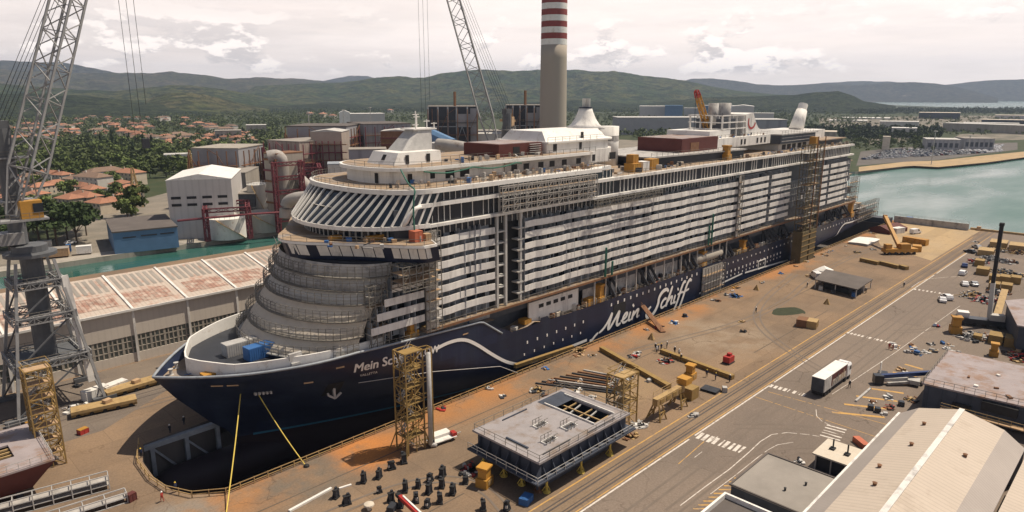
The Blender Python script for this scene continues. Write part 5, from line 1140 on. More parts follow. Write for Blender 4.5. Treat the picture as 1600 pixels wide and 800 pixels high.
def crate(name, p, d, rz, m, label, cat, group=None, lid=True):
    t = T(name, label, cat, p, group, rz); b = MB(); b.cbox((0, 0, d[2] / 2), d); b.build('body', M[m], t, False, True)
    b = MB(); b.cbox((0, 0, d[2] + .04), (d[0] * 1.03, d[1] * 1.03, .08)); b.build('lid', M[m] if not isinstance(lid, str) else M[lid], t, False, True)
    b = MB()
    n = max(2, int(d[0] / .8))
    for k in range(n + 1):
        x = -d[0] / 2 + d[0] * k / n
        for s_ in (-1, 1): b.cbox((x * .99, s_ * (d[1] / 2 + .02), d[2] / 2), (.09, .05, d[2] * .96))
    b.build('side_rib', M[m], t, False, True)
    return t
# ---- keel stands on the open yard
def keel_proto():
    t = T('keel_stand', 'keel stand', 'keel stand', (0, 0, 0)); d = M['black']
    b = MB(); b.cbox((0, 0, .12), (1.1, .8, .24)); b.build('foot', d, t, False, True)
    b = MB(); b.cbox((-.1, 0, .75), (.5, .55, 1.05)); b.build('column', M['dark'], t, False, True)
    b = MB(); b.cbox((.05, 0, 1.36), (.95, .62, .2)); b.build('head', d, t, False, True)
    b = MB(); b.bar((.5, 0, .2), (.15, .05, 1.25), .2); b.bar((-.5, .3, .2), (-.2, .1, 1.3), .16); b.bar((.3, -.3, .24), (.35, -.2, 1.3), .22); b.build('brace', M['dark'], t, False, True)
    b = MB(); b.cbox((.25, .12, 1.56), (.35, .3, .28)); b.build('wedge_block', M['dark'], t, False, True)
    b = MB(); b.cbox((.42, .1, .75), (.25, .3, .4)); b.build('jack', M['lightsteel'], t, False, True)
    return t
kp = keel_proto()
spots = [(572, 752, 'at the top of the diagonal row'), (592, 748, ''), (568, 755, ''), (650, 718, ''), (630, 732, ''), (612, 730, ''), (567, 756, '')]
KS = [(525, 778, 'dark keel stand beside the white timber nearest the bottom rail'), (542, 788, 'dark keel stand fallen low at the bottom, next to the white timber'), (568, 754, 'dark keel stand lowest in the diagonal row of four'), (592, 747, 'dark keel stand second from the bottom of the diagonal row'), (612, 733, 'dark keel stand third in the diagonal row'), (631, 723, 'dark keel stand uppermost in the diagonal row beside the yellow tower shadow'),
      (593, 770, 'low dark keel block lying alone between the two groups of stands'), (611, 784, 'dark keel stand close to the raised red and white boom tip'), (633, 768, 'dark keel stand just behind the red and white boom tip'), (626, 792, 'dark keel stand under the red and white boom'), (650, 784, 'dark keel stand between the boom and the stand columns'), (653, 762, 'dark keel stand at the near end of the middle column'), (672, 752, 'dark keel stand at the upper end of the middle column'), (670, 771, 'dark keel stand at the centre of the grouped stands'), (687, 786, 'dark keel stand at the lower end of the outer column'), (691, 745, 'dark keel stand at the top of the outer column'), (690, 762, 'dark keel stand second from the top of the outer column'), (707, 772, 'dark keel stand standing out on the block side of the group'), (668, 792, 'dark keel stand at the bottom of the centre column'), (727, 755, 'dark keel stand beside the pile of red machinery'), (755, 797, 'dark keel stand at the bottom edge near the yellow box machine'), (792, 797, 'dark keel stand at the bottom edge under the grey block corner')]
for i, (x, y, lb) in enumerate(KS):
    q = G(x, y); sc_k = .7 if 'block lying' in lb else 1.05
    if i == 0: kp.location = q; kp['label'] = lb; kp['group'] = 'dark keel stands in the yard'; kp.rotation_euler = (0, 0, .4)
    else: dup(kp, q, random.uniform(-.3, 1.2) + random.choice([0, 0, 3.1]), lb, 'dark keel stands in the yard', (sc_k * random.uniform(.85, 1.2), sc_k * random.uniform(.9, 1.3), sc_k * random.uniform(.8, 1.12)))
# ---- timbers, ropes, red boom
def beam_thing(name, p, q, w_, h_, m, label, cat, z=0.0, group=None, flange=True):
    p, q = Vector(p), Vector(q); p.z = q.z = z; t = T(name, label, cat, (p + q) / 2, group); d = (q - p).normalized()
    b = MB(); b.extr([(-w_ / 2, 0), (w_ / 2, 0), (w_ / 2, h_), (-w_ / 2, h_)], p, q); b.build('web', M[m], t)
    if flange:
        b = MB(); b.extr([(-w_ * .72, h_), (w_ * .72, h_), (w_ * .72, h_ + .1), (-w_ * .72, h_ + .1)], p, q); b.build('flange', M[m], t)
        L_ = (q - p).length; n = max(2, int(L_ / 2.2))
        for k in range(n + 1):
            b = MB(); c = p.lerp(q, k / n); b.cbox((c.x, c.y, z + h_ / 2), (.1, w_ * 1.3, h_ * .98), math.atan2(d.y, d.x)); b.build('stiffener', M[m], t)
    return t
beam_thing('timber_beam', g3(452, 800), g3(518, 764), .45, .3, 'white_raw', 'long white timber on the ground beside the first keel stands', 'timber', flange=False)
beam_thing('timber_beam', g3(530, 764), g3(549, 758), .35, .2, 'white_raw', 'short white timber lying in line after the long one', 'timber', flange=False)
beam_thing('steel_girder', (125.4, 93.4, 0), (117.6, 69.8, 0), .8, .95, 'yellowdull', 'longest yellow girder lying across the yard from the dock edge', 'girder')
beam_thing('steel_girder', (134.2, 82.2, 0), (131.6, 62.6, 0), .8, .95, 'yellowdull', 'yellow girder lying behind the group of standing people', 'girder')
beam_thing('steel_girder', g3(805, 575), g3(895, 545), .6, .8, 'yellowdull', 'yellow girder laid along the dock railing', 'girder')
beam_thing('steel_girder', g3(1345, 408), g3(1372, 414), 1.2, 1.2, 'yellowdull', 'shorter yellow girder behind the dark canopy, nearest the ship', 'girder')
beam_thing('steel_girder', g3(1376, 413), g3(1404, 420), 1.2, 1.2, 'yellowdull', 'yellow girder behind the dark canopy in the middle of a line of three', 'girder')
beam_thing('steel_girder', g3(1406, 419), g3(1417, 422), 1.2, 1.2, 'yellowdull', 'shortest yellow girder behind the dark canopy at the crane track end', 'girder')
for k in range(9):
    y0 = 92 - k * .9; beam_thing('steel_bar', (100 + k * 1.6, 91.5 - k * .35, 0), (108.0 + k * 1.6 - .7 * k, 76 + k * .6, 0), .35, .3, random.choice(['dark', 'rust', 'greyplate']), 'long dark steel bar lying among others before the longest yellow girder', 'steel bar', group='dark steel bars on the yard', flange=False)
def rope(p, q, label):
    b = MB(); p, q = Vector(p), Vector(q); pts = [p.lerp(q, k / 10) + Vector((0, 0, -.5 * math.sin(PI * k / 10))) for k in range(11)]; b.tube(pts, .095, 6); one(b, 'mooring_rope', M['ropeyellow'], label, 'rope', loc=q)
rope((45.8, C - HB(45.8, 8.7) - .1, 8.7), g3(353, 805), 'steeper yellow mooring rope running down from the bow past the dock nose')
rope((48.4, C - HB(48.4, 8.2) - .1, 8.2), g3(478, 728), 'yellow mooring rope from the bow to a black weight on the quay')
b = MB(); q = G(479, 729); b.lathe([(.5, 0), (.45, .3), (.15, .45)], tuple(q), 10); one(b, 'rope_anchor', M['black'], 'small black weight holding the yellow rope on the quay', 'weight', loc=q)
def white_line():
    b = MB(); b.tube([(64.4, C - HB(64.4, 7.5) - .25, 7.6), (80, C - HB(80, 6.2) - .9, 6.0), (96, 98.2, 3.2), (100, 96.9, .9)], .07, 6); one(b, 'mooring_rope', M['lightsteel'], 'thin pale line running from the bow along the navy hull to the dock rail', 'rope', loc=(100, 96.9, .9))
white_line()
t = T('boom_lift', 'red and white boom rising into the yard beside the keel stands', 'boom lift', g3(668, 830))
a0, a1 = G(676, 840, 0) + Vector((0, 0, 1.6)), G(625, 776, 1.6)
b = MB(); b.bar(a0, a1, .55, .6); b.build('boom', M['red'], t); b = MB(); b.bar(a0 + Vector((.25, .3, .12)), a1.lerp(a0, .1) + Vector((.25, .3, .12)), .25, .62); b.build('boom_stripe', M['white'], t); b = MB(); b.bar(a1, a1 + (a1 - a0).normalized() * .9, .7, .5); b.build('boom_head', M['black'], t); b = MB(); b.cbox((a0.x, a0.y, .8), (2.2, 3, 1.4), .8); b.build('chassis', M['red'], t)
b = MB(); q = G(577, 796); b.lathe([(.35, 0), (.35, .5), (.8, .75), (.75, .95), (.2, 1.1)], tuple(q), 12); one(b, 'mushroom_bollard', M['cream'], 'cream mushroom shaped bollard at the bottom edge among keel stands', 'bollard', loc=q)
crate('tool_chest', g3(613, 797), (1.6, 1.0, .8), .5, 'dark', 'dark steel chest beside the cream mushroom bollard', 'chest')
# machine and pale pallets beside the yellow tower
t = T('flatbed_trailer', 'pale sheeted trailer with red tool boxes beside the yellow stair tower', 'trailer', g3(690, 690), None, -.15)
b = MB(); b.cbox((0, 0, .65), (5.2, 2.2, .18)); b.build('bed', M['white_raw'], t, False, True); b = MB(); b.cbox((.4, 1.0, 1.0), (3.4, 1.7, .5)); b.build('pale_sheet', M['white_raw'], t, False, True)
for x in (-2.3, 2.3):
    b = MB(); b.cbox((x, -.3, 1.0), (.8, 1.2, .7)); b.build('tool_box', M['red'] if x > 0 else M['dark'], t, False, True)
    for y in (-1, 1):
        b = MB(); b.tube([(x * .7, y - .12, .35), (x * .7, y + .12, .35)], .35, 10); b.build('wheel', M['black'], t, False, True)
b = MB(); b.bar((2.6, 0, .6), (4.2, .2, .5), .14); b.build('drawbar', M['lightsteel'], t, False, True)
# debris heaps
def heap(p, r_, n, cols, label, h_=1.0, name='scrap_heap', cat='scrap heap', group=None):
    t = T(name, label, cat, p, group)
    for c in cols:
        b = MB()
        for _ in range(max(3, n // len(cols))):
            a, rr_ = random.uniform(0, 2 * PI), r_ * math.sqrt(random.random()); x, y = math.cos(a) * rr_, math.sin(a) * rr_ * .7; k = random.random()
            zt = h_ * (1 - .7 * rr_ / r_) * random.uniform(.3, 1)
            if k < .45: b.cbox((x, y, zt / 2), (random.uniform(.3, 1.2), random.uniform(.2, .8), zt), random.uniform(0, 3))
            elif k < .8: d = random.uniform(0, 3); b.bar((x, y, random.uniform(.05, zt)), (x + math.cos(d) * r_ * .5, y + math.sin(d) * r_ * .5, random.uniform(.05, zt)), random.uniform(.08, .22))
            else: b.tube([(x, y, zt * .4), (x + .4, y + .5, zt * .45)], random.uniform(.15, .4), 8)
        b.cbox((0, 0, .04), (r_ * 1.2, r_ * .8, .08), random.uniform(0, 3)); o = b.build({'dark': 'dark_scrap', 'rust': 'rusty_scrap', 'lightsteel': 'steel_scrap', 'white_raw': 'pale_scrap', 'wood': 'timber_scrap', 'red': 'red_part', 'blue': 'blue_part', 'yellow': 'yellow_part', 'brass': 'tan_scrap', 'greyplate': 'grey_scrap', 'black': 'black_scrap'}[c], M[c], t, False, True); tag(o, kind='stuff')
    return t
for (x, y), r_, n, cols, lb in (((785, 555 + 65), .9, 8, ('dark', 'white_raw'), 'pale wrapped parts on a pallet near the dock rail'), ((765, 608), 1.0, 8, ('dark', 'white_raw'), 'dark and white sacks against the dock rail'), ((690, 640), .8, 8, ('red', 'dark'), 'small red and dark equipment against the dock rail by the stair tower'),
    ((735, 735), 2.3, 26, ('dark', 'red', 'lightsteel', 'black'), 'heap of dark and red machinery beside the yellow box machine'), ((840, 610), 2.0, 22, ('brass', 'dark', 'lightsteel'), 'scattered steel fittings between the dock rail and the grey block'), ((862, 598), 1.6, 18, ('dark', 'rust'), 'dark rusty fittings pile before the grey block far corner'),
    ((1000, 665), 2.0, 30, ('lightsteel', 'greyplate', 'white_raw'), 'pile of pale pipes and steel at the foot of the greenish scaffold'), ((985, 683), 1.6, 14, ('brass', 'rust'), 'tan steel bin with scrap at the foot of the greenish scaffold'), ((1040, 565), 2.2, 24, ('dark', 'rust', 'red', 'lightsteel'), 'dark machinery parts laid beside the longest yellow girder'), ((990, 558), 1.6, 16, ('red', 'lightsteel', 'dark'), 'red topped machine and fittings beside the longest yellow girder'), ((985, 590), 1.6, 16, ('greyplate', 'dark'), 'grey fittings among the dark steel bars'), ((905, 548), 2.2, 20, ('brass', 'wood', 'rust'), 'tan pipes and timber heap by the dock rail end'), ((1085, 650), 1.2, 12, ('dark', 'greyplate'), 'dark scrap beneath the tan gantry beam'),
    ((1055, 505), 1.6, 16, ('white_raw', 'dark', 'blue'), 'white sacks and blue drums at the dock rail under the script'), ((1030, 512), 1.4, 14, ('red', 'dark', 'rust'), 'red and dark fittings by the gangway foot'), ((1150, 463), 2.4, 16, ('dark', 'blue'), 'dark mooring gear at the dock rail past the script'), ((1480, 545), 1.2, 10, ('lightsteel', 'white_raw'), 'pale parts leaning on the mauve block edge'),
    ((1434, 553), 1.7, 18, ('lightsteel', 'blue', 'dark'), 'grey and blue fittings laid by the yellow hatched bay'), ((1418, 551), .9, 8, ('greyplate', 'lightsteel'), 'small grey parts at the hatched bay corner'), ((1458, 549), 1.3, 12, ('dark', 'brass', 'lightsteel'), 'dark parts heap at the corner of the mauve block'), ((1408, 578), 1.3, 16, ('wood', 'brass'), 'timber pallet stack behind the blue boom lift'), ((1418, 585), .9, 8, ('white_raw',), 'cream sacks beside the timber pallet stack'), ((1388, 622), 1.4, 16, ('lightsteel', 'white_raw', 'dark'), 'white and grey fittings in front of the blue boom lift'), ((1391, 638), 1.3, 14, ('rust', 'dark', 'red'), 'rusty winch parts in front of the fittings'), ((1425, 625), 1.6, 18, ('brass', 'dark', 'rust'), 'brown machine parts against the mauve block wall'), ((1366, 628), 1.0, 8, ('white_raw', 'rust'), 'white sheet and scraps at the long steel bar'), ((1382, 648), .8, 8, ('greyplate', 'lightsteel'), 'small grey boxes near the yellow line'),
    ((1465, 510), 1.4, 14, ('dark', 'white_raw', 'red', 'blue'), 'mixed white and red parts beside the corner yellow box machine'), ((1150, 418 + 32), 1.4, 10, ('dark', 'yellow'), 'small dark and yellow gear near the dock rail'), ((1262, 432), 1.2, 8, ('cream' if False else 'brass', 'wood'), 'tan sacks in front of the white van'), ((1340, 395), 2.0, 14, ('dark', 'brass'), 'dark gear at the far end of the quay by the stern'), ((1365, 390), 1.6, 12, ('dark', 'greyplate'), 'dark drums near the yellow mobile crane'), ((1525, 378), 1.6, 12, ('white_raw', 'dark'), 'pale machine near the far quay corner')):
    heap(g3(x, y), r_, n, cols, lb, .9)
for (x, y), cols, lb in (((1520, 462), ('dark', 'brass', 'lightsteel'), 'grey and tan scrap around the black mast foot'), ((1540, 470), ('dark', 'lightsteel', 'red'), 'scrap with red pieces beyond the white truck crane'), ((1560, 458), ('dark', 'rust', 'greyplate'), 'scrap beyond the truck crane near the dark block'), ((1548, 405), ('dark', 'lightsteel', 'greyplate'), 'scrap field behind the yellow bins, nearest the road'), ((1575, 410), ('dark', 'rust', 'lightsteel'), 'scrap field behind the yellow bins, frame edge'), ((1590, 432), ('dark', 'greyplate', 'brass'), 'scrap field at the frame edge beside yellow bins'), ((1560, 392), ('dark', 'lightsteel', 'brass'), 'scrap field by the water with pale pipes'), ((1590, 395), ('dark', 'brass', 'rust'), 'scrap field by the water at the frame edge'), ((1530, 410), ('dark', 'red', 'lightsteel'), 'dark red scrap beside the first yellow bin'), ((1565, 425), ('dark', 'lightsteel', 'brass'), 'scrap between the two rows of yellow bins'), ((1555, 530), ('dark', 'lightsteel', 'rust'), 'row of dark machines behind the mauve block'), ((1520, 528), ('dark', 'lightsteel', 'greyplate'), 'pale lattice parts beside the corner yellow box machine'), ((1585, 535), ('dark', 'rust', 'brass'), 'dark machines behind the mauve block at the frame edge'), ((1600, 560), ('dark', 'red', 'brass'), 'red and dark machines at the frame edge behind the mauve block')):
    heap(g3(x, y), 4.6, 60, cols, lb, 1.9)
for (x, y), lb, s_ in (((1540, 398), 'tan steel pontoon box at the water edge, nearest the quay corner', 7), ((1560, 385), 'raised tan steel frame at the water edge', 8), ((1590, 390), 'tan steel pontoon box at the water edge by the frame', 8), ((1530, 415), 'yellow steel bin beside the parked blue car', 4), ((1535, 428), 'dull yellow low skip by the light estate car', 5), ((1553, 440), 'first yellow bin in the front row behind the mast', 4), ((1570, 441), 'middle yellow bin in the front row behind the mast', 4), ((1586, 442), 'last yellow bin in the front row behind the mast', 4), ((1553, 452), 'first low yellow bin under the front row', 4), ((1572, 454), 'second low yellow bin under the front row', 4), ((1555, 535), 'tan yellow skip behind the mauve block', 4), ((1580, 540), 'dull yellow skip behind the mauve block at the frame edge', 4), ((1527, 530), 'small tan crate near the corner yellow box machine', 2.5)):
    crate('steel_bin', g3(x, y), (s_, s_ * .7, 2.2 if s_ > 3 else 1.2), .1, 'yellowdull' if 'yellow' in lb else 'brass', lb, 'steel bin', 'yellow and tan steel bins in the scrap yard')
# ---- tan gantry beam on trestles
t = T('gantry_beam', 'tan yellow box girder carried on two trestle legs by the crane track', 'gantry', (107, 64.2, 0))
b = MB(); b.box((103.4, 63.6, 2.9), (113.2, 64.7, 4.3)); b.build('girder', M['brass'], t)
for u in (104.4, 106.6, 108.8, 111):
    b = MB(); b.box((u, 63.5, 3.2), (u + 1.3, 63.62, 4.0)); b.build('web_panel', M['yellowdull'], t)
for u in (104.4, 112.0):
    b = MB(); 
    for dx_, dy_ in ((-.9, -1.2), (.9, -1.2), (.9, 1.4), (-.9, 1.4)): b.bar((u + dx_ * 1.2, 64.1 + dy_ * 1.15, 0), (u + dx_ * .5, 64.1 + dy_ * .5, 2.9), .26)
    for s_ in (-1, 1): b.bar((u - 1, 64.1 + s_ * 1.3, .4), (u + .9, 64.1 + s_ * 1.0, 1.6), .18); b.bar((u - 1.0, 64.1 + s_ * 1.0, 1.6), (u + 1, 64.1 + s_ * 1.0, 1.6), .2)
    b.build('trestle_leg', M['yellowdull'], t)
guard([(103.6, 64.7, 4.3), (113, 64.7, 4.3)], 'hand_rail', 'brass', parent=t); b = MB(); b.box((112.6, 63.0, 4.3), (114.8, 65.2, 5.6)); b.build('head_box', M['yellow'], t)
b = MB(); b.box((115.6, 63.3, 0), (118.4, 66.2, 2.4)); one(b, 'steel_cabinet', M['yellowdull'], 'dull yellow steel cabinet at the end of the tan gantry beam', 'cabinet', loc=(117, 64.8, 0))
beam_thing('steel_tray', g3(1098, 607), g3(1122, 614), 1.8, .4, 'dark', 'dark shallow tray lying between the cabinet and the crane track', 'tray')
crate('steel_bin', g3(1132, 612), (1.1, .9, 1.0), .6, 'greyplate', 'small grey box right beside the yellow crane track line', 'steel bin')
t = T('flame_red_pump', 'red pump machine standing on the open quay', 'pump', g3(1138, 567)); b = MB(); b.cbox((0, 0, .7), (1.6, 1.1, .9)); b.build('body', M['red'], t, False, True); b = MB(); b.cbox((.2, 0, 1.3), (.6, .6, .5)); b.build('engine', M['red'], t, False, True); b = MB(); b.cbox((0, 0, .15), (1.8, 1.2, .2)); b.build('skid', M['dark'], t, False, True); t.name = 'red_pump'
t.scale = (1.5,) * 3
t = T('gangway', 'rusty brown gangway sloping from the quay up to the hull', 'gangway', g3(1032, 518)); p, q = G(1036, 520), onv(1003, 496, 101.6); q.z = 3.0
b = MB(); b.bar(p + Vector((0, 0, .2)), q, 1.4, .3); b.build('ramp', M['rust'], t); guard([tuple(p + Vector((-.5, .5, .3))), tuple(q + Vector((-.5, .5, .2)))], 'hand_rail', 'rust', parent=t)
crate('steel_crate', g3(1253, 509), (3.4, 2.4, 2.0), .2, 'rust', 'brown steel crate on the quay, nearer the sunken oval patch', 'crate'); crate('steel_crate', g3(1269, 511), (3.4, 2.4, 1.9), .2, 'brass', 'paler tan steel crate beside the brown one', 'crate')
def tripod(p, label):
    t = T('warning_tripod', label, 'tripod', p)
    for k in range(3):
        a = k * 2.1; b = MB(); b.bar((math.cos(a) * .9, math.sin(a) * .9, 0), (0, 0, 1.6), .22); b.build('leg', M['yellowdull'], t, False, True)
    b = MB(); b.lathe([(.9, 0.02), (.45, .8), (.12, 1.5)], (0, 0, 0), 6); b.build('cover', M['brass'], t, False, True)
tripod(g3(1018, 530), 'yellow tripod cover on the quay below the gangway'); tripod(g3(1182, 453), 'yellow tripod cover on the quay beyond the script'); tripod(g3(1292, 475), 'yellow tripod cover on the quay before the dark canopy')
heap(g3(1162, 519), 1.0, 8, ('dark', 'black'), 'small dark cart alone on the open quay', 1.2, 'tool_cart', 'cart'); heap(g3(1160, 503), 1.2, 6, ('wood', 'brass'), 'low tan sack ring on the open quay', .6, 'sand_sack', 'sacks')
# ---- canopy, tent
t = T('canopy_shelter', 'dark grey flat roofed canopy shelter standing on the quay', 'canopy', (224, 72, 0)); P_ = [(213.6, 64.6), (229.4, 65.2), (232.2, 80.8), (216.4, 78.4)]
b = MB(); b.prism(P_, 2.75, 3.05); b.build('roof', M['roofdark'], t)
for i, p in enumerate(P_ + [((P_[i][0] + P_[(i + 1) % 4][0]) / 2, (P_[i][1] + P_[(i + 1) % 4][1]) / 2) for i in range(4)]):
    c = Vector(p).lerp(Vector((223, 72.3)), .05); b = MB(); b.box((c.x - .12, c.y - .12, 0), (c.x + .12, c.y + .12, 2.75)); b.build('post', M['lightsteel'], t)
b = MB(); b.prism([(217, 68), (227, 68), (228, 77.5), (219, 76.5)], 0, 1.6); b.build('stored_goods', M['black'], t)
for (u, v, m) in ((216, 66.2, 'blue'), (220, 66.0, 'dark'), (225, 66.6, 'greyplate'), (215.2, 72, 'dark'), (216.4, 76.2, 'tankwhite')):
    b = MB(); b.cbox((u, v, .6), (1.6, 1.2, 1.2), .3); b.build('stored_crate', M[m], t)
t = T('marquee_tent', 'small white pyramid marquee beside the dark canopy', 'tent', g3(1286, 431)); 
b = MB(); b.add([(-2.4, -2.4, 2.1), (2.4, -2.4, 2.1), (2.4, 2.4, 2.1), (-2.4, 2.4, 2.1), (0, 0, 3.6)], [(0, 1, 4), (1, 2, 4), (2, 3, 4), (3, 0, 4)]); b.add([(-2.4, -2.4, 2.1), (2.4, -2.4, 2.1), (2.4, 2.4, 2.1), (-2.4, 2.4, 2.1), (-2.4, -2.4, 1.8), (2.4, -2.4, 1.8), (2.4, 2.4, 1.8), (-2.4, 2.4, 1.8)], [(4, 5, 1, 0), (5, 6, 2, 1), (6, 7, 3, 2), (7, 4, 0, 3)]); b.build('roof', M['white'], t, False, True)
for x, y in ((-2.3, -2.3), (2.3, -2.3), (2.3, 2.3), (-2.3, 2.3)):
    b = MB(); b.bar((x, y, 0), (x, y, 2.0), .12); b.build('post', M['lightsteel'], t, False, True)
# ---- vehicles
def vehicle(kind, p, rz, paint, label, cat, group=None):
    W, Lg, H = {'car': (1.8, 4.3, 1.5), 'van': (2.0, 5.4, 2.3), 'estate': (1.9, 4.9, 1.6)}[kind]
    t = T({'car': 'parked_car', 'van': 'parked_van', 'estate': 'parked_car'}[kind], label, cat, p, group, rz); x = Lg / 2
    if kind == 'van': pr_ = [(-x, .35), (-x, H * .95), (-x + .3, H), (x - 1.9, H), (x - 1.0, H * .55), (x - .1, H * .48), (x, .35)]
    else: pr_ = [(-x, .35), (-x + .05, .9), (-x + .5, .98), (-x + .9, H), (x - 2.1, H), (x - 1.25, .98), (x - .1, .82), (x, .35)] if kind == 'car' else [(-x, .35), (-x + .02, .95), (-x + .35, H), (x - 2.2, H), (x - 1.3, 1.0), (x - .1, .85), (x, .35)]
    n = len(pr_); b = MB(); hw = W / 2; tp = [hw if z < 1.05 * .98 or kind == 'van' else hw * .84 for _, z in pr_]
    b.add([(a, -w_, z) for (a, z), w_ in zip(pr_, tp)] + [(a, w_, z) for (a, z), w_ in zip(pr_, tp)], [tuple(range(n)), tuple(range(n, 2 * n))[::-1]] + [(n + i, n + (i + 1) % n, (i + 1) % n, i) for i in range(n)]); b.build('body', M[paint], t, False, True)
    b = MB()
    if kind == 'van': b.add([(x - 1.86, -.85, H * .97), (x - 1.86, .85, H * .97), (x - .98, .9, H * .57), (x - .98, -.9, H * .57)], [(0, 1, 2, 3)]); b.v = [(a + .03, y, z + .03) for a, y, z in b.v]
    else: b.add([(x - 2.08, -.7, H * .985), (x - 2.08, .7, H * .985), (x - 1.26, .82, 1.0), (x - 1.26, -.82, 1.0)], [(0, 1, 2, 3)]); b.v = [(a + .03, y, z + .02) for a, y, z in b.v]
    b.build('windscreen', M['glass'], t, False, True)
    for s_ in (-1, 1):
        b = MB()
        if kind == 'van': b.quad(*[(a, s_ * (hw + .015), z) for a, z in ((x - 2.5, 1.45), (x - 1.2, 1.35), (x - 1.75, 2.05), (x - 2.5, 2.1))])
        else: b.quad(*[(a, s_ * (hw * (.86 if z > 1.2 else .99) + .02), z) for a, z in ((-x + .9, 1.04), (x - 1.5, 1.04), (x - 2.15, H * .93), (-x + 1.0, H * .93))])
        b.build('side_window', M['glass'], t, False, True)
        for a in (-x + .9, x - .95):
            b = MB(); b.tube([(a, s_ * (hw - .2), .34), (a, s_ * (hw + .02), .34)], .34, 12); wl = b.build('wheel', M['black'], t, False, True)
        b = MB(); b.cbox((x + .0, s_ * hw * .7, .66), (.06, .35, .16)); b.build('headlight', M['lightsteel'], t, False, True)
    return t
M['carsilver'] = mat('silver_car_paint', (0.42, 0.43, 0.45), .3, .3, var=.03); M['cardark'] = mat('dark_car_paint', (0.03, 0.035, 0.045), .3, var=.03); M['carblue'] = mat('blue_car_paint', (0.03, 0.05, 0.14), .3, var=.03); M['carred'] = mat('red_car_paint', (0.25, 0.03, 0.025), .3, var=.03)
for kind, (x, y), rz, pt, lb in (('van', (1274, 434), .75, 'carwhite', 'white van parked beside the small white marquee'), ('estate', (1504, 429), 0.02, 'carwhite', 'white minibus like estate parked along the scrap yard edge'), ('car', (1507, 446), .35, 'carwhite', 'white car with dark windows in a pair, nearer the road'), ('car', (1521, 446), .5, 'carsilver', 'silver grey car in a pair, nearer the scrap yard'), ('car', (1472, 471), .35, 'carwhite', 'white car on the road in front of a white pickup'), ('estate', (1479, 467), .6, 'carwhite', 'white pickup like car parked tight behind a white car'), ('car', (1507, 417), .2, 'carblue', 'dark blue car behind the white estate at the scrap yard'), ('van', (1430, 365), -.35, 'carwhite', 'long white van near the far end of the quay by the yellow crane'), ('car', (1515, 395), 1.2, 'cardark', 'dark machine like car near the far corner of the quay'), ('car', (1526, 388), .8, 'carsilver', 'pale car at the far corner of the road')):
    vehicle(kind, g3(x, y), rz, pt, lb, 'van' if kind == 'van' else 'car')
# articulated truck
t = T('box_truck', 'white roofed articulated truck with a printed side standing on the road', 'truck', g3(1297, 604), None, .0)
tl = Vector((0, 0, 0)); cx_, cy_ = t.location.x, t.location.y
def tb(name, a, c, m): b = MB(); b.box(a, c); return b.build(name, M[m], t, False, True)
tb('trailer_box', (-7.0, -1.28, 1.15), (5.2, 1.28, 4.05), 'greyplate'); tb('trailer_roof', (-7.05, -1.32, 4.05), (5.25, 1.32, 4.12), 'white'); tb('rear_door', (-7.08, -1.2, 1.2), (-7.0, 1.2, 3.95), 'darkwall'); tb('side_print', (-3.2, -1.31, 1.5), (4.9, -1.285, 3.9), 'maroon'); tb('side_print', (-2.6, -1.33, 1.5), (4.4, -1.312, 2.7), 'cream')
for k, (a, c) in enumerate(((-6.7, -6.3), (-6.1, -5.7), (-5.4, -5.1), (-4.7, -4.4), (-4.0, -3.6))): tb('curtain_fold', (a, -1.34, 1.2), (c, -1.285, 3.9), 'white_raw')
for k in range(6): tb('printed_figure', (-2.2 + 1.05 * k, -1.35, 1.6), (-1.75 + 1.05 * k, -1.332, 2.4 + .5 * (k % 3)), 'cardark' if k < 3 else 'wood')
b = MB(); b.extr([(-1.22, .9), (1.22, .9), (1.22, 3.2), (1.0, 3.6), (-1.0, 3.6), (-1.22, 3.2)], (5.9, 0, 0), (7.9, 0, 0)); b.build('cab', M['carwhite'], t, False, True); tb('windscreen', (7.88, -1.05, 2.1), (7.95, 1.05, 3.1), 'glass'); tb('cab_side_window', (6.8, -1.26, 2.2), (7.7, -1.215, 3.0), 'glass'); tb('chassis', (-6.8, -.5, .8), (7.6, .5, 1.15), 'black'); tb('air_deflector', (5.95, -.95, 3.6), (7.0, .95, 3.95), 'carwhite'); tb('mud_skirt', (-6.9, -1.1, .45), (-6.8, 1.1, 1.1), 'black')
for x in (-5.6, -4.3, -3.0, 5.0, 7.0):
    for s_ in (-1, 1):
        b = MB(); b.tube([(x, s_ * .9, .5), (x, s_ * 1.25, .5)], .5, 12); b.build('wheel', M['black'], t, False, True)
t.rotation_euler = (0, 0, -.02)
# blue boom lift
t = T('boom_lift', 'navy and grey articulated boom lift parked on the hatched bay', 'boom lift', g3(1385, 603)); p = t.location
q0, q1 = G(1368, 600), G(1440, 598); d = (q1 - q0).normalized()
b = MB(); b.bar(q0 + Vector((0, 0, 1.7)), q0 + d * 13 + Vector((0, 0, 2.3)), .75, .8); b.build('main_boom', M['carblue'], t)
b = MB(); b.bar(q0 + Vector((.2, -.3, 1.0)), q0 + d * 6 + Vector((0, -.6, 1.3)), .9, .7); b.build('lower_boom', M['lightsteel'], t); b = MB(); b.bar(q0 + d * 1 + Vector((0, -1.4, .5)), q0 + d * 7 + Vector((0, -1.8, .9)), .6, .5); b.build('fly_boom', M['greyplate'], t)
b = MB(); b.cbox((q0.x + .3, q0.y - .3, 1.2), (1.6, 1.8, 1.9), .6); b.build('counterweight', M['cardark'], t); b = MB(); b.cbox(tuple(q0 + d * 7 + Vector((0, -1.2, .9))), (2.6, 2.2, .9), .2); b.build('chassis', M['lightsteel'], t)
for a in (6.2, 8.0):
    for s_ in (-1.9, -.3):
        c = q0 + d * a + Vector((0, s_, .5)); b = MB(); b.tube([c + Vector((0, -.2, 0)), c + Vector((0, .2, 0))], .5, 12); b.build('wheel', M['black'], t)
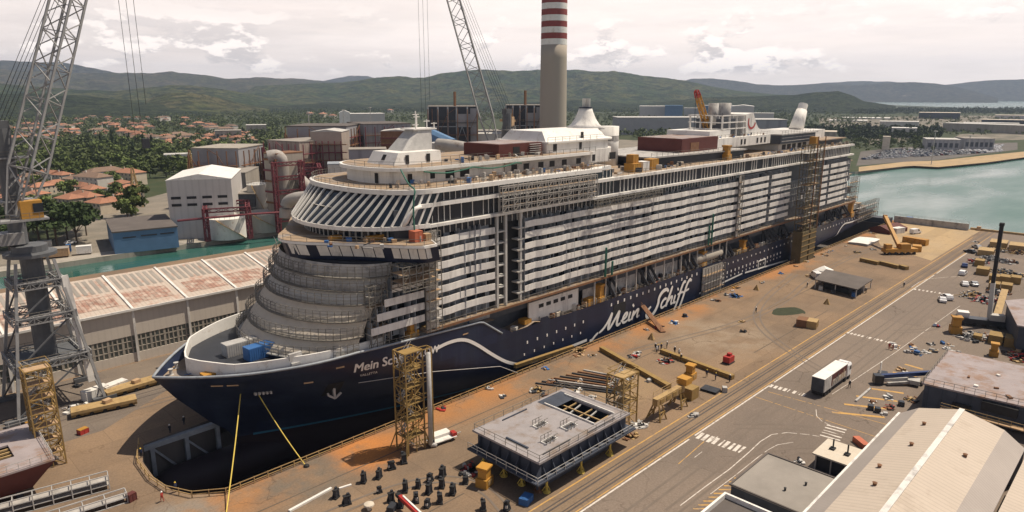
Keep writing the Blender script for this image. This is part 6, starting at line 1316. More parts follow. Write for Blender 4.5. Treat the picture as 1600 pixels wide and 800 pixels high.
t = T('aerial_dish', 'white upright panel on a dark base behind the blue boom lift', 'panel stand', g3(1380, 586)); b = MB(); b.cbox((0, 0, .3), (2.6, 1.8, .5), .4); b.build('base', M['cardark'], t, False, True); b = MB(); b.prism([(-1.4, .3), (-.3, .4), (-.9, .6)], .5, 3.2); b.build('panel', M['white'], t, False, True); t.name = 'panel_stand'
beam_thing('steel_bar', g3(1337, 628), g3(1360, 608), .4, .35, 'greyplate', 'single grey steel bar lying on the hatched bay', 'steel bar', flange=False)
for x, y, lb in ((1360, 640, 'navy drum bin nearest the yellow line'), (1371, 644, 'grey drum bin beside the navy one'), (1408, 634, 'small dark drum bin by the rusty winch')): crate('drum_bin', g3(x, y), (1.0, .9, .9), .4, 'cardark' if 'navy' in lb or 'dark' in lb else 'greyplate', lb, 'bin')
crate('steel_bin', g3(822, 785), (2.0, 1.4, 1.0), .3, 'blue', 'blue steel bin at the shaded corner of the grey block', 'steel bin')
# ---- mauve block right, dark block upper right
t = T('ship_block', 'large ship block with a mauve primed deck behind the pale shed', 'ship section', (156, 15, 0))
P_ = [(143.6, 29.9), (167.4, 30.8), (168, -6), (146.5, -6)]
hole_deck(t, P_, [], 5.6, M['blockmauve'], .3)
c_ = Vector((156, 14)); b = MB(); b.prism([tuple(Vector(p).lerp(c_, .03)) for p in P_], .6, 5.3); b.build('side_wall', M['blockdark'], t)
for (v0, v1) in ((14.5, 20), (21.5, 24.5)):
    b = MB(); b.box((144.0, v0, 3.2 if v0 < 15 else 2.0), (144.6 + (29 - v0) * .075, v1, 4.9 if v0 < 15 else 3.2)); b.build('wall_opening', M['black'], t)
for v in np.arange(8, 29, 2.3):
    b = MB(); u = 143.75 + (29.9 - v) * .081; b.box((u, v, .4), (u + .22, v + .18, 5.2)); b.build('wall_stiffener', M['blockdark'], t)
guard([(143.9, 29.6, 5.6), (146.7, -5, 5.6)], 'guard_rail', 'scaff', parent=t, st=1.6); guard([(143.9, 29.7, 5.6), (167, 30.5, 5.6)], 'guard_rail', 'scaff', parent=t, st=2.2)
b = MB(); b.box((142.2, 2, 1.9), (143.4, 26, 2.1)); b.build('scaffold_walkway', M['wood'], t); guard([(142.2, 2, 2.1), (142.2, 26, 2.1)], 'walkway_rail', 'brass', parent=t, st=1.8)
for (u, v) in ((149, 22), (150.5, 19), (153, 24), (147.5, 16.5), (158, 20)):
    b = MB(); b.cbox((u, v, 5.75), (random.uniform(.4, 1.4), random.uniform(.3, .9), .3), random.random()); b.build('deck_fitting', random.choice([M['rust'], M['dark'], M['white_raw']]), t)
t = T('ship_block', 'dark ship block with a patchy mauve deck standing in the scrap yard', 'ship section', (205, 20, 0)); P_ = [(193, 22.5), (215, 28.6), (226, 22), (224, 4), (194, 4)]
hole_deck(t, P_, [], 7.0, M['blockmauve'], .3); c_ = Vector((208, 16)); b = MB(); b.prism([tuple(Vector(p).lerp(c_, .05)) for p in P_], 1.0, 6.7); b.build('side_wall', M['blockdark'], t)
for p in ((194, 21.5), (214.5, 27.6), (195, 10)):
    b = MB(); b.box((p[0] - .5, p[1] - .5, 0), (p[0] + .5, p[1] + .5, 1.0)); b.build('support_leg', M['wood'], t)
beam_thing('steel_girder', g3(1556, 505), g3(1568, 465), 1.2, 1.6, 'brass', 'tan girder leaning along the side of the dark block', 'girder', 1.0)
# ---- pale shed and its neighbours
t = T('pale_shed', 'long pale roofed shed with a ridge strip in the corner of the view', 'shed', (124, 19.6, 0))
prf = [(28.4, 6.6), (25.7, 8.5), (19.6, 10.3), (13.7, 8.8), (10.8, 6.7)]
M['shedroof'] = mat('pale_roof_sheet', (0.47, 0.40, 0.335), .75, var=.06, scale=.15, stripe=('X', .9, .13), stain=((0.40, 0.335, 0.275), .42, .16), streak=False)
M['shedroof2'] = mat('grey_roof_sheet', (0.36, 0.32, 0.295), .75, var=.08, scale=.15, stripe=('X', .62, .12))
for i, nm in enumerate(('steep_roof', 'main_roof', 'main_roof', 'steep_roof')):
    b = MB(); (v0, z0), (v1, z1) = prf[i], prf[i + 1]; b.extr([(0, 0), (0, .18), (1, .18), (1, 0)], (0, 0, 0), (1, 0, 0)) if False else b.add([(18, v0, z0), (124, v0, z0), (124, v1, z1), (18, v1, z1), (18, v0, z0 - .2), (124, v0, z0 - .2), (124, v1, z1 - .2), (18, v1, z1 - .2)], [(0, 3, 2, 1), (4, 5, 6, 7), (0, 1, 5, 4), (1, 2, 6, 5), (2, 3, 7, 6), (3, 0, 4, 7)]); b.build(nm, M['shedroof2'] if nm == 'steep_roof' else M['shedroof'], t)
b = MB(); b.box((18, 19.25, 10.26), (124.05, 20.0, 10.42)); b.build('ridge_strip', M['white_raw'], t); b = MB(); b.box((18, 28.3, 6.4), (124.1, 28.62, 6.72)); b.build('gutter', M['white_raw'], t)
b = MB(); b.add([(123.9, v, z - .2) for v, z in prf] + [(123.9, 10.8, 0), (123.9, 28.3, 0)], [tuple(range(7))]); b.add([(18, 28.25, 0), (123.9, 28.25, 0), (123.9, 28.25, 6.5), (18, 28.25, 6.5)], [(0, 1, 2, 3)]); b.build('wall', M['greyclad'], t)
for u, v in ((116, 23), (107, 22.4), (98, 24), (109, 16), (92, 22.8)):
    b = MB(); z_ = float(np.interp(v, [19.6, 25.7], [10.3, 8.5])) if v > 19.6 else float(np.interp(v, [13.7, 19.6], [8.8, 10.3])); b.lathe([(.25, -.1), (.25, .35), (.35, .4), (.05, .5)], (u, v, z_), 8); b.build('roof_vent', M['rust'], t)
t = T('lower_shed', 'lower pale roof adjoining the far side of the big shed', 'shed', (110, 5, 0)); b = MB(); b.add([(18, 10.4, 6.4), (123, 10.4, 6.4), (123, -14, 4.0), (18, -14, 4.0), (18, 10.4, 6.2), (123, 10.4, 6.2), (123, -14, 3.8), (18, -14, 3.8)], [(0, 3, 2, 1), (4, 5, 6, 7), (0, 1, 5, 4), (1, 2, 6, 5), (2, 3, 7, 6), (3, 0, 4, 7)]); b.build('roof', M['shedroof'], t); b = MB(); b.box((18, -13.5, 0), (122.6, 10.2, 3.9)); b.build('wall', M['greyclad'], t)
t = T('flat_roof_office', 'low building with a plain brown grey flat roof beside the pale shed', 'building', (93, 34.5, 0)); b = MB(); b.box((87.0, 28.8, 0), (99.3, 40.3, 3.9)); b.build('wall', M['darkwall'], t); b = MB(); b.box((86.8, 28.7, 3.9), (99.5, 40.5, 4.05)); b.build('roof', M['roofgrey'], t)
for a, c in (((86.75, 40.3), (99.55, 40.55)), ((99.3, 28.7), (99.55, 40.3)), ((86.75, 28.7), (87.0, 40.3))):
    b = MB(); b.box((*a, 4.05), (*c, 4.2)); b.build('roof_edge', M['roofdark'], t)
for u, v in ((91, 34), (94.5, 32.4)):
    b = MB(); b.lathe([(.16, 0), (.16, .4), (.22, .45)], (u, v, 4.05), 8); b.build('roof_vent', M['black'], t)
b = MB(); b.box((99.6, 32, 3.5), (100.0, 38, 3.75)); b.build('white_fascia', M['white'], t)
t = T('parapet_building', 'flat roofed building with a white parapet at the bottom edge', 'building', (75, 36, 0)); b = MB(); b.box((55, 29, 0), (83.6, 39.6, 3.9)); b.build('wall', M['tankwhite'], t); b = MB(); b.box((55.2, 29.2, 3.9), (83.3, 39.3, 3.98)); b.build('roof', M['roofdark'], t)
for a, c in (((55, 39.25), (83.6, 39.6)), ((83.25, 29), (83.6, 39.25))):
    b = MB(); b.box((*a, 3.98), (*c, 4.7)); b.build('parapet', M['white'], t)
t = T('vent_hut', 'cream roofed open hut with two black vent pipes', 'hut', (110.3, 33.3, 0)); b = MB(); b.box((106.6, 30.3, 2.75), (113.4, 36.1, 3.0)); b.build('roof', M['cream'], t); b = MB(); b.box((107.4, 30.6, 0), (113.2, 35.8, 2.75)); b.build('wall', M['dark'], t)
for u, v in ((110.2, 34.2), (109.9, 31.8)):
    b = MB(); b.box((u - .5, v - .4, 3.0), (u + .5, v + .4, 3.25)); b.build('vent_base', M['black'], t); b = MB(); b.tube([(u + .2, v, 3.2), (u + .2, v, 4.7)], .13, 8); b.build('vent_pipe', M['black'], t)
for v in (31, 33.2, 35.6):
    b = MB(); b.box((107.0, v - .1, 0), (107.25, v + .1, 2.75)); b.build('post', M['lightsteel'], t)
heap(g3(1249, 722), .9, 8, ('dark', 'white_raw'), 'dark wheeled cart beside the vent hut', 1.2, 'tool_cart', 'cart'); b = MB(); q = G(1345, 696); b.cbox((0, 0, .5), (3.2, 1.2, 1.0), .9); o = b.build('orange_barrier', M['orange']); o.location = q; tag(o, 'faded orange barrier behind the vent hut', 'barrier')
# ---- truck crane with black mast
t = T('truck_crane', 'white truck crane with a tall black telescopic boom standing upright', 'mobile crane', g3(1540, 510)); p = t.location
b = MB(); b.cbox((p.x, p.y, 1.4), (3, 14, 1.3), .35); b.build('chassis', M['cardark'], t); b = MB(); b.cbox((p.x - 1.5, p.y + 5.2, 2.6), (2.4, 2.6, 1.6), .35); b.build('cab', M['white'], t); b = MB(); b.cbox((p.x + .6, p.y - 2, 2.8), (2.2, 3.4, 1.6), .35); b.build('superstructure', M['tankwhite'], t)
base_ = Vector((p.x, p.y - .5, 2.4)); tz_ = zb_ = 27.2
b = MB(); b.bar(base_, (p.x + .2, p.y, 12), 1.0, 1.1); b.build('boom_section', M['tankwhite'], t); b = MB(); b.bar((p.x + .2, p.y, 12), (p.x + .4, p.y + .2, tz_), .85, .9); b.build('boom_section', M['black'], t); b = MB(); b.cbox((p.x + .4, p.y + .2, tz_ + .3), (1.3, 1.0, .8)); b.build('boom_head', M['black'], t)
for k in range(5):
    a = Vector((math.sin(-.35) * -(-6 + k * 3), math.cos(.35) * (-6 + k * 3), 0))
    for s_ in (-1.3, 1.3):
        c = Vector((p.x, p.y, .55)) + Vector((-math.sin(.35) * (-5.6 + k * 2.8) + s_ * math.cos(.35), math.cos(.35) * (-5.6 + k * 2.8) + s_ * math.sin(.35), 0)); b = MB(); b.tube([c + Vector((-.2, -.07, 0)), c + Vector((.2, .07, 0))], .55, 10); b.build('wheel', M['black'], t)
# ---- yellow mobile crane at the far quay
t = T('truck_crane', 'yellow mobile crane with its boom tilted up near the stern of the ship', 'mobile crane', g3(1405, 397)); p = t.location
b = MB(); b.cbox((p.x, p.y, 1.6), (3, 13, 1.5), .85); b.build('chassis', M['yellow'], t); b = MB(); b.cbox((p.x + 1, p.y - 1, 3.3), (3, 4, 1.8), .85); b.build('superstructure', M['yellow'], t); b = MB(); b.cbox((p.x - 3.4, p.y + 3.4, 3.2), (2.2, 2.2, 1.5), .85); b.build('cab', M['yellow'], t)
bt = onv(1383, 338, 85.0); b = MB(); b.bar((p.x - .5, p.y + .5, 3.5), bt, 1.2, 1.3); b.build('boom', M['yellow'], t); b = MB(); b.cbox(tuple(bt), (1.2, 1.5, 1.2)); b.build('boom_head', M['rust'], t)
for k in range(5):
    for s_ in (-1.35, 1.35):
        a = -5 + k * 2.5; c = Vector((p.x - math.sin(.85) * a + s_ * math.cos(.85), p.y + math.cos(.85) * a + s_ * math.sin(.85), .6)); b = MB(); b.tube([c + Vector((-.2, -.2, 0)), c + Vector((.2, .2, 0))], .6, 10); b.build('wheel', M['black'], t)
beam_thing('steel_girder', g3(1412, 378), g3(1448, 384), 2.2, 2.4, 'yellow', 'heavy yellow girder stored behind the yellow mobile crane', 'girder'); crate('steel_bin', g3(1432, 392), (4, 3, 2.2), .3, 'yellow', 'yellow counterweight box beside the yellow mobile crane', 'steel bin')
crate('site_cabin', g3(1402, 364), (6, 3, 2.4), -.3, 'white_raw', 'white low site cabin behind the yellow mobile crane', 'cabin')
t = T('tarpaulin', 'bright white sheet spread on the ground under the stern', 'tarpaulin', (302, 91.5, 0)); b = MB(); b.grid([[(294 + 3 * i, 87.0 + 2.0 * j, .9 + .15 * math.sin(i * 1.3 + j)) for j in range(5)] for i in range(6)]); b.build('sheet', M['white'], t); b = MB(); b.box((294.5, 87.3, 0), (308.5, 94.7, .75)); b.build('stacked_load', M['tankwhite'], t)
t = T('red_tent', 'dark red sloping tent roof at the end of the dock', 'tent', (335, 94, 0)); b = MB(); b.extr([(-5, 1.6), (5, 1.6), (0, 3.4)], (327, 93, 0), (342, 90, 0)); b.build('roof', M['maroon'], t); b = MB(); b.extr([(-4.8, 0), (4.8, 0), (4.8, 1.6), (-4.8, 1.6)], (327.2, 93, 0), (341.8, 90, 0)); b.build('side_wall', M['maroon'], t)
t = T('dock_barrier', 'grey wall with a rail closing the end of the dock by the water', 'barrier wall', (362, 90, 0)); b = MB(); b.box((362, 66, 0), (362.6, 97, 3.0)); b.build('wall', M['greyplate'], t); b = MB(); b.box((354, 97, -12.9), (360, 143, 2.5)); b.build('dock_gate', M['darkwall'], t); guard([(362.3, 66, 3), (362.3, 97, 3), (362.3, 140, 3)], 'rail', 'scaff', parent=t)
crate('blue_cabin', g3(1420, 347), (2.6, 2.6, 2.4), 0, 'blue', 'small dark blue cabin on the quay end near the stern', 'cabin')
t = T('quay_kerb', 'yellow tan kerb beam along the far edge of the quay', 'kerb', (366, 60, 0)); b = MB(); b.box((365.6, 40, .01), (366.6, 66, .9)); b.build('kerb_beam', M['brass'], t); b = MB(); b.box((365, 62, .01), (366.6, 63.5, 1.8)); b.build('kerb_post', M['wood'], t)
# ---- left foreground
t = T('ship_block', 'dark red hulled ship block with a railed mauve deck by the brown stair tower', 'ship section', (10, 124, 0)); P_ = [(-8, 115.8), (18.2, 115.8), (18.6, 132.5), (6, 132.5), (-8, 128)]
hole_deck(t, P_, [[(5, 121.0), (14, 121.0), (14, 126), (5, 126)]], 6.0, M['blockmauve'], .3); 
b = MB(); q = P_; lo = [tuple(Vector(p).lerp(Vector((6, 124)), .25)) for p in q]; n = len(q); b.add([(p[0], p[1], 5.7) for p in q] + [(p[0], p[1], 1.6) for p in lo], [(i, (i + 1) % n, n + (i + 1) % n, n + i) for i in range(n)] + [tuple(range(n, 2 * n))]); b.build('hull_plating', M['maroon'], t)
for k in range(4):
    b = MB(); b.bar((5, 121.6 + k * 1.2, 5.6), (14, 121.4 + k * 1.3, 5.5), .3); b.build('deck_beam', M['brass'], t)
guard([(-8, 116, 6), (18, 116, 6), (18.4, 132.3, 6), (6, 132.3, 6)], 'guard_rail', 'lightsteel', parent=t, st=1.4)
for u, v in ((13.5, 119), (10, 119), (6, 119), (13.5, 124), (14, 128), (2, 120)):
    b = MB(); b.box((u - .4, v - .4, 0), (u + .4, v + .4, 1.7)); b.build('keel_block', M['dark'], t)
def scaf_rack(p0, p1, h_, lv, label, depth=1.6, m='lightsteel'):
    p0, p1 = Vector(p0), Vector(p1); d = (p1 - p0).normalized(); nn = Vector((-d.y, d.x, 0)); L_ = (p1 - p0).length; n = max(2, int(L_ / 2.4)); t = T('tube_scaffold', label, 'scaffold', p0); b = MB()
    for k in range(n + 1):
        c = p0 + d * L_ * k / n
        for s_ in (0, depth): b.bar(c + nn * s_, c + nn * s_ + ZU * h_, .13)
        for j in range(1, lv + 1): b.bar(c + ZU * (h_ * j / lv), c + nn * depth + ZU * (h_ * j / lv), .1)
    for j in range(lv + 1):
        for s_ in (0, depth): b.bar(p0 + nn * s_ + ZU * (h_ * j / lv + .05), p1 + nn * s_ + ZU * (h_ * j / lv + .05), .14 if j in (0, lv) else .1)
    b.build('tube_frame', M[m], t)
    for j in range(1, lv):
        b = MB(); z_ = h_ * j / lv; b.prism([tuple((p0 + nn * .1)[:2]), tuple((p1 + nn * .1)[:2]), tuple((p1 + nn * (depth - .1))[:2]), tuple((p0 + nn * (depth - .1))[:2])], z_, z_ + .06); b.build('plank_deck', M['net'], t)
    return t
scaf_rack(g3(-10, 815), g3(172, 765), 2.4, 3, 'pale tubular scaffold rack in the near corner, larger and farther of the pair'); scaf_rack(g3(60, 830), g3(200, 785), 1.6, 2, 'pale tubular scaffold rack lying lower in the near corner')
crate('steel_bin', g3(206, 782), (1.1, .9, 1.2), .3, 'maroon', 'dark red tool box beside the corner scaffold rack', 'steel bin')
crate('steel_bin', g3(130, 677), (1.5, 1.1, .9), .3, 'red', 'bright red box with yellow top alone on the shaded side quay', 'steel bin', lid='yellow')
def transporter(p, q, label, m='brass'):
    p, q = Vector(p), Vector(q); d = (q - p).normalized(); t = T('heavy_transporter', label, 'transporter', (p + q) / 2); b = MB(); b.extr([(-1.5, .9), (1.5, .9), (1.5, 1.5), (-1.5, 1.5)], p, q); b.build('deck', M[m], t); nn = Vector((-d.y, d.x, 0)); L_ = (q - p).length
    for s_ in (-1.2, 1.2):
        b = MB(); b.bar(p + nn * s_ + ZU * .65, q + nn * s_ + ZU * .65, .3, .5); b.build('side_beam', M['yellowdull'], t)
        for k in range(5):
            c = p.lerp(q, (k + .5) / 5) + nn * s_; b = MB(); b.tube([c + nn * -.2 + ZU * .4, c + nn * .2 + ZU * .4], .4, 10); b.build('wheel', M['black'], t)
    b = MB(); c = p.lerp(q, .55); b.cbox((c.x, c.y, 1.8), (1.4, 1.2, .7), .3); b.build('winch', M['wood'], t); return t
transporter(g3(112, 652), g3(214, 630), 'orange tan low transporter on the rails, front one nearest the dock', 'brass'); transporter(g3(165, 622), g3(252, 597), 'orange tan low transporter on the rails behind the front one', 'brass')
crate('container_tank', g3(150, 621), (4.6, 2, 2.0), .28, 'white_raw', 'white ribbed container beside the rails, left of two', 'container'); crate('container_tank', g3(180, 611), (4.6, 2, 1.8), .28, 'white_raw', 'white ribbed container beside the rails, right of two', 'container')
heap(g3(118, 640), 2.2, 20, ('lightsteel', 'dark', 'white_raw'), 'grey machinery heap behind the front transporter', 1.6); heap(g3(45, 660), 2.4, 20, ('yellow', 'dark', 'brass'), 'yellow and dark gear under the grey portal crane', 1.6); heap(g3(120, 605), 1.0, 8, ('dark', 'black'), 'small dark gear on the side quay by the warehouse', 1.0)
for x, y, lb in ((255, 575, 'dark gear beside the bow on the side quay'),): heap(g3(x, y), 1.2, 8, ('dark', 'lightsteel'), lb, 1.0)
# ---- on the ship: containers, loose boxes, scaffolding
t = T('shipping_container', 'light grey container standing on the bow working deck', 'container', (50.4, 118.5, 13.2), None, .25)
for nm, lb, loc, rz, m in (('shipping_container', 'light grey container standing on the bow working deck', (49.8, 120.2, 13.2), .02, 'bluegrey'), ('shipping_container', 'bright blue container standing on the bow working deck', (51.8, 115.6, 13.2), .05, 'blue')):
    if m == 'bluegrey': t.location = loc; t.rotation_euler = (0, 0, rz)
    else: t = T(nm, lb, 'container', loc, None, rz)
    b = MB(); b.cbox((0, 0, 1.2), (6.0, 2.4, 2.4)); b.build('body', M['blue'] if m == 'blue' else M['lightsteel'], t, False, True)
    for s_ in (-1, 1):
        b = MB()
        for k in range(14): b.cbox((-2.8 + k * .43, s_ * 1.22, 1.2), (.2, .06, 2.2))
        b.build('corrugation', M['blue'] if m == 'blue' else M['lightsteel'], t, False, True)
    b = MB(); b.cbox((-3.02, 0, 1.2), (.06, 2.2, 2.2)); b.build('door', M['blue'] if m == 'blue' else M['bluegrey'], t, False, True)
for (u, v, z_), d, m, lb in (((153, 105.5, 39.95), (3.4, 3, 2.2), 'yellow', 'yellow box at the edge of the open top deck, nearest the midship house'), ((153.5, 106, 42.2), (2.4, 2.2, 2.2), 'yellow', 'yellow box stacked on another at the top deck edge'), ((157.5, 105.5, 39.95), (3, 2.6, 2.4), 'white_raw', 'white box on the top deck between yellow ones'), ((162, 105.6, 39.95), (3.4, 2.6, 2.8), 'yellow', 'yellow and tan crate on the top deck, farthest from the midship house'), ((272, 104.2, 39.95), (2.6, 2.4, 4.2), 'yellow', 'tall yellow box on top of the tall side scaffold tower'), ((71.5, 106.6, 33.35), (3.4, 1.0, .9), 'yellow', 'long yellow cradle on the bridge roof'), ((76.2, 100.2, 33.35), (1.8, 1.8, 2.0), 'orange', 'orange tan box on the bridge wing roof'), ((78.4, 99.8, 33.35), (1.2, 1.2, 1.2), 'wood', 'small tan box beside the orange one on the bridge wing roof'), ((66.5, 112.5, 33.35), (2.2, 1.2, .7), 'yellow', 'short yellow cradle on the bridge roof'), ((81.5, 103.5, 13.9), (4.0, 1.5, 1.2), 'brass', 'tan box on the forward side deck behind the yellow box machine'), ((132.6, 103.2, 7.6), (3.0, 2.2, 2.0), 'yellow', 'yellow box lying beside the box machine over the script'), ((211.5, 103, 7.9), (2.6, 2, 1.6), 'brass', 'tan box on the boat deck aft of the lifeboat'), ((168, 119, 39.95), (4, 2.5, 1.2), 'dark', 'dark machinery box in the middle of the open top deck'), ((177, 116, 39.95), (3.4, 1.8, 1.4), 'carsilver', 'silver covered load on the open top deck near the pool bar'), ((109, 103.2, 8.6), (2.2, 2.0, 1.0), 'yellow', 'dull yellow box in front of the white deckhouse'), ((163.5, 103.2, 7.8), (2.2, 1.4, 1.1), 'orange', 'orange box on the boat deck among the davits')):
    crate('deck_crate', (u, v, z_), d, 0, m, lb, 'crate')
def scaffold(name, label, u0, u1, v0, v1, z0, z1, nu, nz, m='scaff', net=None, r=.07, cat='scaffold', planks=True):
    t = T(name, label, cat, ((u0 + u1) / 2, v0, z0)); b = MB()
    for i in range(nu + 1):
        u = u0 + (u1 - u0) * i / nu
        for v in (v0, v1): b.bar((u, v, z0), (u, v, z1), r * 2)
    for j in range(nz + 1):
        z_ = z0 + (z1 - z0) * j / nz
        for v in (v0, v1): b.bar((u0, v, z_), (u1, v, z_), r * 1.7); b.bar((u0, v, min(z_ + 1, z1)), (u1, v, min(z_ + 1, z1)), r * 1.2)
        for i in range(nu + 1): b.bar((u0 + (u1 - u0) * i / nu, v0, z_), (u0 + (u1 - u0) * i / nu, v1, z_), r * 1.4)
    for i in range(0, nu, 2):
        for j in range(nz): b.bar((u0 + (u1 - u0) * i / nu, v0, z0 + (z1 - z0) * j / nz), (u0 + (u1 - u0) * (i + 1) / nu, v0, z0 + (z1 - z0) * (j + 1) / nz), r * 1.2)
    b.build('tube_frame', M[m], t)
    if planks:
        for j in range(1, nz):
            z_ = z0 + (z1 - z0) * j / nz; b = MB(); b.box((u0, v0 + .08, z_), (u1, v1 - .08, z_ + .07)); b.build('plank_deck', M['wood'] if random.random() < .5 else M['net'], t)
    if net:
        b = MB(); b.box((u0 + .1, v1 - .1, z0), (u1 - .1, v1 - .04, z1)); b.build('netting', M[net], t)
    return t
scaffold('ship_scaffold', 'narrow netted scaffold strip up the ship side behind the bridge wing', 79.0, 82.1, S - 1.3, S - .05, 14.9, 34.6, 2, 10, net='net')
scaffold('ship_scaffold', 'wide scaffold grid hung over the upper decks before the midship house', 99, 131, S - 1.2, S - .4, 35.9, 41.4, 18, 4, 'net')
scaffold('ship_scaffold', 'long low scaffold hung below the pool deck edge amidships', 131, 160, S - 1.3, S - .45, 33.3, 35.0, 12, 1, 'scaff')
scaffold('ship_scaffold', 'scaffold under the bridge wing against the stepped balconies', 71, 78.6, 97.6, S - .2, 25.0, 29.6, 5, 3, 'scaff'); scaffold('ship_scaffold', 'scaffold filling the gap between the white front and first balconies', 66.5, 70.5, 102.0, 103.4, 14.0, 26, 3, 6, 'scaff')
scaffold('ship_scaffold', 'narrow netted scaffold strip up the ship side aft of midships', 206.5, 208.1, S - 1.0, S - .1, 14.9, 34.8, 1, 9, net='net'); scaffold('ship_scaffold', 'scaffold patch with pale netting low on the navy hull past the script', 186.5, 199, S - 1.4, S - .3, -2, 7.8, 7, 4, net='net'); scaffold('ship_scaffold', 'scaffold clinging to the lower decks of the stern', 322, 348.5, S - .8, S + .6, 4.5, 12.5, 9, 4); scaffold('ship_scaffold', 'scaffold around the stern terraces by the water', 312, 322, S + .4, S + 1.6, 14, 25, 4, 5)
# tall tower on the ship side
t = scaffold('side_access_tower', 'tall dull yellow access tower against the ship side aft', 246.5, 258.5, 95.3, 98.4, 11.4, 42.5, 4, 11, 'olive', None, .09, 'access tower'); t.location = (252, 96.8, 0); 
for c in t.children: c.location = (.5, -1.5, 11.4)
b = MB(); b.box((246.2, 95.0, 0), (252.2, 98.6, 11.4)); b.build('tower_base', M['olive'], t); b = MB(); b.box((253.4, 95.0, 0), (258.8, 98.6, 11.4)); b.build('tower_base', M['olive'], t)
b = MB()
for z_ in (2, 4, 6, 8, 10): b.box((246.0, 94.9, z_), (259.0, 95.1, z_ + .3))
b.build('base_stiffener', M['yellowdull'], t)
for u in (252.6, 259.3):
    b = MB(); b.bar((u, 95.2, 11.4), (u, 95.2, 45.5), .28); b.build('mast', M['rust'], t)
for u0, u1, z0, lb in ((84, 86.0, 17, 'dark green'),): pass
for (u, z0, z1, lb) in ((136.2, 14.9, 22.5, 'tall green hose standing on the promenade before the balconies, forward one'), (190.2, 14.9, 24.5, 'tall green hose standing on the promenade before the balconies, middle one'), (188.4, 14.9, 21.0, 'shorter green hose beside the taller middle one'), (139.0, 14.9, 18.5, 'short green hose near the forward one')):
    b = MB(); b.tube([(u, S - .6, z0), (u + .1, S - .6, z1)], .3, 6); b.bar((u - .3, S - .6, z0), (u - .1, S - .6, z1 * .9), .18); one(b, 'green_hose', M['green'], lb, 'hose', loc=(u, S - .6, z0))
b = MB(); b.tube(smooth([(79.0, 108, 45.9), (77.8, 104, 43.4), (77.4, 101.4, 42.9), (76.6, 101.0, 41.5), (76.4, 101.1, 38), (76.2, 100.4, 33.6)], 2), .16, 6); one(b, 'green_hose', M['green'], 'green hose draped over the front corner of the lounge windows', 'hose', loc=(76.2, 100.4, 33.6))
b = MB(); b.tube([(u, C - 12.75 - .12 * math.sin(u), 45.2 - .7 * abs(math.sin((u - 84) * .24))) for u in np.linspace(84, 112, 40)], .15, 6); one(b, 'green_hose', M['green'], 'dark green hose hung in loops along the observation deck edge', 'hose', loc=(84, C - 12.75, 45))

# ---- more site clutter on the ship and scaffold rings on the rounded front
t = T('front_scaffold', 'tiers of thin scaffold tubes ringing the rounded white front', 'scaffold', (54, 120, 14))
for i in range(6):
    b = MB(); P_ = front_pts(zb[i], extra=.95, n=34); Q_ = front_pts(zb[i], extra=.4, n=34)
    for k, (p, q) in enumerate(zip(P_, Q_)):
        z_ = zb[i]; b.bar((*p, z_), (p[0] + .1, p[1], z_ + 2.3), .09); b.bar((*p, z_ + 1.9), (*q, z_ + 2.2), .07)
    for z_ in (zb[i] + .55, zb[i] + 1.05, zb[i] + 1.7, zb[i] + 2.25):
        for p, q in zip(P_[:-1], P_[1:]): b.bar((*p, z_), (*q, z_), .075)
    b.build('tube_frame', M['scaff'], t)
pads = [M[k] for k in ('greyplate', 'wood', 'dark', 'rust', 'tankwhite', 'blue', 'cream', 'decktan')]
def litter(u0, u1, v0, v1, z_, n, big=1.4):
    for _ in range(n):
        b = MB(); k = random.random(); u, v = random.uniform(u0, u1), random.uniform(v0, v1)
        if k < .6: h_ = random.uniform(.25, 1.3); b.cbox((u, v, z_ + h_ / 2), (random.uniform(.3, big), random.uniform(.3, 1.0), h_), random.uniform(0, 3))
        elif k < .85: a = random.uniform(0, 3); b.bar((u, v, z_ + .1), (u + math.cos(a) * 2.4, v + math.sin(a) * 1.6, z_ + random.uniform(.1, .6)), random.uniform(.1, .3))
        else: b.lathe([(.3, 0), (.3, .9)], (u, v, z_), 8)
        b.build('site_material', random.choice(pads), SHIP)
litter(88, 138, 102.6, 107, 42.7, 60); litter(142, 182, 103.5, 114, 39.95, 60, 2.0); litter(210, 246, 102.8, 104, 39.95, 16); litter(250, 306, 102.8, 105.6, 39.95, 40); litter(62, 78, 99, 112, 33.35, 22); litter(95, 122, 109, 114, 46.1, 22); litter(207, 246, 110.5, 113, 46.05, 14); litter(76, 84, 104, 110, 42.7, 8)
litter(312, 345, 103.5, 112, 7.1, 30); litter(114, 310, 102.2, 103.6, 7.9, 90); litter(40, 47, 114, 124, 12.1, 10); litter(66, 94, 102.6, 104.5, 12.5, 24); litter(102, 130, 102.6, 103.4, 7.4, 20)
for u in np.arange(86, 138, 2.6):
    b = MB(); b.bar((u, S + .1, 42.6), (u, S + .1, 44.3), .08); b.bar((u, S + .1, 44.2), (u + 2.6, S + .1, 44.2), .06); b.build('temporary_rail', M['scaff'], SHIP)

for i in range(44):     # loose gear along the dock rail and beside the hatched bay
    if i < 26: q = (random.uniform(96, 330), random.uniform(92.5, 95.6), 0); lb, gr = 'small loose gear lying along the dock rail', 'loose gear along the dock rail'
    elif i < 36: q = g3(random.uniform(1395, 1500), random.uniform(535, 552)); lb, gr = 'small loose gear on the ground before the mauve block', 'loose gear before the mauve block'
    else: q = (random.uniform(96, 130), random.uniform(74, 90), 0); lb, gr = 'small loose steel parts between the girders and the dock', 'loose parts between the girders'
    heap(q, random.uniform(.6, 1.5), 9, random.sample(['dark', 'rust', 'lightsteel', 'wood', 'brass', 'greyplate', 'blue', 'white_raw'], 2), lb, random.uniform(.4, 1.1), 'loose_gear', 'gear', gr)
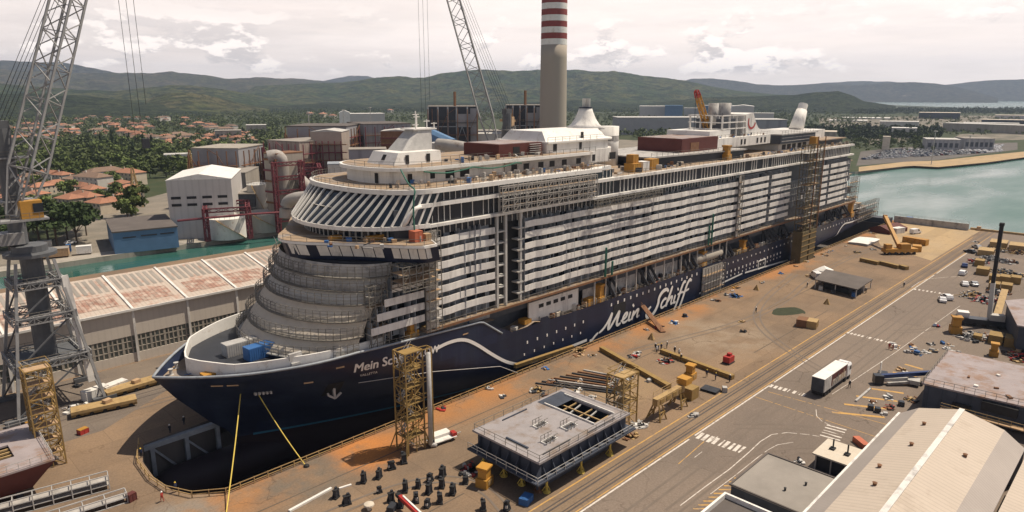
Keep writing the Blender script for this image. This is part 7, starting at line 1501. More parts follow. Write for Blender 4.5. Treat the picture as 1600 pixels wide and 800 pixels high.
# ================================================================== CRANES, WAREHOUSE, POWER STATION
def jib_crane(label, foot, tip, pts, base, d):
    t = T('portal_crane', label, 'crane', base); b = MB(); b.lattice(foot, foot.lerp(tip, .12), 2.2, 4.3, 2, .17, .1, side=RT); b.build('jib_foot', M['greycrane'], t); b = MB(); b.lattice(foot.lerp(tip, .12), tip, 4.3, 3.6, 20, .19, .085, side=RT); b.build('jib', M['greycrane'], t)
    bx, by = base[0], base[1]; zt = 31.0
    b = MB(); b.lathe([(4.4, zt - .8), (4.4, zt - .2), (3.0, zt), (3.0, zt + 1.2)], (bx, by, 0), 18); b.build('slewing_ring', M['darkcrane'], t); b = MB(); b.lathe([(1.9, 10), (1.9, zt - .8)], (bx, by, 0), 14); b.build('king_post', M['darkcrane'], t)
    b = MB(); b.lathe([(1.5, zt + 1.5), (1.5, zt + 23)], (bx - 1.2, by + 1.2, 0), 12); b.build('mast_tower', M['darkcrane'], t)
    b = MB(); b.box((bx - 4.4, by - 1.0, zt + 1.6), (bx - .6, by + 3.0, zt + 3.8)); b.build('machine_house', M['greycrane'], t)
    for z_ in (zt + 9.5, zt + 17.5): b = MB(); b.box((bx - 3.4, by - .8, z_), (bx + 2.2, by + 3.0, z_ + .25)); b.build('mast_platform', M['greycrane'], t); guard([(bx - 3.4, by - .8, z_ + .25), (bx + 2.2, by - .8, z_ + .25), (bx + 2.2, by + 3, z_ + .25)], parent=t)
    hd = Vector((bx - 1.2, by + 1.2, zt + 23)); b = MB(); b.cbox(tuple(hd + ZU * .6), (2.6, 2.2, 1.6)); b.build('mast_head', M['darkcrane'], t)
    for k in range(5):
        b = MB(); b.tube([hd + RT * (k - 2) * .8 + ZU, foot.lerp(tip, .84) + RT * (k - 2) * .9], .05, 5); b.build('luffing_rope', M['dark'], t)
    for k, dz_ in ((0, -1.5), (1, 0), (2, 1.5)):
        b = MB(); p = tip + RT * dz_; b.tube([p, Vector((p.x, p.y, 50 + 4 * k))], .05, 5); b.build('hoist_rope', M['dark'], t)
    b = MB(); b.cbox((tip.x + RT.x * .5, tip.y + RT.y * .5, 50), (1.2, 1.2, 2)); b.build('hook_block', M['dark'], t)
    # portal
    legs = [(bx + sx * 7.2, by + sy * 7.0) for sx, sy in ((-1, -1), (1, -1), (1, 1), (-1, 1))]
    for i, (x, y) in enumerate(legs):
        b = MB(); b.bar((x, y, .8), (bx + (x - bx) * .42, by + (y - by) * .42, zt - 1.6), .5, .5); b.build('portal_leg', M['greycrane'], t)
        b = MB(); b.cbox((x, y, .5), (4.2, 1.2, .9)); b.build('bogie', M['darkcrane'], t)
    for z_, k in ((10, .80), (18.5, .63), (25, .5)):
        for i in range(4):
            (xa, ya), (xb, yb) = legs[i], legs[(i + 1) % 4]; A = Vector((bx + (xa - bx) * k, by + (ya - by) * k, z_)); B = Vector((bx + (xb - bx) * k, by + (yb - by) * k, z_)); b = MB(); b.lattice(A, B, 1.3, 1.3, 7, .1, .06); b.build('portal_tie', M['greycrane'], t)
            b = MB(); k2 = {10: .99, 18.5: .80, 25: .63}[z_]; b.bar(Vector((bx + (xa - bx) * k2, by + (ya - by) * k2, {10: 1, 18.5: 10, 25: 18.5}[z_])), B, .26); b.build('portal_brace', M['darkcrane'], t)
            guard([tuple(A + ZU * .3), tuple(B + ZU * .3)], parent=t, st=1.6)
        b = MB(); a_ = [(bx + (x - bx) * k, by + (y - by) * k) for x, y in legs]; b.prism(a_, z_ - .1, z_ + .12) if z_ > 9 and z_ != 18.5 else b.box((a_[0][0], a_[0][1], z_), (a_[2][0], a_[0][1] + 2, z_ + .12)); b.build('portal_platform', M['darkcrane'], t)
    b = MB(); b.bar((bx + 5.8, by - 5, 4), (bx + 4.2, by - 3.6, 26), .5, 1.2); b.build('inclined_ladder', M['white_raw'], t)
    return t
t = jib_crane('grey luffing portal crane with a lattice jib towering over the side quay', atd(26, 338, 153), atd(166, -250, 165), 0, (*atd(6, 148, 157)[:2], 0), 155)
q = atd(50, 340, 152); x, y, z_ = q; b = MB(); b.box((x - 1.7, y - 1.1, z_), (x + 1.7, y + 1.1, z_ + 3.2)); c = b.build('operator_cab', M['yellow'], t); b = MB(); b.box((x + .2, y - 1.2, z_ + 1), (x + 1.8, y + .6, z_ + 2.7)); b.build('cab_window', M['glass'], c); b = MB(); b.box((x - 8, y - 1.6, z_ - .4), (x + 2.4, y + 1.6, z_ - .05)); b.build('cab_walkway', M['greycrane'], t); guard([(x - 8, y - 1.6, z_), (x + 2.4, y - 1.6, z_)], parent=t, st=1.4)
jib_crane('grey luffing portal crane rising behind the ship before the chimney', atd(775, 236, 222), atd(655, -190, 245), 0, (*atd(800, 148, 232)[:2], 0), 235)
hp = atd(795, 190, 236); t2 = bpy.data.objects['portal_crane.001']; b = MB(); b.cbox(tuple(hp), (3.4, 3, 3.2), .5); b.cbox(tuple(hp + Vector((.6, 0, 2.6))), (1.8, 1.6, 2.2), .8); b.bar(hp + Vector((-3, 1, .5)), hp + Vector((3, 0, .2)), .8); b.build('winch_house', M['wood'], t2); b = MB(); b.lattice(tuple(hp - ZU * 18), tuple(hp - ZU * 1.4), 4.5, 3, 5, .18, .1); b.build('winch_frame', M['greycrane'], t2)
# ---- the long warehouse beside the canal
t = T('long_warehouse', 'long pale warehouse with rust streaked roof panels beside the side quay', 'warehouse', (60, 190, 0))
M['whroof'] = mat('warehouse_roof', (0.47, 0.40, 0.345), .8, var=.1, scale=.3, stain=((0.36, 0.22, 0.17), .5, .3), stripe=('X', .95, .14)); M['whwall'] = mat('warehouse_wall', (0.56, 0.505, 0.445), .75, var=.07, scale=.1, stripe=('X', 1.3, .05)); M['whrust'] = mat('rusted_roof_panel', (0.31, 0.18, 0.14), .9, var=.35, scale=.7, stripe=('X', .95, .3), stain=((0.43, 0.345, 0.29), .7, .5))
V0, V1, V2, ZE, ZR = 165.6, 186.0, 228.0, 12.6, 16.4
for i in range(-9, 24):
    u0, u1 = 33 + 12 * i - 12, 33 + 12 * i
    b = MB(); b.add([(u0, V0 - .5, ZE), (u1, V0 - .5, ZE), (u1, V1, ZR), (u0, V1, ZR)], [(0, 1, 2, 3)]); b.add([(u0, V1, ZR), (u1, V1, ZR), (u1, V2, 5.8), (u0, V2, 5.8)], [(0, 1, 2, 3)]); b.build('roof_bay', M['whroof'], t)
    b = MB(); sl_ = (ZR - ZE) / (V1 - V0 + .5); k = (V0 + 2.5, V0 + 9)
    b.add([(u0 + .6 + (1.5 if i % 2 else 0), v, ZE + (v - V0 + .5) * sl_ + .05) for v in k] + [(u1 - .7 - (1 if i % 3 else 0), v, ZE + (v - V0 + .5) * sl_ + .05) for v in k[::-1]], [(0, 3, 2, 1)]); b.build('rusted_panel', M['whrust'], t)
    for j in range(7):
        b = MB(); uu = u0 + 1 + j * 1.5; b.add([(uu, V1 - 9.4, ZR - 9.4 * sl_ + .06), (uu + .85, V1 - 9.4, ZR - 9.4 * sl_ + .06), (uu + .85, V1 - 1.2, ZR - 1.2 * sl_ + .06), (uu, V1 - 1.2, ZR - 1.2 * sl_ + .06)], [(0, 1, 2, 3)]); b.build('roof_light', M['roofgrey'], t) if u0 > 0 and u1 < 125 else None
    b = MB(); b.box((u0, V0, 6.4), (u1, V0 + .3, ZE)); b.build('wall', M['whwall'], t); b = MB(); b.box((u0, V0 + .02, 0), (u1, V0 + .3, 2.2)); b.build('wall', M['whwall'], t)
    b = MB(); b.box((u0, V0 + .35, 2.2), (u1, V0 + .4, 6.4)); b.build('window_band', mat('green_glass', (.15, .17, .155), .3, var=.6, scale=.6) if 'gg' not in M else M['gg'], t); M['gg'] = bpy.data.materials.get('green_glass')
    b = MB()
    for j in range(12): b.box((u0 + j, V0 + .1, 2.2), (u0 + j + (.28 if j % 3 else .5), V0 + .34, 6.4))
    for z_ in (3.4, 5.0): b.box((u0, V0 + .08, z_), (u1, V0 + .34, z_ + .16))
    b.build('window_frame', M['concrete'], t); b = MB(); b.box((u1 - .25, V0 - .3, 0), (u1 + .25, V0, ZE)); b.build('wall_pilaster', M['white_raw'], t)
    b = MB(); b.bar((u1, V0 - .5, ZE + .15), (u1, V1, ZR + .15), .5, .3); b.build('roof_rib', M['white_raw'], t)
b = MB(); b.box((-130, V0 - .7, ZE - .3), (300, V0 - .4, ZE + .2)); b.build('gutter', M['white_raw'], t); b = MB(); b.box((-130, V2 - .2, 0), (300, V2, 5.8)); b.build('rear_wall', M['whwall'], t)
# ---- chimney
ch = atd(864.5, 148, 492); t = T('striped_chimney', 'giant concrete chimney with red and white bands', 'chimney', (ch.x, ch.y, -.6))
zs_ = 60 + (148 - 74) / 1096 * 492; rr_ = lambda z_: 9.9 - .0095 * z_; b = MB(); b.lathe([(rr_(z_) + (0 if z_ < 40 else .0), z_) for z_ in np.linspace(0, zs_ + .6, 12)], (0, 0, 0), 40); b.build('shaft', mat('chimney_concrete', (0.36, 0.315, 0.265), .9, var=.08, scale=.08, streak=True), t, True, True)
M['cr'] = mat('chimney_red', (0.235, 0.045, 0.04), .8); z_ = zs_ + .6; k = 0; hb_ = 14.0 / 1096 * 492 * .55
while z_ < zs_ + 55:
    b = MB(); b.lathe([(rr_(z_) + .03, z_), (rr_(z_ + 3.85) + .03, z_ + 3.85)], (0, 0, 0), 40, False); b.build('white_band' if k % 2 == 0 else 'red_band', M['white'] if k % 2 == 0 else M['cr'], t, True, True); z_ += 3.85; k += 1
# ---- buildings by picture column, distance and roof height
def pbox(name, label, cat, xl, xr, yt, d1, d2, depth, wall, roof='roofgrey', gable=0, wins=None, winmat='black', group=None, base=-.6, zt=None, eave=.3):
    A = atd(xl, 148, d1); B = atd(xr, 148, d2); zt = zt if zt is not None else atd(xl, yt, d1).z; A.z = B.z = 0; d = (B - A).normalized(); nn = Vector((-d.y, d.x, 0)); nn = nn if nn.dot(A) > 0 else -nn
    t = T(name, label, cat, (A.x, A.y, base), group); A2, B2 = A + nn * depth, B + nn * depth; P_ = [tuple(q[:2]) for q in (A, B, B2, A2)]; b = MB(); b.prism(P_, base, zt); b.build('wall', M[wall], t); b = MB()
    if gable:
        m1, m2 = (A + B) / 2, (A2 + B2) / 2; e = eave
        vs = [tuple(A - d * e)[:2] + (zt,), tuple(m1)[:2] + (zt + gable,), tuple(B + d * e)[:2] + (zt,), tuple(A2 - d * e)[:2] + (zt,), tuple(m2)[:2] + (zt + gable,), tuple(B2 + d * e)[:2] + (zt,)]; b.add(vs, [(0, 1, 2), (5, 4, 3), (0, 3, 4, 1), (1, 4, 5, 2), (0, 2, 5, 3)])
    else: c_ = (A + B2) / 2; b.prism([tuple((c_ + (Vector((*p, 0)) - c_) * 1.02)[:2]) for p in P_], zt, zt + .5)
    b.build('roof', M[roof], t)
    L_ = (B - A).length
    for fx, fz, fw, fh in wins or ():
        b = MB(); p = A + d * L_ * fx - nn * .12; q = A + d * L_ * (fx + fw) - nn * .12; h_ = zt - base; b.quad((p.x, p.y, base + h_ * fz), (q.x, q.y, base + h_ * fz), (q.x, q.y, base + h_ * (fz + fh)), (p.x, p.y, base + h_ * (fz + fh))); b.build('window', M[winmat], t)
    return t, A, B, nn, zt
w8 = [(x, z_, .15, .045) for x in (.05, .29, .53, .77) for z_ in (.56, .68)]
pbox('white_hall', 'white industrial hall with two rows of dark windows by the canal', 'industrial hall', 243, 348, 283, 322, 318, 42, 'paleclad', 'white', 2.4, w8); 
pbox('blue_workshop', 'blue clad workshop with a dark flat roof by the canal', 'workshop', 146, 253, 367, 302, 304, 34, 'blueclad', 'roofdark', 0, [(.14, .70, .2, .06), (.42, .72, .25, .06), (.72, .72, .22, .06)], 'dark')
pbox('grey_annex', 'low grey annex behind the blue workshop under the white hall', 'building', 250, 330, 352, 336, 330, 12, 'greyclad', 'roofgrey'); pbox('control_building', 'grey concrete building beside the white hall', 'building', 333, 372, 272, 375, 372, 30, 'concrete', 'roofgrey', 0, [(.1, .6, .1, .3), (.3, .6, .1, .3), (.55, .3, .1, .3)]); pbox('store_building', 'dark walled store with a pale roof behind the white tank', 'building', 352, 384, 305, 340, 338, 26, 'darkwall', 'roofgrey')
pbox('concrete_block_house', 'tall grey ribbed concrete block at the power station edge', 'power house', 364, 405, 233, 400, 430, 26, 'greyclad', 'concrete', 0, [(.62 + .09 * k, .55, .03, .4) for k in range(4)], 'darkwall')
pbox('boiler_house', 'large boiler house with tan ribbed cladding', 'boiler house', 412, 462, 220, 420, 400, 30, 'tanclad', 'roofgrey'); pbox('boiler_house', 'tall grey boiler house with a brown flat roof behind the tan one', 'boiler house', 444, 538, 198, 450, 440, 40, 'greyclad', 'roofdark'); 
t, A, B, nn, zt = pbox('boiler_house', 'pale topped boiler house wrapped in red and tan galleries', 'boiler house', 481, 530, 206, 408, 404, 22, 'tanclad', 'tankwhite', 1.2)
dd = (B - A).normalized()
for k in range(7):
    z_ = zt - 7 - k * 4.4
    if z_ < 2: break
    b = MB(); p, q = A - nn * 3 - dd * 1, B - nn * 3 + dd * 3; b.bar(p + ZU * z_, q + ZU * z_, .5); b.prism([tuple(x[:2]) for x in (p, q, q + nn * 3, p + nn * 3)], z_ - .2, z_); b.build('gallery', M['redframe'] if k % 2 else M['rust'], t); guard([tuple(p + ZU * z_), tuple(q + ZU * z_)], 'gallery_rail', 'brass', parent=t, st=2)
b = MB()
for k in range(6): c_ = (A - nn * 3).lerp(B - nn * 3, k / 5); b.bar((c_.x, c_.y, 0), (c_.x, c_.y, zt - 5), .45)
for k in range(5): b.bar(tuple((A - nn * 3).lerp(B - nn * 3, k / 5)[:2]) + (zt - 28 + 4 * (k % 2),), tuple((A - nn * 3).lerp(B - nn * 3, (k + 1) / 5)[:2]) + (zt - 16,), .3)
b.build('gallery_post', M['redframe'], t)
pbox('turbine_hall', 'pale grey turbine hall between the boiler houses', 'hall', 513, 545, 203, 500, 495, 30, 'paleclad', 'tankwhite'); pbox('boiler_house', 'blue clad house between the two boiler groups', 'boiler house', 543, 566, 200, 490, 490, 20, 'blueclad', 'blueclad', 1.0)
pbox('boiler_house', 'grey boiler house with a dark flat top right of the blue one', 'boiler house', 566, 640, 195, 460, 470, 40, 'greyclad', 'roofdark'); t, A, B, nn, zt = pbox('boiler_house', 'low roofed boiler house in a rusty steel frame near the ship mast', 'boiler house', 592, 640, 205, 430, 428, 20, 'rust', 'tankwhite', 1.0)
for k in range(5): z_ = zt - 4 - k * 4; b = MB(); b.bar(A - nn * 2.5 + ZU * z_, B - nn * 2.5 + ZU * z_, .6); b.build('frame_beam', M['redframe'], t); guard([tuple(A - nn * 2.5 + ZU * z_), tuple(B - nn * 2.5 + ZU * z_)], 'gallery_rail', 'brass', parent=t, st=2)
pbox('small_plant_house', 'pale blue roofed plant house behind the ship bow lounge', 'plant house', 505, 548, 258, 330, 330, 12, 'paleclad', 'bluegrey'); pbox('plant_house', 'low grey pump house behind the red steelwork', 'plant house', 540, 600, 235, 390, 390, 16, 'greyclad', 'roofgrey')
b = MB(); b.tube([tuple(atd(676, 213, 420)), tuple(atd(708, 228, 400))], 4.2, 10); one(b, 'conveyor_tube', M['blueclad'], 'blue covered conveyor sloping down behind the ship mast', 'conveyor', loc=atd(690, 220, 410))
for (xl, xr, yt, d1, lb) in ((668, 745, 167, 520, 'dark steel framed bunker building, nearer the crane jib'), (790, 846, 165, 520, 'dark steel framed bunker building against the chimney')):
    t, A, B, nn, zt = pbox('steel_bunker', lb, 'bunker building', xl, xr, yt, d1, d1, 30, 'dark', 'roofgrey'); dd = (B - A); 
    for fx in (0, .2, .4, .58, .8, 1): b = MB(); p = A + dd * fx - nn * .8; b.bar((p.x, p.y, 0), (p.x, p.y, zt), .9); b.build('steel_column', M['bluegrey'], t)
    for z_ in (zt * .3, zt * .5, zt * .72): b = MB(); b.bar(A - nn * .9 + ZU * z_, B - nn * .9 + ZU * z_, .7); b.build('steel_beam', M['bluegrey'], t)
    for z0, z1 in ((zt * .3, zt * .5), (zt * .5, zt * .72), (0, zt * .3)): b = MB(); p, q = A + dd * .58 - nn, A + dd * .8 - nn; m_ = (p + q) / 2; b.bar(p + ZU * z0, m_ + ZU * z1, .5); b.bar(q + ZU * z0, m_ + ZU * z1, .5); b.build('steel_brace', M['bluegrey'], t)
    for f0, f1, z0, z1 in ((.56, .86, .72, .9), (.86, 1.0, .35, .98)): b = MB(); p, q = A + dd * f0 - nn * 1.2, A + dd * f1 - nn * 1.2; b.quad((p.x, p.y, zt * z0), (q.x, q.y, zt * z0), (q.x, q.y, zt * z1), (p.x, p.y, zt * z1)); b.build('grey_panel', M['greyclad'], t)
    guard([tuple(A + ZU * (zt + .5)), tuple(B + ZU * (zt + .5))], 'roof_rail', 'rust', parent=t); b = MB(); p = A + dd * .55 + nn * 6; b.bar((p.x, p.y, zt), (p.x, p.y, zt + 11), 1.4); b.build('roof_mast', M['rust'], t)
c_ = atd(904, 148, 470); b = MB(); b.lathe([(5.2, -.6), (5.2, 34), (4.2, 38), (4.2, 41)], (c_.x, c_.y, 0), 20); one(b, 'steel_stack', M['tankwhite'], 'short pale steel stack just beside the big chimney', 'stack', loc=(c_.x, c_.y, 0), smooth=True)
def tank(label, x, yt, d, r_, m='tankwhite'):
    c_ = atd(x, 148, d); zt = atd(x, yt, d).z; t = T('storage_tank', label, 'tank', (c_.x, c_.y, -.6)); b = MB(); b.lathe([(r_, 0), (r_, zt), (r_ * .5, zt + .7), (.1, zt + .9)], (0, 0, 0), 56); b.build('shell', M[m], t, False, True); b = MB(); h_ = zt + .2
    for k in range(24): a, a2 = 2 * PI * k / 24, 2 * PI * (k + 1) / 24; b.bar((r_ * math.cos(a), r_ * math.sin(a), h_ + .9), (r_ * math.cos(a2), r_ * math.sin(a2), h_ + .9), .12); b.bar((r_ * math.cos(a), r_ * math.sin(a), h_), (r_ * math.cos(a), r_ * math.sin(a), h_ + .9), .1)
    b.build('top_rail', M['lightsteel'], t, False, True); b = MB()
    fa = math.atan2(-c_.y, -c_.x)
    for k in range(16): a, a2 = fa + .9 - k * .09, fa + .9 - (k + 1) * .09; b.bar(((r_ + .4) * math.cos(a), (r_ + .4) * math.sin(a), zt * k / 16), ((r_ + .4) * math.cos(a2), (r_ + .4) * math.sin(a2), zt * (k + 1) / 16), .9, .15)
    b.build('spiral_stair', M['brass'], t, False, True); return t
tank('white round tank with a spiral stair inside the red pipe rack', 336, 338, 318, 8.0, 'white'); tank('pale silo beside the red steel duct frame', 391, 286, 345, 5.2); tank('low pale tank at the foot of the pale silo', 398, 330, 330, 9.0)
def rack(label, P_, zt, m='redframe', lv=3):
    t = T('pipe_rack', label, 'pipe rack', (P_[0].x, P_[0].y, 0))
    for i in range(len(P_)):
        p, q = P_[i], P_[(i + 1) % len(P_)]; b = MB(); b.lattice((p.x, p.y, 0), (p.x, p.y, zt), 1.6, 1.6, max(3, int(zt / 3)), .2, .12); b.build('lattice_post', M[m], t)
        if i < len(P_) - 1 or len(P_) > 2:
            for k in range(1, lv + 1): b = MB(); z_ = zt * k / lv; b.lattice((p.x, p.y, z_ - .8), (q.x, q.y, z_ - .8), 1.5, 1.5, max(3, int((q - p).length / 3)), .16, .1); b.build('lattice_beam', M[m], t)
    return t
z0 = lambda x, d: Vector((atd(x, 148, d).x, atd(x, 148, d).y, 0))
rack('red pipe rack standing around the white round tank', [z0(301, 309), z0(371, 309), z0(371, 330), z0(303, 330)], 13.6, lv=1); b = MB(); b.tube([tuple(z0(255, 312) + ZU * 9), tuple(z0(303, 308) + ZU * 10), tuple(z0(371, 308) + ZU * 10.5), tuple(z0(440, 312) + ZU * 10)], .5, 6); one(b, 'red_pipe', M['redframe'], 'long red pipe along the canal bank above the tank', 'pipe', loc=z0(255, 312))
rack('tall red steel frame holding the big grey flue ducts', [z0(419, 318), z0(462, 322), z0(460, 350), z0(420, 350)], 31, lv=5); rack('red steel frame beside the boiler galleries', [z0(458, 360), z0(492, 362), z0(490, 385), z0(460, 385)], 24, lv=4); rack('red steel trestle between the boiler house groups', [z0(535, 380), z0(575, 382), z0(573, 398), z0(537, 398)], 24, lv=4)
t, A, B, nn, zt = pbox('filter_house', 'tan and green filter house wrapped in red steel beside the ducts', 'filter house', 404, 424, 240, 330, 322, 14, 'concrete', 'rust')
for k in range(7): z_ = zt * (k + .5) / 7; b = MB(); b.bar(A - nn * .3 + ZU * z_, B - nn * .3 + ZU * z_, .8); b.build('red_band', M['redframe'] if k % 2 else M['rust'], t)
M['duct'] = mat('flue_duct', (0.34, 0.32, 0.30), .6, var=.2, scale=.2, stain=((0.2, .15, .12), .4, .15))
def duct(label, pts, r_): b = MB(); P_ = [tuple(atd(x, y, d)) for x, y, d in pts]; b.tube(smooth(P_, 2), r_, 14); one(b, 'flue_duct', M['duct'], label, 'duct', loc=Vector(P_[0]), smooth=True)
for lb, xa, xb, da, db, zt_, lv in (('red steel pipe rack in front of the galleried boiler house', 482, 532, 372, 372, 17, 3), ('low red pipe rack behind the ship bow lounge', 548, 600, 352, 356, 17, 3), ('brown steel frame beside the grey boiler house', 596, 642, 400, 402, 26, 4), ('red pipe rack at the foot of the tan boiler house', 444, 478, 380, 380, 12, 2)): rack(lb, [z0(xa, da), z0(xb, db), z0(xb, db + 14), z0(xa, da + 14)], zt_, 'redframe' if 'red' in lb else 'rust', lv)
for x, d, r_, cs, h_, lb in ((505, 345, 9, ('rust', 'brass', 'dark', 'wood'), 5, 'brown scaffolding and plant gear behind the lounge roof'), (560, 350, 12, ('red', 'dark', 'lightsteel', 'rust'), 9, 'red and grey pipework tangle behind the ship mast'), (620, 370, 12, ('rust', 'dark', 'lightsteel'), 10, 'rusty pipework tangle before the low boiler house'), (470, 340, 8, ('wood', 'brass', 'rust'), 4, 'orange brown yard gear beside the flue ducts'), (760, 430, 14, ('dark', 'lightsteel', 'rust', 'greyplate'), 8, 'grey pipework tangle between the bunkers and the ship'), (590, 372, 10, ('red', 'lightsteel', 'white_raw', 'dark'), 14, 'pale and red pipework before the grey boiler house')): heap(tuple(z0(x, d)), r_, 70, cs, lb, h_, 'plant_pipework', 'pipework')
q = onv(1106, 203, 119.5); t = T('deck_crane', 'small yellow lattice crane with a red tip behind the ship funnel', 'crane', (q.x, q.y, 46.0)); b = MB(); tp_ = onv(1088, 142, 119.5); b.lattice((q.x, q.y, 48.4), tuple(q.lerp(tp_, .86)), 1.6, 1.3, 9, .16, .1); b.build('jib', M['yellow'], t); b = MB(); b.lattice(tuple(q.lerp(tp_, .86)), tuple(tp_), 1.3, 1.0, 2, .16, .1); b.build('jib_tip', M['red'], t); b = MB(); b.cbox((q.x, q.y, 47.4), (2.6, 2.6, 2.4)); b.build('base', M['yellow'], t); b = MB(); b.tube([tuple(tp_), (tp_.x, tp_.y, 47)], .08, 5); b.build('hoist_rope', M['dark'], t)
for nm_, n_, m1, m2 in (('boiler_house', 5, 'rust', 'redframe'), ('boiler_house.001', 6, 'redframe', 'rust'), ('boiler_house.004', 6, 'rust', 'redframe'), ('steel_bunker', 4, 'dark', 'rust'), ('steel_bunker.001', 4, 'dark', 'rust'), ('concrete_block_house', 3, 'greyclad', 'rust')):
    t = bpy.data.objects[nm_]; w_ = [c for c in t.children if c.name.startswith('wall')][0]; vs_ = [Vector(v.co) + t.location for v in w_.data.vertices]; lo_ = min(v.z for v in vs_); zt = max(v.z for v in vs_); ps_ = sorted({(round(v.x, 2), round(v.y, 2)) for v in vs_}, key=lambda p: p[0] ** 2 + p[1] ** 2)[:3]
    for p, q in ((ps_[0], ps_[1]), (ps_[0], ps_[2])):
        p, q = Vector((*p, 0)), Vector((*q, 0))
        if (q - p).length > 75: continue
        d = (q - p).normalized(); nn = Vector((-d.y, d.x, 0)); nn = nn if nn.dot(p) < 0 else -nn; p, q = p + nn * 2, q + nn * 2
        for k in range(n_):
            z_ = zt * (.25 + .7 * k / n_); b = MB(); b.bar(p + ZU * z_, q + ZU * z_, 2.2, .35); b.build('gallery', M[m1 if k % 2 else m2], t); guard([tuple(p + nn + ZU * z_), tuple(q + nn + ZU * z_)], 'gallery_rail', 'brass' if k % 2 else 'redframe', 1.6, 2.5, t)
        b = MB()
        for k in range(6): c_ = p.lerp(q, k / 5) + nn; b.bar((c_.x, c_.y, 0), (c_.x, c_.y, zt * .97), .45); c2 = p.lerp(q, min(1, (k + 1) / 5)) + nn; b.bar((c_.x, c_.y, zt * .3 * (1 + k % 3)), (c2.x, c2.y, min(zt, zt * .3 * (2 + k % 3))), .28); b.tube([c_ + nn + ZU * 2, c_ + nn + ZU * zt * (.4 + .1 * k)], .5, 6)
        b.build('gallery_post', M[m2], t)
duct('grey flue duct bending over the tall red steel frame', ((418, 246, 325), (434, 243, 325), (441, 252, 325), (441, 300, 325), (441, 340, 325)), 3.0); duct('grey flue duct sloping from the red frame down behind the ship', ((446, 268, 330), (466, 277, 330), (480, 292, 326), (500, 305, 315)), 2.7); duct('low grey flue duct bending behind the ship bow', ((446, 340, 300), (447, 318, 300), (458, 310, 298), (482, 308, 296), (510, 300, 296)), 2.6); duct('rust ringed flue duct with a downturned end behind the ship deck', ((684, 226, 330), (705, 228, 326), (728, 232, 322), (738, 238, 320), (740, 252, 320)), 3.0)
crate('duct_box', tuple(atd(687, 246, 332)), (9, 9, 7), .5, 'lightsteel', 'grey duct box at the start of the rust ringed flue duct', 'duct box')
def pole(label, x, yb, yt, m='lightsteel', r_=.35):
    q = G(x, yb); d = math.hypot(q.x, q.y); zt = atd(x, yt, d).z; b = MB(); b.tube([(q.x, q.y, -.6), (q.x, q.y, zt)], r_, 6); b.cbox((q.x, q.y, zt), (2.4, 2.4, .8)); one(b, 'lamp_mast', M[m], label, 'light mast', loc=(q.x, q.y, -.6))
for lb, x, yb, yt in (('light mast before the tall grey boiler house', 464, 262, 196), ('light mast behind the tan boiler house', 487, 255, 175), ('light mast far behind the boiler houses', 581, 230, 168), ('light mast beside the ship mast', 540, 240, 172), ('light mast in the car park by the water, taller', 1455, 256, 205), ('light mast in the car park by the water, nearer the sheds', 1512, 240, 212)): pole(lb, x, yb, yt)
for lb, x, yb, yt, w_ in (('lattice power pylon among the houses', 214, 322, 262, 5), ('lattice power pylon beside the white hall', 302, 296, 235, 6)):
    q = G(x, yb); d = math.hypot(q.x, q.y); b = MB(); b.lattice((q.x, q.y, -.6), (q.x, q.y, atd(x, yt, d).z), w_, .8, 8, .2, .12); one(b, 'power_pylon', M['brass'], lb, 'pylon', loc=(q.x, q.y, -.6))
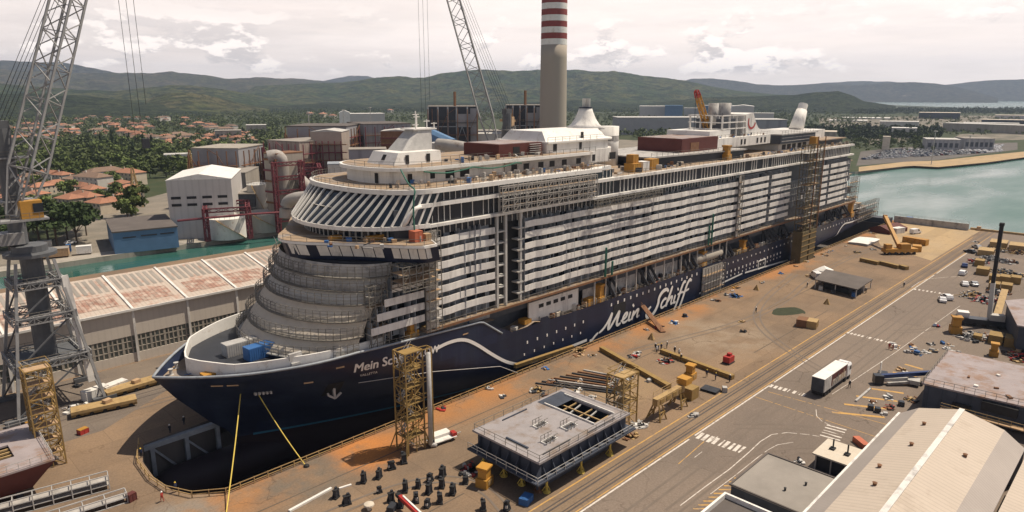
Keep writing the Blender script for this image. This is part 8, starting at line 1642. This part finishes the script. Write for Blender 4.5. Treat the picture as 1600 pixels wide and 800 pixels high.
# ---- far sheds
for i, (xl, xr, yt, d1, d2, dp, wl, rf, gb, nm, lb) in enumerate((
    (968, 1105, 184, 1090, 1120, 60, 'greyclad', 'tankwhite', 0, 'long_shed', 'very long grey shed behind the ship funnels, nearer half'), (1105, 1234, 187, 1120, 1150, 60, 'greyclad', 'tankwhite', 0, 'long_shed', 'very long grey shed behind the ship funnels, farther half'), (1000, 1040, 166, 1750, 1750, 60, 'paleclad', 'white', 0, 'far_hall', 'pale far hall beside the blue one beyond the long shed'), (1040, 1068, 165, 1700, 1700, 50, 'blueclad', 'blueclad', 0, 'far_hall', 'blue far hall beyond the long grey shed'), (1070, 1100, 169, 1800, 1800, 40, 'paleclad', 'tankwhite', 0, 'far_hall', 'cream far hall right after the blue one'), (1104, 1150, 165, 1750, 1760, 60, 'blueclad', 'paleclad', 0, 'far_hall', 'blue walled far hall with a pale roof behind the funnel'), (1145, 1180, 166, 1650, 1650, 70, 'paleclad', 'white', 3, 'far_hall', 'white gabled far hall behind the funnel'), (1180, 1212, 177, 1500, 1500, 40, 'paleclad', 'tankwhite', 0, 'far_hall', 'low white far hall before the aft funnel'),
    (545, 600, 178, 1300, 1310, 40, 'paleclad', 'white', 0, 'far_hall', 'long low white hall far behind the boiler houses'), (528, 545, 176, 1250, 1250, 30, 'white', 'white', 4, 'far_hall', 'bright white gabled hall far behind the boiler houses'), (380, 412, 196, 1150, 1150, 30, 'concrete', 'tankwhite', 0, 'far_hall', 'flat pale block at the edge of the woods'), (330, 372, 205, 1000, 1000, 30, 'concrete', 'roofgrey', 0, 'far_hall', 'long low grey hall below the woods'), (335, 392, 203 + 45, 560, 570, 26, 'concrete', 'roofgrey', 0, 'far_hall', 'low pale roofed hall behind the white hall'), (245, 290, 243, 650, 650, 16, 'white', 'tankwhite', 0, 'far_hall', 'long white roof between the tree belts'),
    (1380, 1442, 190, 1500, 1500, 50, 'tankwhite', 'tankwhite', 0, 'far_hall', 'long flat cream shed beyond the conifers'), (1440, 1505, 176, 2100, 2100, 60, 'dark', 'cream', 0, 'far_hall', 'wide far shed with a pale roof under the tree line'), (1300, 1360, 188, 1800, 1800, 50, 'paleclad', 'white', 0, 'far_hall', 'long white shed beside the aft funnel'), (1512, 1600, 192, 1500, 1500, 40, 'dark', 'tankwhite', 0, 'far_hall', 'long dark shed with a pale roof line at the frame edge, nearer one'), (1540, 1660, 187, 1750, 1750, 40, 'dark', 'cream', 0, 'far_hall', 'long dark shed with a pale roof line at the frame edge, farther one'), (1320, 1400, 184, 2000, 2000, 60, 'tankwhite', 'white', 0, 'far_hall', 'long white shed far behind the conifers, under the tree line'), (1620, 1480, 197, 1350, 1400, 40, 'concrete', 'tankwhite', 0, 'far_hall', 'long pale low shed in front of the dark sheds at the frame edge'), (1400, 1440, 200, 1150, 1150, 24, 'paleclad', 'white', 0, 'far_hall', 'small white hall behind the conifer row'), (1560, 1610, 180, 2200, 2200, 50, 'paleclad', 'cream', 0, 'far_hall', 'distant cream shed below the far woods at the frame edge'), (1240, 1290, 205, 1000, 1000, 30, 'concrete', 'tankwhite', 0, 'far_hall', 'pale grey building right behind the aft end of the ship'), (1276, 1314, 206, 760, 760, 26, 'concrete', 'cream', 0, 'far_hall', 'grey windowed building at the stern roof'), (1458, 1512, 218, 900, 905, 30, 'greyclad', 'tankwhite', 0, 'quay_shed', 'grey flat shed in the car park by the water'), (1518, 1566, 217, 930, 940, 30, 'greyclad', 'roofgrey', 0, 'quay_shed', 'second grey shed in the car park, farther along'), (1388, 1400, 214, 860, 860, 10, 'cream', 'cream', 0, 'quay_shed', 'small yellow house at the car park edge'), (720, 790, 205, 700, 700, 26, 'greyclad', 'roofgrey', 0, 'far_hall', 'low grey wall building behind the ship between the bunkers'), (740, 800, 210, 520, 520, 20, 'tankwhite', 'tankwhite', 0, 'far_hall', 'pale long building at the foot of the second bunker'))):
    pbox(nm, lb, 'shed', xl, xr, yt, d1, d2, dp, wl, rf, gb, [(.05 + .16 * k, .3, .1, .4) for k in range(6)] if wl in ('concrete', 'greyclad') and d1 < 1010 else None, 'darkwall')
# canal bank bits
for x, y, m, lb in ((132, 395, 'white', 'small white site cabin with a dark window beside the blue workshop'), (108, 393, 'blue', 'blue portable toilet by the tan canal shed'), (70, 387, 'tankwhite', 'white site cabin under the pines')): crate('site_cabin', g3(x, y), (5 if m != 'blue' else 1.6, 2.6 if m != 'blue' else 1.6, 2.8), -.3, m, lb, 'cabin')
crate('canal_shed', g3(82, 400), (11, 5, 3), -.3, 'wood', 'low tan shed on the canal bank with a dark front', 'shed', lid='roofgrey'); vehicle('car', g3(110, 381), .2, 'carwhite', 'white car parked beside the pines near the canal', 'car'); vehicle('car', g3(60, 392), .2, 'carsilver', 'pale car half hidden beside the canal shed', 'car')
# ================================================================== TOWN, TREES, CAR PARK
def leaf_mat(name, c1, c2, rnd=.35):
    m = bpy.data.materials.new(name); m.use_nodes = True; N, L = nt(m); b = N['Principled BSDF']; b.inputs['Roughness'].default_value = .8; b.inputs['Specular IOR Level'].default_value = .15
    g = N.new('ShaderNodeTexCoord').outputs['Object']; n = N.new('ShaderNodeTexNoise'); n.inputs['Scale'].default_value = .35; n.inputs['Detail'].default_value = 4; L.new(g, n.inputs['Vector'])
    mx = N.new('ShaderNodeMix'); mx.data_type = 'RGBA'; mx.inputs['A'].default_value = (*c1, 1); mx.inputs['B'].default_value = (*c2, 1); L.new(n.outputs['Fac'], mx.inputs['Factor'])
    oi = N.new('ShaderNodeObjectInfo'); mr = N.new('ShaderNodeMapRange'); mr.inputs['To Min'].default_value = 1 - rnd; mr.inputs['To Max'].default_value = 1 + rnd; L.new(oi.outputs['Random'], mr.inputs['Value'])
    vm = N.new('ShaderNodeVectorMath'); vm.operation = 'SCALE'; L.new(mx.outputs['Result'], vm.inputs[0]); L.new(mr.outputs[0], vm.inputs['Scale']); L.new(vm.outputs[0], b.inputs['Base Color']); return m
LM = {'broad': leaf_mat('broad_leaves', (0.062, 0.094, 0.028), (0.145, 0.178, 0.058)), 'pine': leaf_mat('pine_needles', (0.028, 0.048, 0.019), (0.068, 0.096, 0.036)), 'light': leaf_mat('light_leaves', (0.055, 0.08, 0.024), (0.11, 0.13, 0.05))}
BARK = mat('bark', (0.10, 0.075, 0.055), .9)
def leaf_arrays(lobes, n, s):
    """n leaf clump faces spread through a set of ellipsoid lobes (x, y, z, rx, ry, rz)"""
    lo = np.array(lobes); i = rng.integers(0, len(lo), n); d = rng.normal(size=(n, 3)); d /= np.linalg.norm(d, axis=1)[:, None]; r_ = rng.random(n) ** .4
    c = lo[i, :3] + d * r_[:, None] * lo[i, 3:]; a = rng.normal(size=(n, 3)) + d * .8; a /= np.linalg.norm(a, axis=1)[:, None]; t_ = np.cross(a, rng.normal(size=(n, 3))); t_ /= np.linalg.norm(t_, axis=1)[:, None]; u = np.cross(a, t_); k = s * (.6 + .8 * rng.random(n))[:, None]
    return np.stack([c - t_ * k - u * k * .7, c + t_ * k - u * k * .5, c + t_ * k * .7 + u * k, c - t_ * k * .8 + u * k * .6], 1).reshape(-1, 3)
def mesh_quads(name, co, m):
    me = bpy.data.meshes.new(name); n = len(co) // 4; me.vertices.add(len(co)); me.vertices.foreach_set('co', co.astype(np.float32).ravel()); me.loops.add(n * 4); me.loops.foreach_set('vertex_index', np.arange(n * 4, dtype=np.int32)); me.polygons.add(n); me.polygons.foreach_set('loop_start', np.arange(0, n * 4, 4, dtype=np.int32)); me.polygons.foreach_set('loop_total', np.full(n, 4, dtype=np.int32)); me.materials.append(m); me.update(calc_edges=True); return me
def lobes_for(kind, h_, w_):
    if kind == 'pine': return [(rng.normal() * w_ * .3, rng.normal() * w_ * .3, h_ * rng.uniform(.55, .92), w_ * .36, w_ * .36, h_ * .09) for _ in range(9)]
    if kind == 'column': return [(0, 0, h_ * (.15 + .12 * k), w_ * .5 * (1 - k / 8.5), w_ * .5 * (1 - k / 8.5), h_ * .11) for k in range(8)]
    return [(rng.normal() * w_ * .22, rng.normal() * w_ * .22, h_ * rng.uniform(.38, .85), w_ * rng.uniform(.2, .34), w_ * rng.uniform(.2, .34), h_ * rng.uniform(.10, .17)) for _ in range(11)]
def tree_proto(kind, h_, w_, n, s, lm):
    t = T({'pine': 'pine_tree', 'column': 'conifer_tree'}.get(kind, 'broadleaf_tree'), 'tree', 'tree', (0, 0, -600)); lb_ = lobes_for(kind, h_, w_); o = bpy.data.objects.new('crown', mesh_quads('crown', leaf_arrays(lb_, n, s), LM[lm])); COL.objects.link(o); o.parent = t
    b = MB(); b.tube([(0, 0, 0), (.1, .05, h_ * .35), (0, 0, h_ * .7)], [h_ * .028, h_ * .02, h_ * .008], 6)
    for l in lb_[:5]: b.tube([(.05, .02, h_ * .3), (l[0] * .8, l[1] * .8, l[2])], [h_ * .012, h_ * .005], 5)
    b.build('trunk', BARK, t, False, True); return t
TP = {'broad': [tree_proto('broad', 11, 9, 650, .55, 'broad'), tree_proto('broad', 13, 9, 650, .6, 'broad'), tree_proto('broad', 9, 8, 500, .5, 'light')], 'pine': [tree_proto('pine', 15, 13, 750, .6, 'pine'), tree_proto('pine', 13, 11, 650, .6, 'pine')], 'column': [tree_proto('column', 14, 4.5, 450, .5, 'pine'), tree_proto('column', 12, 5.5, 450, .5, 'pine')]}
TL = {'pine': ('dark umbrella pine standing by the canal road', 'umbrella pines by the canal'), 'broad': ('green broadleaf tree in the wooded belts beyond the canal', 'broadleaf trees beyond the canal'), 'column': ('dark slim conifer in the tree rows of the plain', 'conifers of the plain')}
first = {}; NT = [0]
blocked = []
def inpoly(x, y, P_):
    c = False; j = len(P_) - 1
    for i in range(len(P_)):
        if (P_[i][1] > y) != (P_[j][1] > y) and x < (P_[j][0] - P_[i][0]) * (y - P_[i][1]) / (P_[j][1] - P_[i][1]) + P_[i][0]: c = not c
        j = i
    return c
def put_tree(kind, p, sc_):
    pr_ = random.choice(TP[kind]); lb, gr = TL[kind]; p = Vector((p.x, p.y, -.6))
    if pr_.name not in first: first[pr_.name] = 1; pr_.location = p; pr_.scale = (sc_,) * 3; pr_['label'] = lb; pr_['group'] = gr; return
    NT[0] += 1; dup(pr_, p, random.uniform(0, 6.28), lb, gr, (sc_ * random.uniform(.9, 1.1), sc_ * random.uniform(.9, 1.1), sc_))
HOUSES = []
M['wallcream'] = mat('cream_render', (0.46, 0.40, 0.32), .9, var=.12, scale=.4, rnd=.2); M['wallwhite'] = mat('white_render', (0.55, 0.52, 0.48), .9, var=.1, scale=.4, rnd=.2); M['tile'] = mat('red_roof_tiles', (0.31, 0.15, 0.095), .9, var=.2, scale=.8, stripe=('X', .6, .25), rnd=.28); M['tilebrown'] = mat('brown_roof_tiles', (0.20, 0.135, 0.10), .9, var=.2, scale=.8, rnd=.2)
def house_proto(L_, W, H, wall, roof, hip, wins):
    t = T('town_house', 'h', 'house', (0, 0, -600)); b = MB(); b.box((-L_ / 2, -W / 2, 0), (L_ / 2, W / 2, H)); w_ = b.build('wall', M[wall], t, False, True); o = .5; x, y = L_ / 2 + o, W / 2 + o; r_ = W * .24; hx = x - (y if hip else 0)
    b = MB(); b.add([(-x, -y, H), (x, -y, H), (x, y, H), (-x, y, H), (-hx, 0, H + r_), (hx, 0, H + r_)], [(0, 1, 5, 4), (2, 3, 4, 5), (1, 2, 5), (3, 0, 4), (3, 2, 1, 0)]); rf = b.build('roof', M[roof], t, False, True); b = MB(); b.box((L_ * .2, .4, H + r_ * .4), (L_ * .2 + .7, 1.1, H + r_ + .9)); b.build('chimney', M[wall], rf, False, True)
    for s_ in (-1, 1):
        for k in range(wins):
            for z_ in ([1.2, 4.0, 6.8][:int(H // 2.8)]):
                xx = -L_ / 2 + L_ * (k + .5) / wins; b = MB(); b.box((xx - .5, s_ * (W / 2 + .03), z_), (xx + .5, s_ * (W / 2 - .05), z_ + 1.3)); b.build('window', M['darkwall'], t, False, True)
    return t
HP = [house_proto(13, 9.5, 5.8, 'wallcream', 'tile', True, 4), house_proto(11, 9, 5.8, 'wallwhite', 'tile', True, 3), house_proto(15, 9, 6.0, 'wallwhite', 'tile', False, 4), house_proto(12, 9, 5.8, 'wallcream', 'tilebrown', True, 3), house_proto(24, 11, 8.8, 'wallwhite', 'tilebrown', True, 6), house_proto(20, 11, 8.6, 'wallcream', 'tile', True, 5)]
hl = ['cream house with a red hipped tile roof in the town beyond the canal', 'white house with a red hipped tile roof in the town beyond the canal', 'white house with a red gabled tile roof in the town beyond the canal', 'cream house with a brown tile roof in the town beyond the canal', 'white apartment house with a brown roof in the town', 'cream apartment house with a red roof in the town']
def put_house(k, x, y, rz=None, sc_=1.0, label=None):
    q = G(x, y, -.6); HOUSES.append((q.x, q.y, 11 * sc_)); rz = random.choice([.3, .5, -.25, 1.85, 2.0]) + random.uniform(-.15, .15) if rz is None else rz; pr_ = HP[k]; gr = 'houses of the town'
    if pr_.name not in first: first[pr_.name] = 1; pr_.location = q; pr_.rotation_euler = (0, 0, rz); pr_.scale = (sc_,) * 3; pr_['label'] = label or hl[k]; pr_['group'] = gr; return
    dup(pr_, q, rz, label or hl[k], gr, sc_)
for x, y, k, lb in ((10, 292, 2, 'white house with a long red roof behind the crane mast'), (45, 288, 3, 0), (65, 305, 0, 0), (25, 307, 0, 0), (80, 283, 2, 'white house with a red roof and dark upper wall behind the pines'), (100, 285, 1, 0), (60, 318, 1, 0), (20, 322, 0, 0), (118, 292, 3, 'dark roofed house beside the big apartment block'), (148, 296, 4, 'large white apartment block with a brown roof before the trees'), (166, 286, 4, 0), (205, 288, 5, 'cream apartment house with a red roof near the white hall'), (130, 304, 0, 0), (148, 309, 0, 0), (128, 318, 1, 0), (112, 325, 0, 0), (160, 332, 0, 'low house with a wide red roof beside the big tree by the white hall'), (175, 330, 1, 0), (205, 308, 0, 0), (190, 318, 1, 0), (190, 300, 1, 0), (30, 300, 1, 0), (5, 306, 0, 0), (90, 300, 0, 0), (140, 322, 0, 0)): put_house(k, x, y, None, 1.0, lb or None)
cl = 0
for x0, x1, y0, y1, n in ((0, 130, 197, 212, 30), (100, 240, 202, 216, 26), (150, 330, 190, 204, 26), (235, 400, 214, 234, 44), (20, 100, 212, 226, 12), (200, 300, 215, 232, 16), (120, 330, 184, 192, 16), (330, 380, 198, 214, 8)):
    for _ in range(n):
        x, y = random.uniform(x0, x1), random.uniform(y0, y1); q = G(x, y)
        if any((q.x - a) ** 2 + (q.y - c) ** 2 < (r_ * 1.3) ** 2 for a, c, r_ in HOUSES): continue
        put_house(random.choice([0, 0, 0, 1, 1, 2, 5, 4]), x, y)
for x, y, k in ((1080, 143 + 22, 1), (890, 162, 0), (900, 163, 1), (880, 164, 2), (1290, 160, 1), (1310, 158, 2), (1270, 163, 1), (1200, 170, 1), (1240, 168, 0), (1330, 164, 2), (610, 176, 1), (505, 183, 0), (520, 186, 1), (485, 182, 1)): put_house(k, x, y, None, 1.6)
def clear(q, r_): return all((q.x - a) ** 2 + (q.y - c) ** 2 > (h_ * .75 + r_) ** 2 for a, c, h_ in HOUSES) and not (-30 < q.x < 150 and 291 < q.y < 345) and not inpoly(q.x, q.y, [(110, 291), (420, 300), (800, 470), (760, 800), (480, 760), (200, 500)])
for x, y, s_ in ((62, 383, 1.1), (90, 384, 1.15), (120, 378, 1.05), (45, 378, 1.1), (105, 372, 1.1), (75, 372, 1.1), (135, 366, .9), (30, 386, 1.0), (20, 372, 1.0), (52, 362, .9), (118, 362, .9), (85, 360, .95), (15, 392, .9)): put_tree('pine', G(x, y), s_)
for x, y, s_ in ((205, 338, 1.35), (212, 334, 1.2), (200, 345, 1.0), (186, 292, .9), (180, 302, .8), (110, 312, 1.0), (85, 330, .9), (170, 318, .8), (100, 305, .9), (120, 335, .9), (185, 320, .8), (70, 340, 1), (176, 288, .8), (155, 318, .7), (215, 300, .8), (60, 298, .9)): put_tree('broad', G(x, y), s_)
for reg, n, kinds, smin, smax in (((40, 420, 242, 278), 150, ('broad',), .8, 1.35), ((0, 60, 250, 290), 14, ('broad',), .8, 1.2), ((60, 220, 276, 290), 14, ('broad',), .7, 1.0), ((150, 240, 225, 245), 24, ('broad', 'column'), .9, 1.3), ((940, 1060, 225, 262), 40, ('broad',), .8, 1.3), ((1330, 1470, 213, 232), 20, ('broad',), .6, 1.0), ((1220, 1420, 206, 216), 60, ('column', 'broad'), .9, 1.25), ((1420, 1500, 207, 214), 14, ('column', 'broad'), .8, 1.1)):
    c = 0
    for _ in range(n * 4):
        q = G(random.uniform(reg[0], reg[1]), random.uniform(reg[2], reg[3]))
        if clear(q, 4) and c < n and NT[0] < 300: put_tree(random.choice(kinds), q, random.uniform(smin, smax)); c += 1
for kk in TP.values():
    for pr_ in kk:
        if pr_.name not in first: put_tree([k for k, v in TP.items() if pr_ in v][0], G(100, 250), 1.0)
# the woods farther off: one mass
parts_ = {'broad': [], 'pine': []}
def mass(reg, n, kind, hmin, hmax, quads=34, wf=.9):
    for _ in range(n):
        x, y = random.uniform(reg[0], reg[1]), random.uniform(reg[2], reg[3]); q = G(x, y)
        if not clear(q, 2): continue
        h_ = random.uniform(hmin, hmax); w_ = h_ * wf; lb_ = [(q.x + rng.normal() * w_ * .2, q.y + rng.normal() * w_ * .2, -.6 + h_ * rng.uniform(.3, .8), w_ * .32, w_ * .32, h_ * .2) for _ in range(4)]; parts_[kind].append(leaf_arrays(lb_, quads, h_ * .10))
mass((-60, 440, 226, 268), 420, 'broad', 9, 15, 60); mass((-60, 440, 192, 232), 700, 'broad', 8, 13, 40); mass((-60, 500, 176, 196), 1300, 'broad', 8, 14, 22); mass((400, 1250, 168, 190), 2300, 'broad', 8, 14, 20); mass((860, 1250, 186, 230), 500, 'broad', 8, 14, 36); mass((-60, 1300, 163, 178), 2600, 'pine', 9, 16, 14)
mass((1330, 1700, 200, 212), 120, 'broad', 5, 9, 26); mass((1280, 1700, 178, 190), 260, 'broad', 6, 10, 18); mass((1225, 1470, 203, 219), 420, 'pine', 9, 15, 44, .5); mass((1330, 1700, 172, 179), 1500, 'pine', 10, 18, 14); mass((1330, 1700, 184, 200), 160, 'broad', 6, 10, 24); mass((1330, 1460, 219, 236), 90, 'broad', 4, 8, 40); mass((420, 640, 186, 230), 260, 'broad', 7, 12, 34); mass((1200, 1340, 168, 200), 300, 'broad', 7, 12, 24)
for k, nm in (('broad', 'far_woods'), ('pine', 'dark_woods')):
    o = bpy.data.objects.new(nm, mesh_quads(nm, np.concatenate(parts_[k]), leaf_mat('woods_' + k, *(((0.055, 0.080, 0.028), (0.120, 0.142, 0.054)) if k == 'broad' else ((0.034, 0.052, 0.023), (0.064, 0.080, 0.036))), rnd=0))); COL.objects.link(o); tag(o, kind='stuff')
# ---- car park by the water
def lot_car(m):
    b = MB(); b.m(0).add([(-2.2, -.9, .3), (2.2, -.9, .3), (2.2, .9, .3), (-2.2, .9, .3), (-2.15, -.9, .95), (2.15, -.9, .85), (2.15, .9, .85), (-2.15, .9, .95)], [(0, 1, 5, 4), (1, 2, 6, 5), (2, 3, 7, 6), (3, 0, 4, 7), (4, 5, 6, 7)]); b.m(1).add([(-1.7, -.85, .95), (1.0, -.85, .9), (1.0, .85, .9), (-1.7, .85, .95), (-1.3, -.7, 1.5), (.3, -.7, 1.5), (.3, .7, 1.5), (-1.3, .7, 1.5)], [(0, 1, 5, 4), (1, 2, 6, 5), (2, 3, 7, 6), (3, 0, 4, 7)]); b.m(0).add([(-1.3, -.7, 1.5), (.3, -.7, 1.5), (.3, .7, 1.5), (-1.3, .7, 1.5)], [(0, 1, 2, 3)]); return b.build('lot_car', [M[m], M['glass']])
LC = {m: lot_car(m) for m in ('carwhite', 'carsilver', 'cardark', 'carblue', 'carred')}
nm = {'carwhite': 'white', 'carsilver': 'silver', 'cardark': 'black', 'carblue': 'dark blue', 'carred': 'red'}; seen_ = set(); n = 0; cand = []
rows_ = [(249.3 - 1.75 * s_, 1350 + 5 * s_, 1568, 237.0 - 1.25 * s_) for s_ in range(9)]
for y, x0, x1, x_ in rows_:
    A, B = G(x0, y, -.5), G(x1, x_, -.5); L_ = (B - A).length; k = int(L_ / 3.3)
    for i in range(k):
        if random.random() < .08: continue
        cand.append((A.lerp(B, i / k) + Vector((random.uniform(-1, 1), random.uniform(-1, 1), 0)), math.atan2((B - A).y, (B - A).x) + random.choice([0, 0, .5]) + random.uniform(-.2, .2)))
cand.sort(key=lambda c: c[0].length); rest = MB()
if 1:
    for q, an in cand:
        if n >= 290:
            if random.random() < .45: continue
            for z0_, z1_, l_, w_ in ((.3, 1.0, 4.6, 1.8), (1.0, 1.6, 2.2, 1.5)): rest.cbox((q.x, q.y, -.5 + (z0_ + z1_) / 2), (l_, w_, z1_ - z0_), an + 1.1)
            continue
        m = random.choices(list(LC), (7, 2, 1.2, .8, .5))[0]; o = LC[m]
        if m in seen_: o = o.copy(); COL.objects.link(o)
        o.scale = (1.3, 1.3, 1.25)
        seen_.add(m); o.location = q; o.rotation_euler = (0, 0, an + 1.1 + random.uniform(-.06, .06)); tag(o, nm[m] + ' car parked in the crowded lot by the far quay', 'car', 'cars in the lot by the far quay'); n += 1
if rest.v: tag(rest.build('distant_cars', M['carwhite']), kind='stuff')
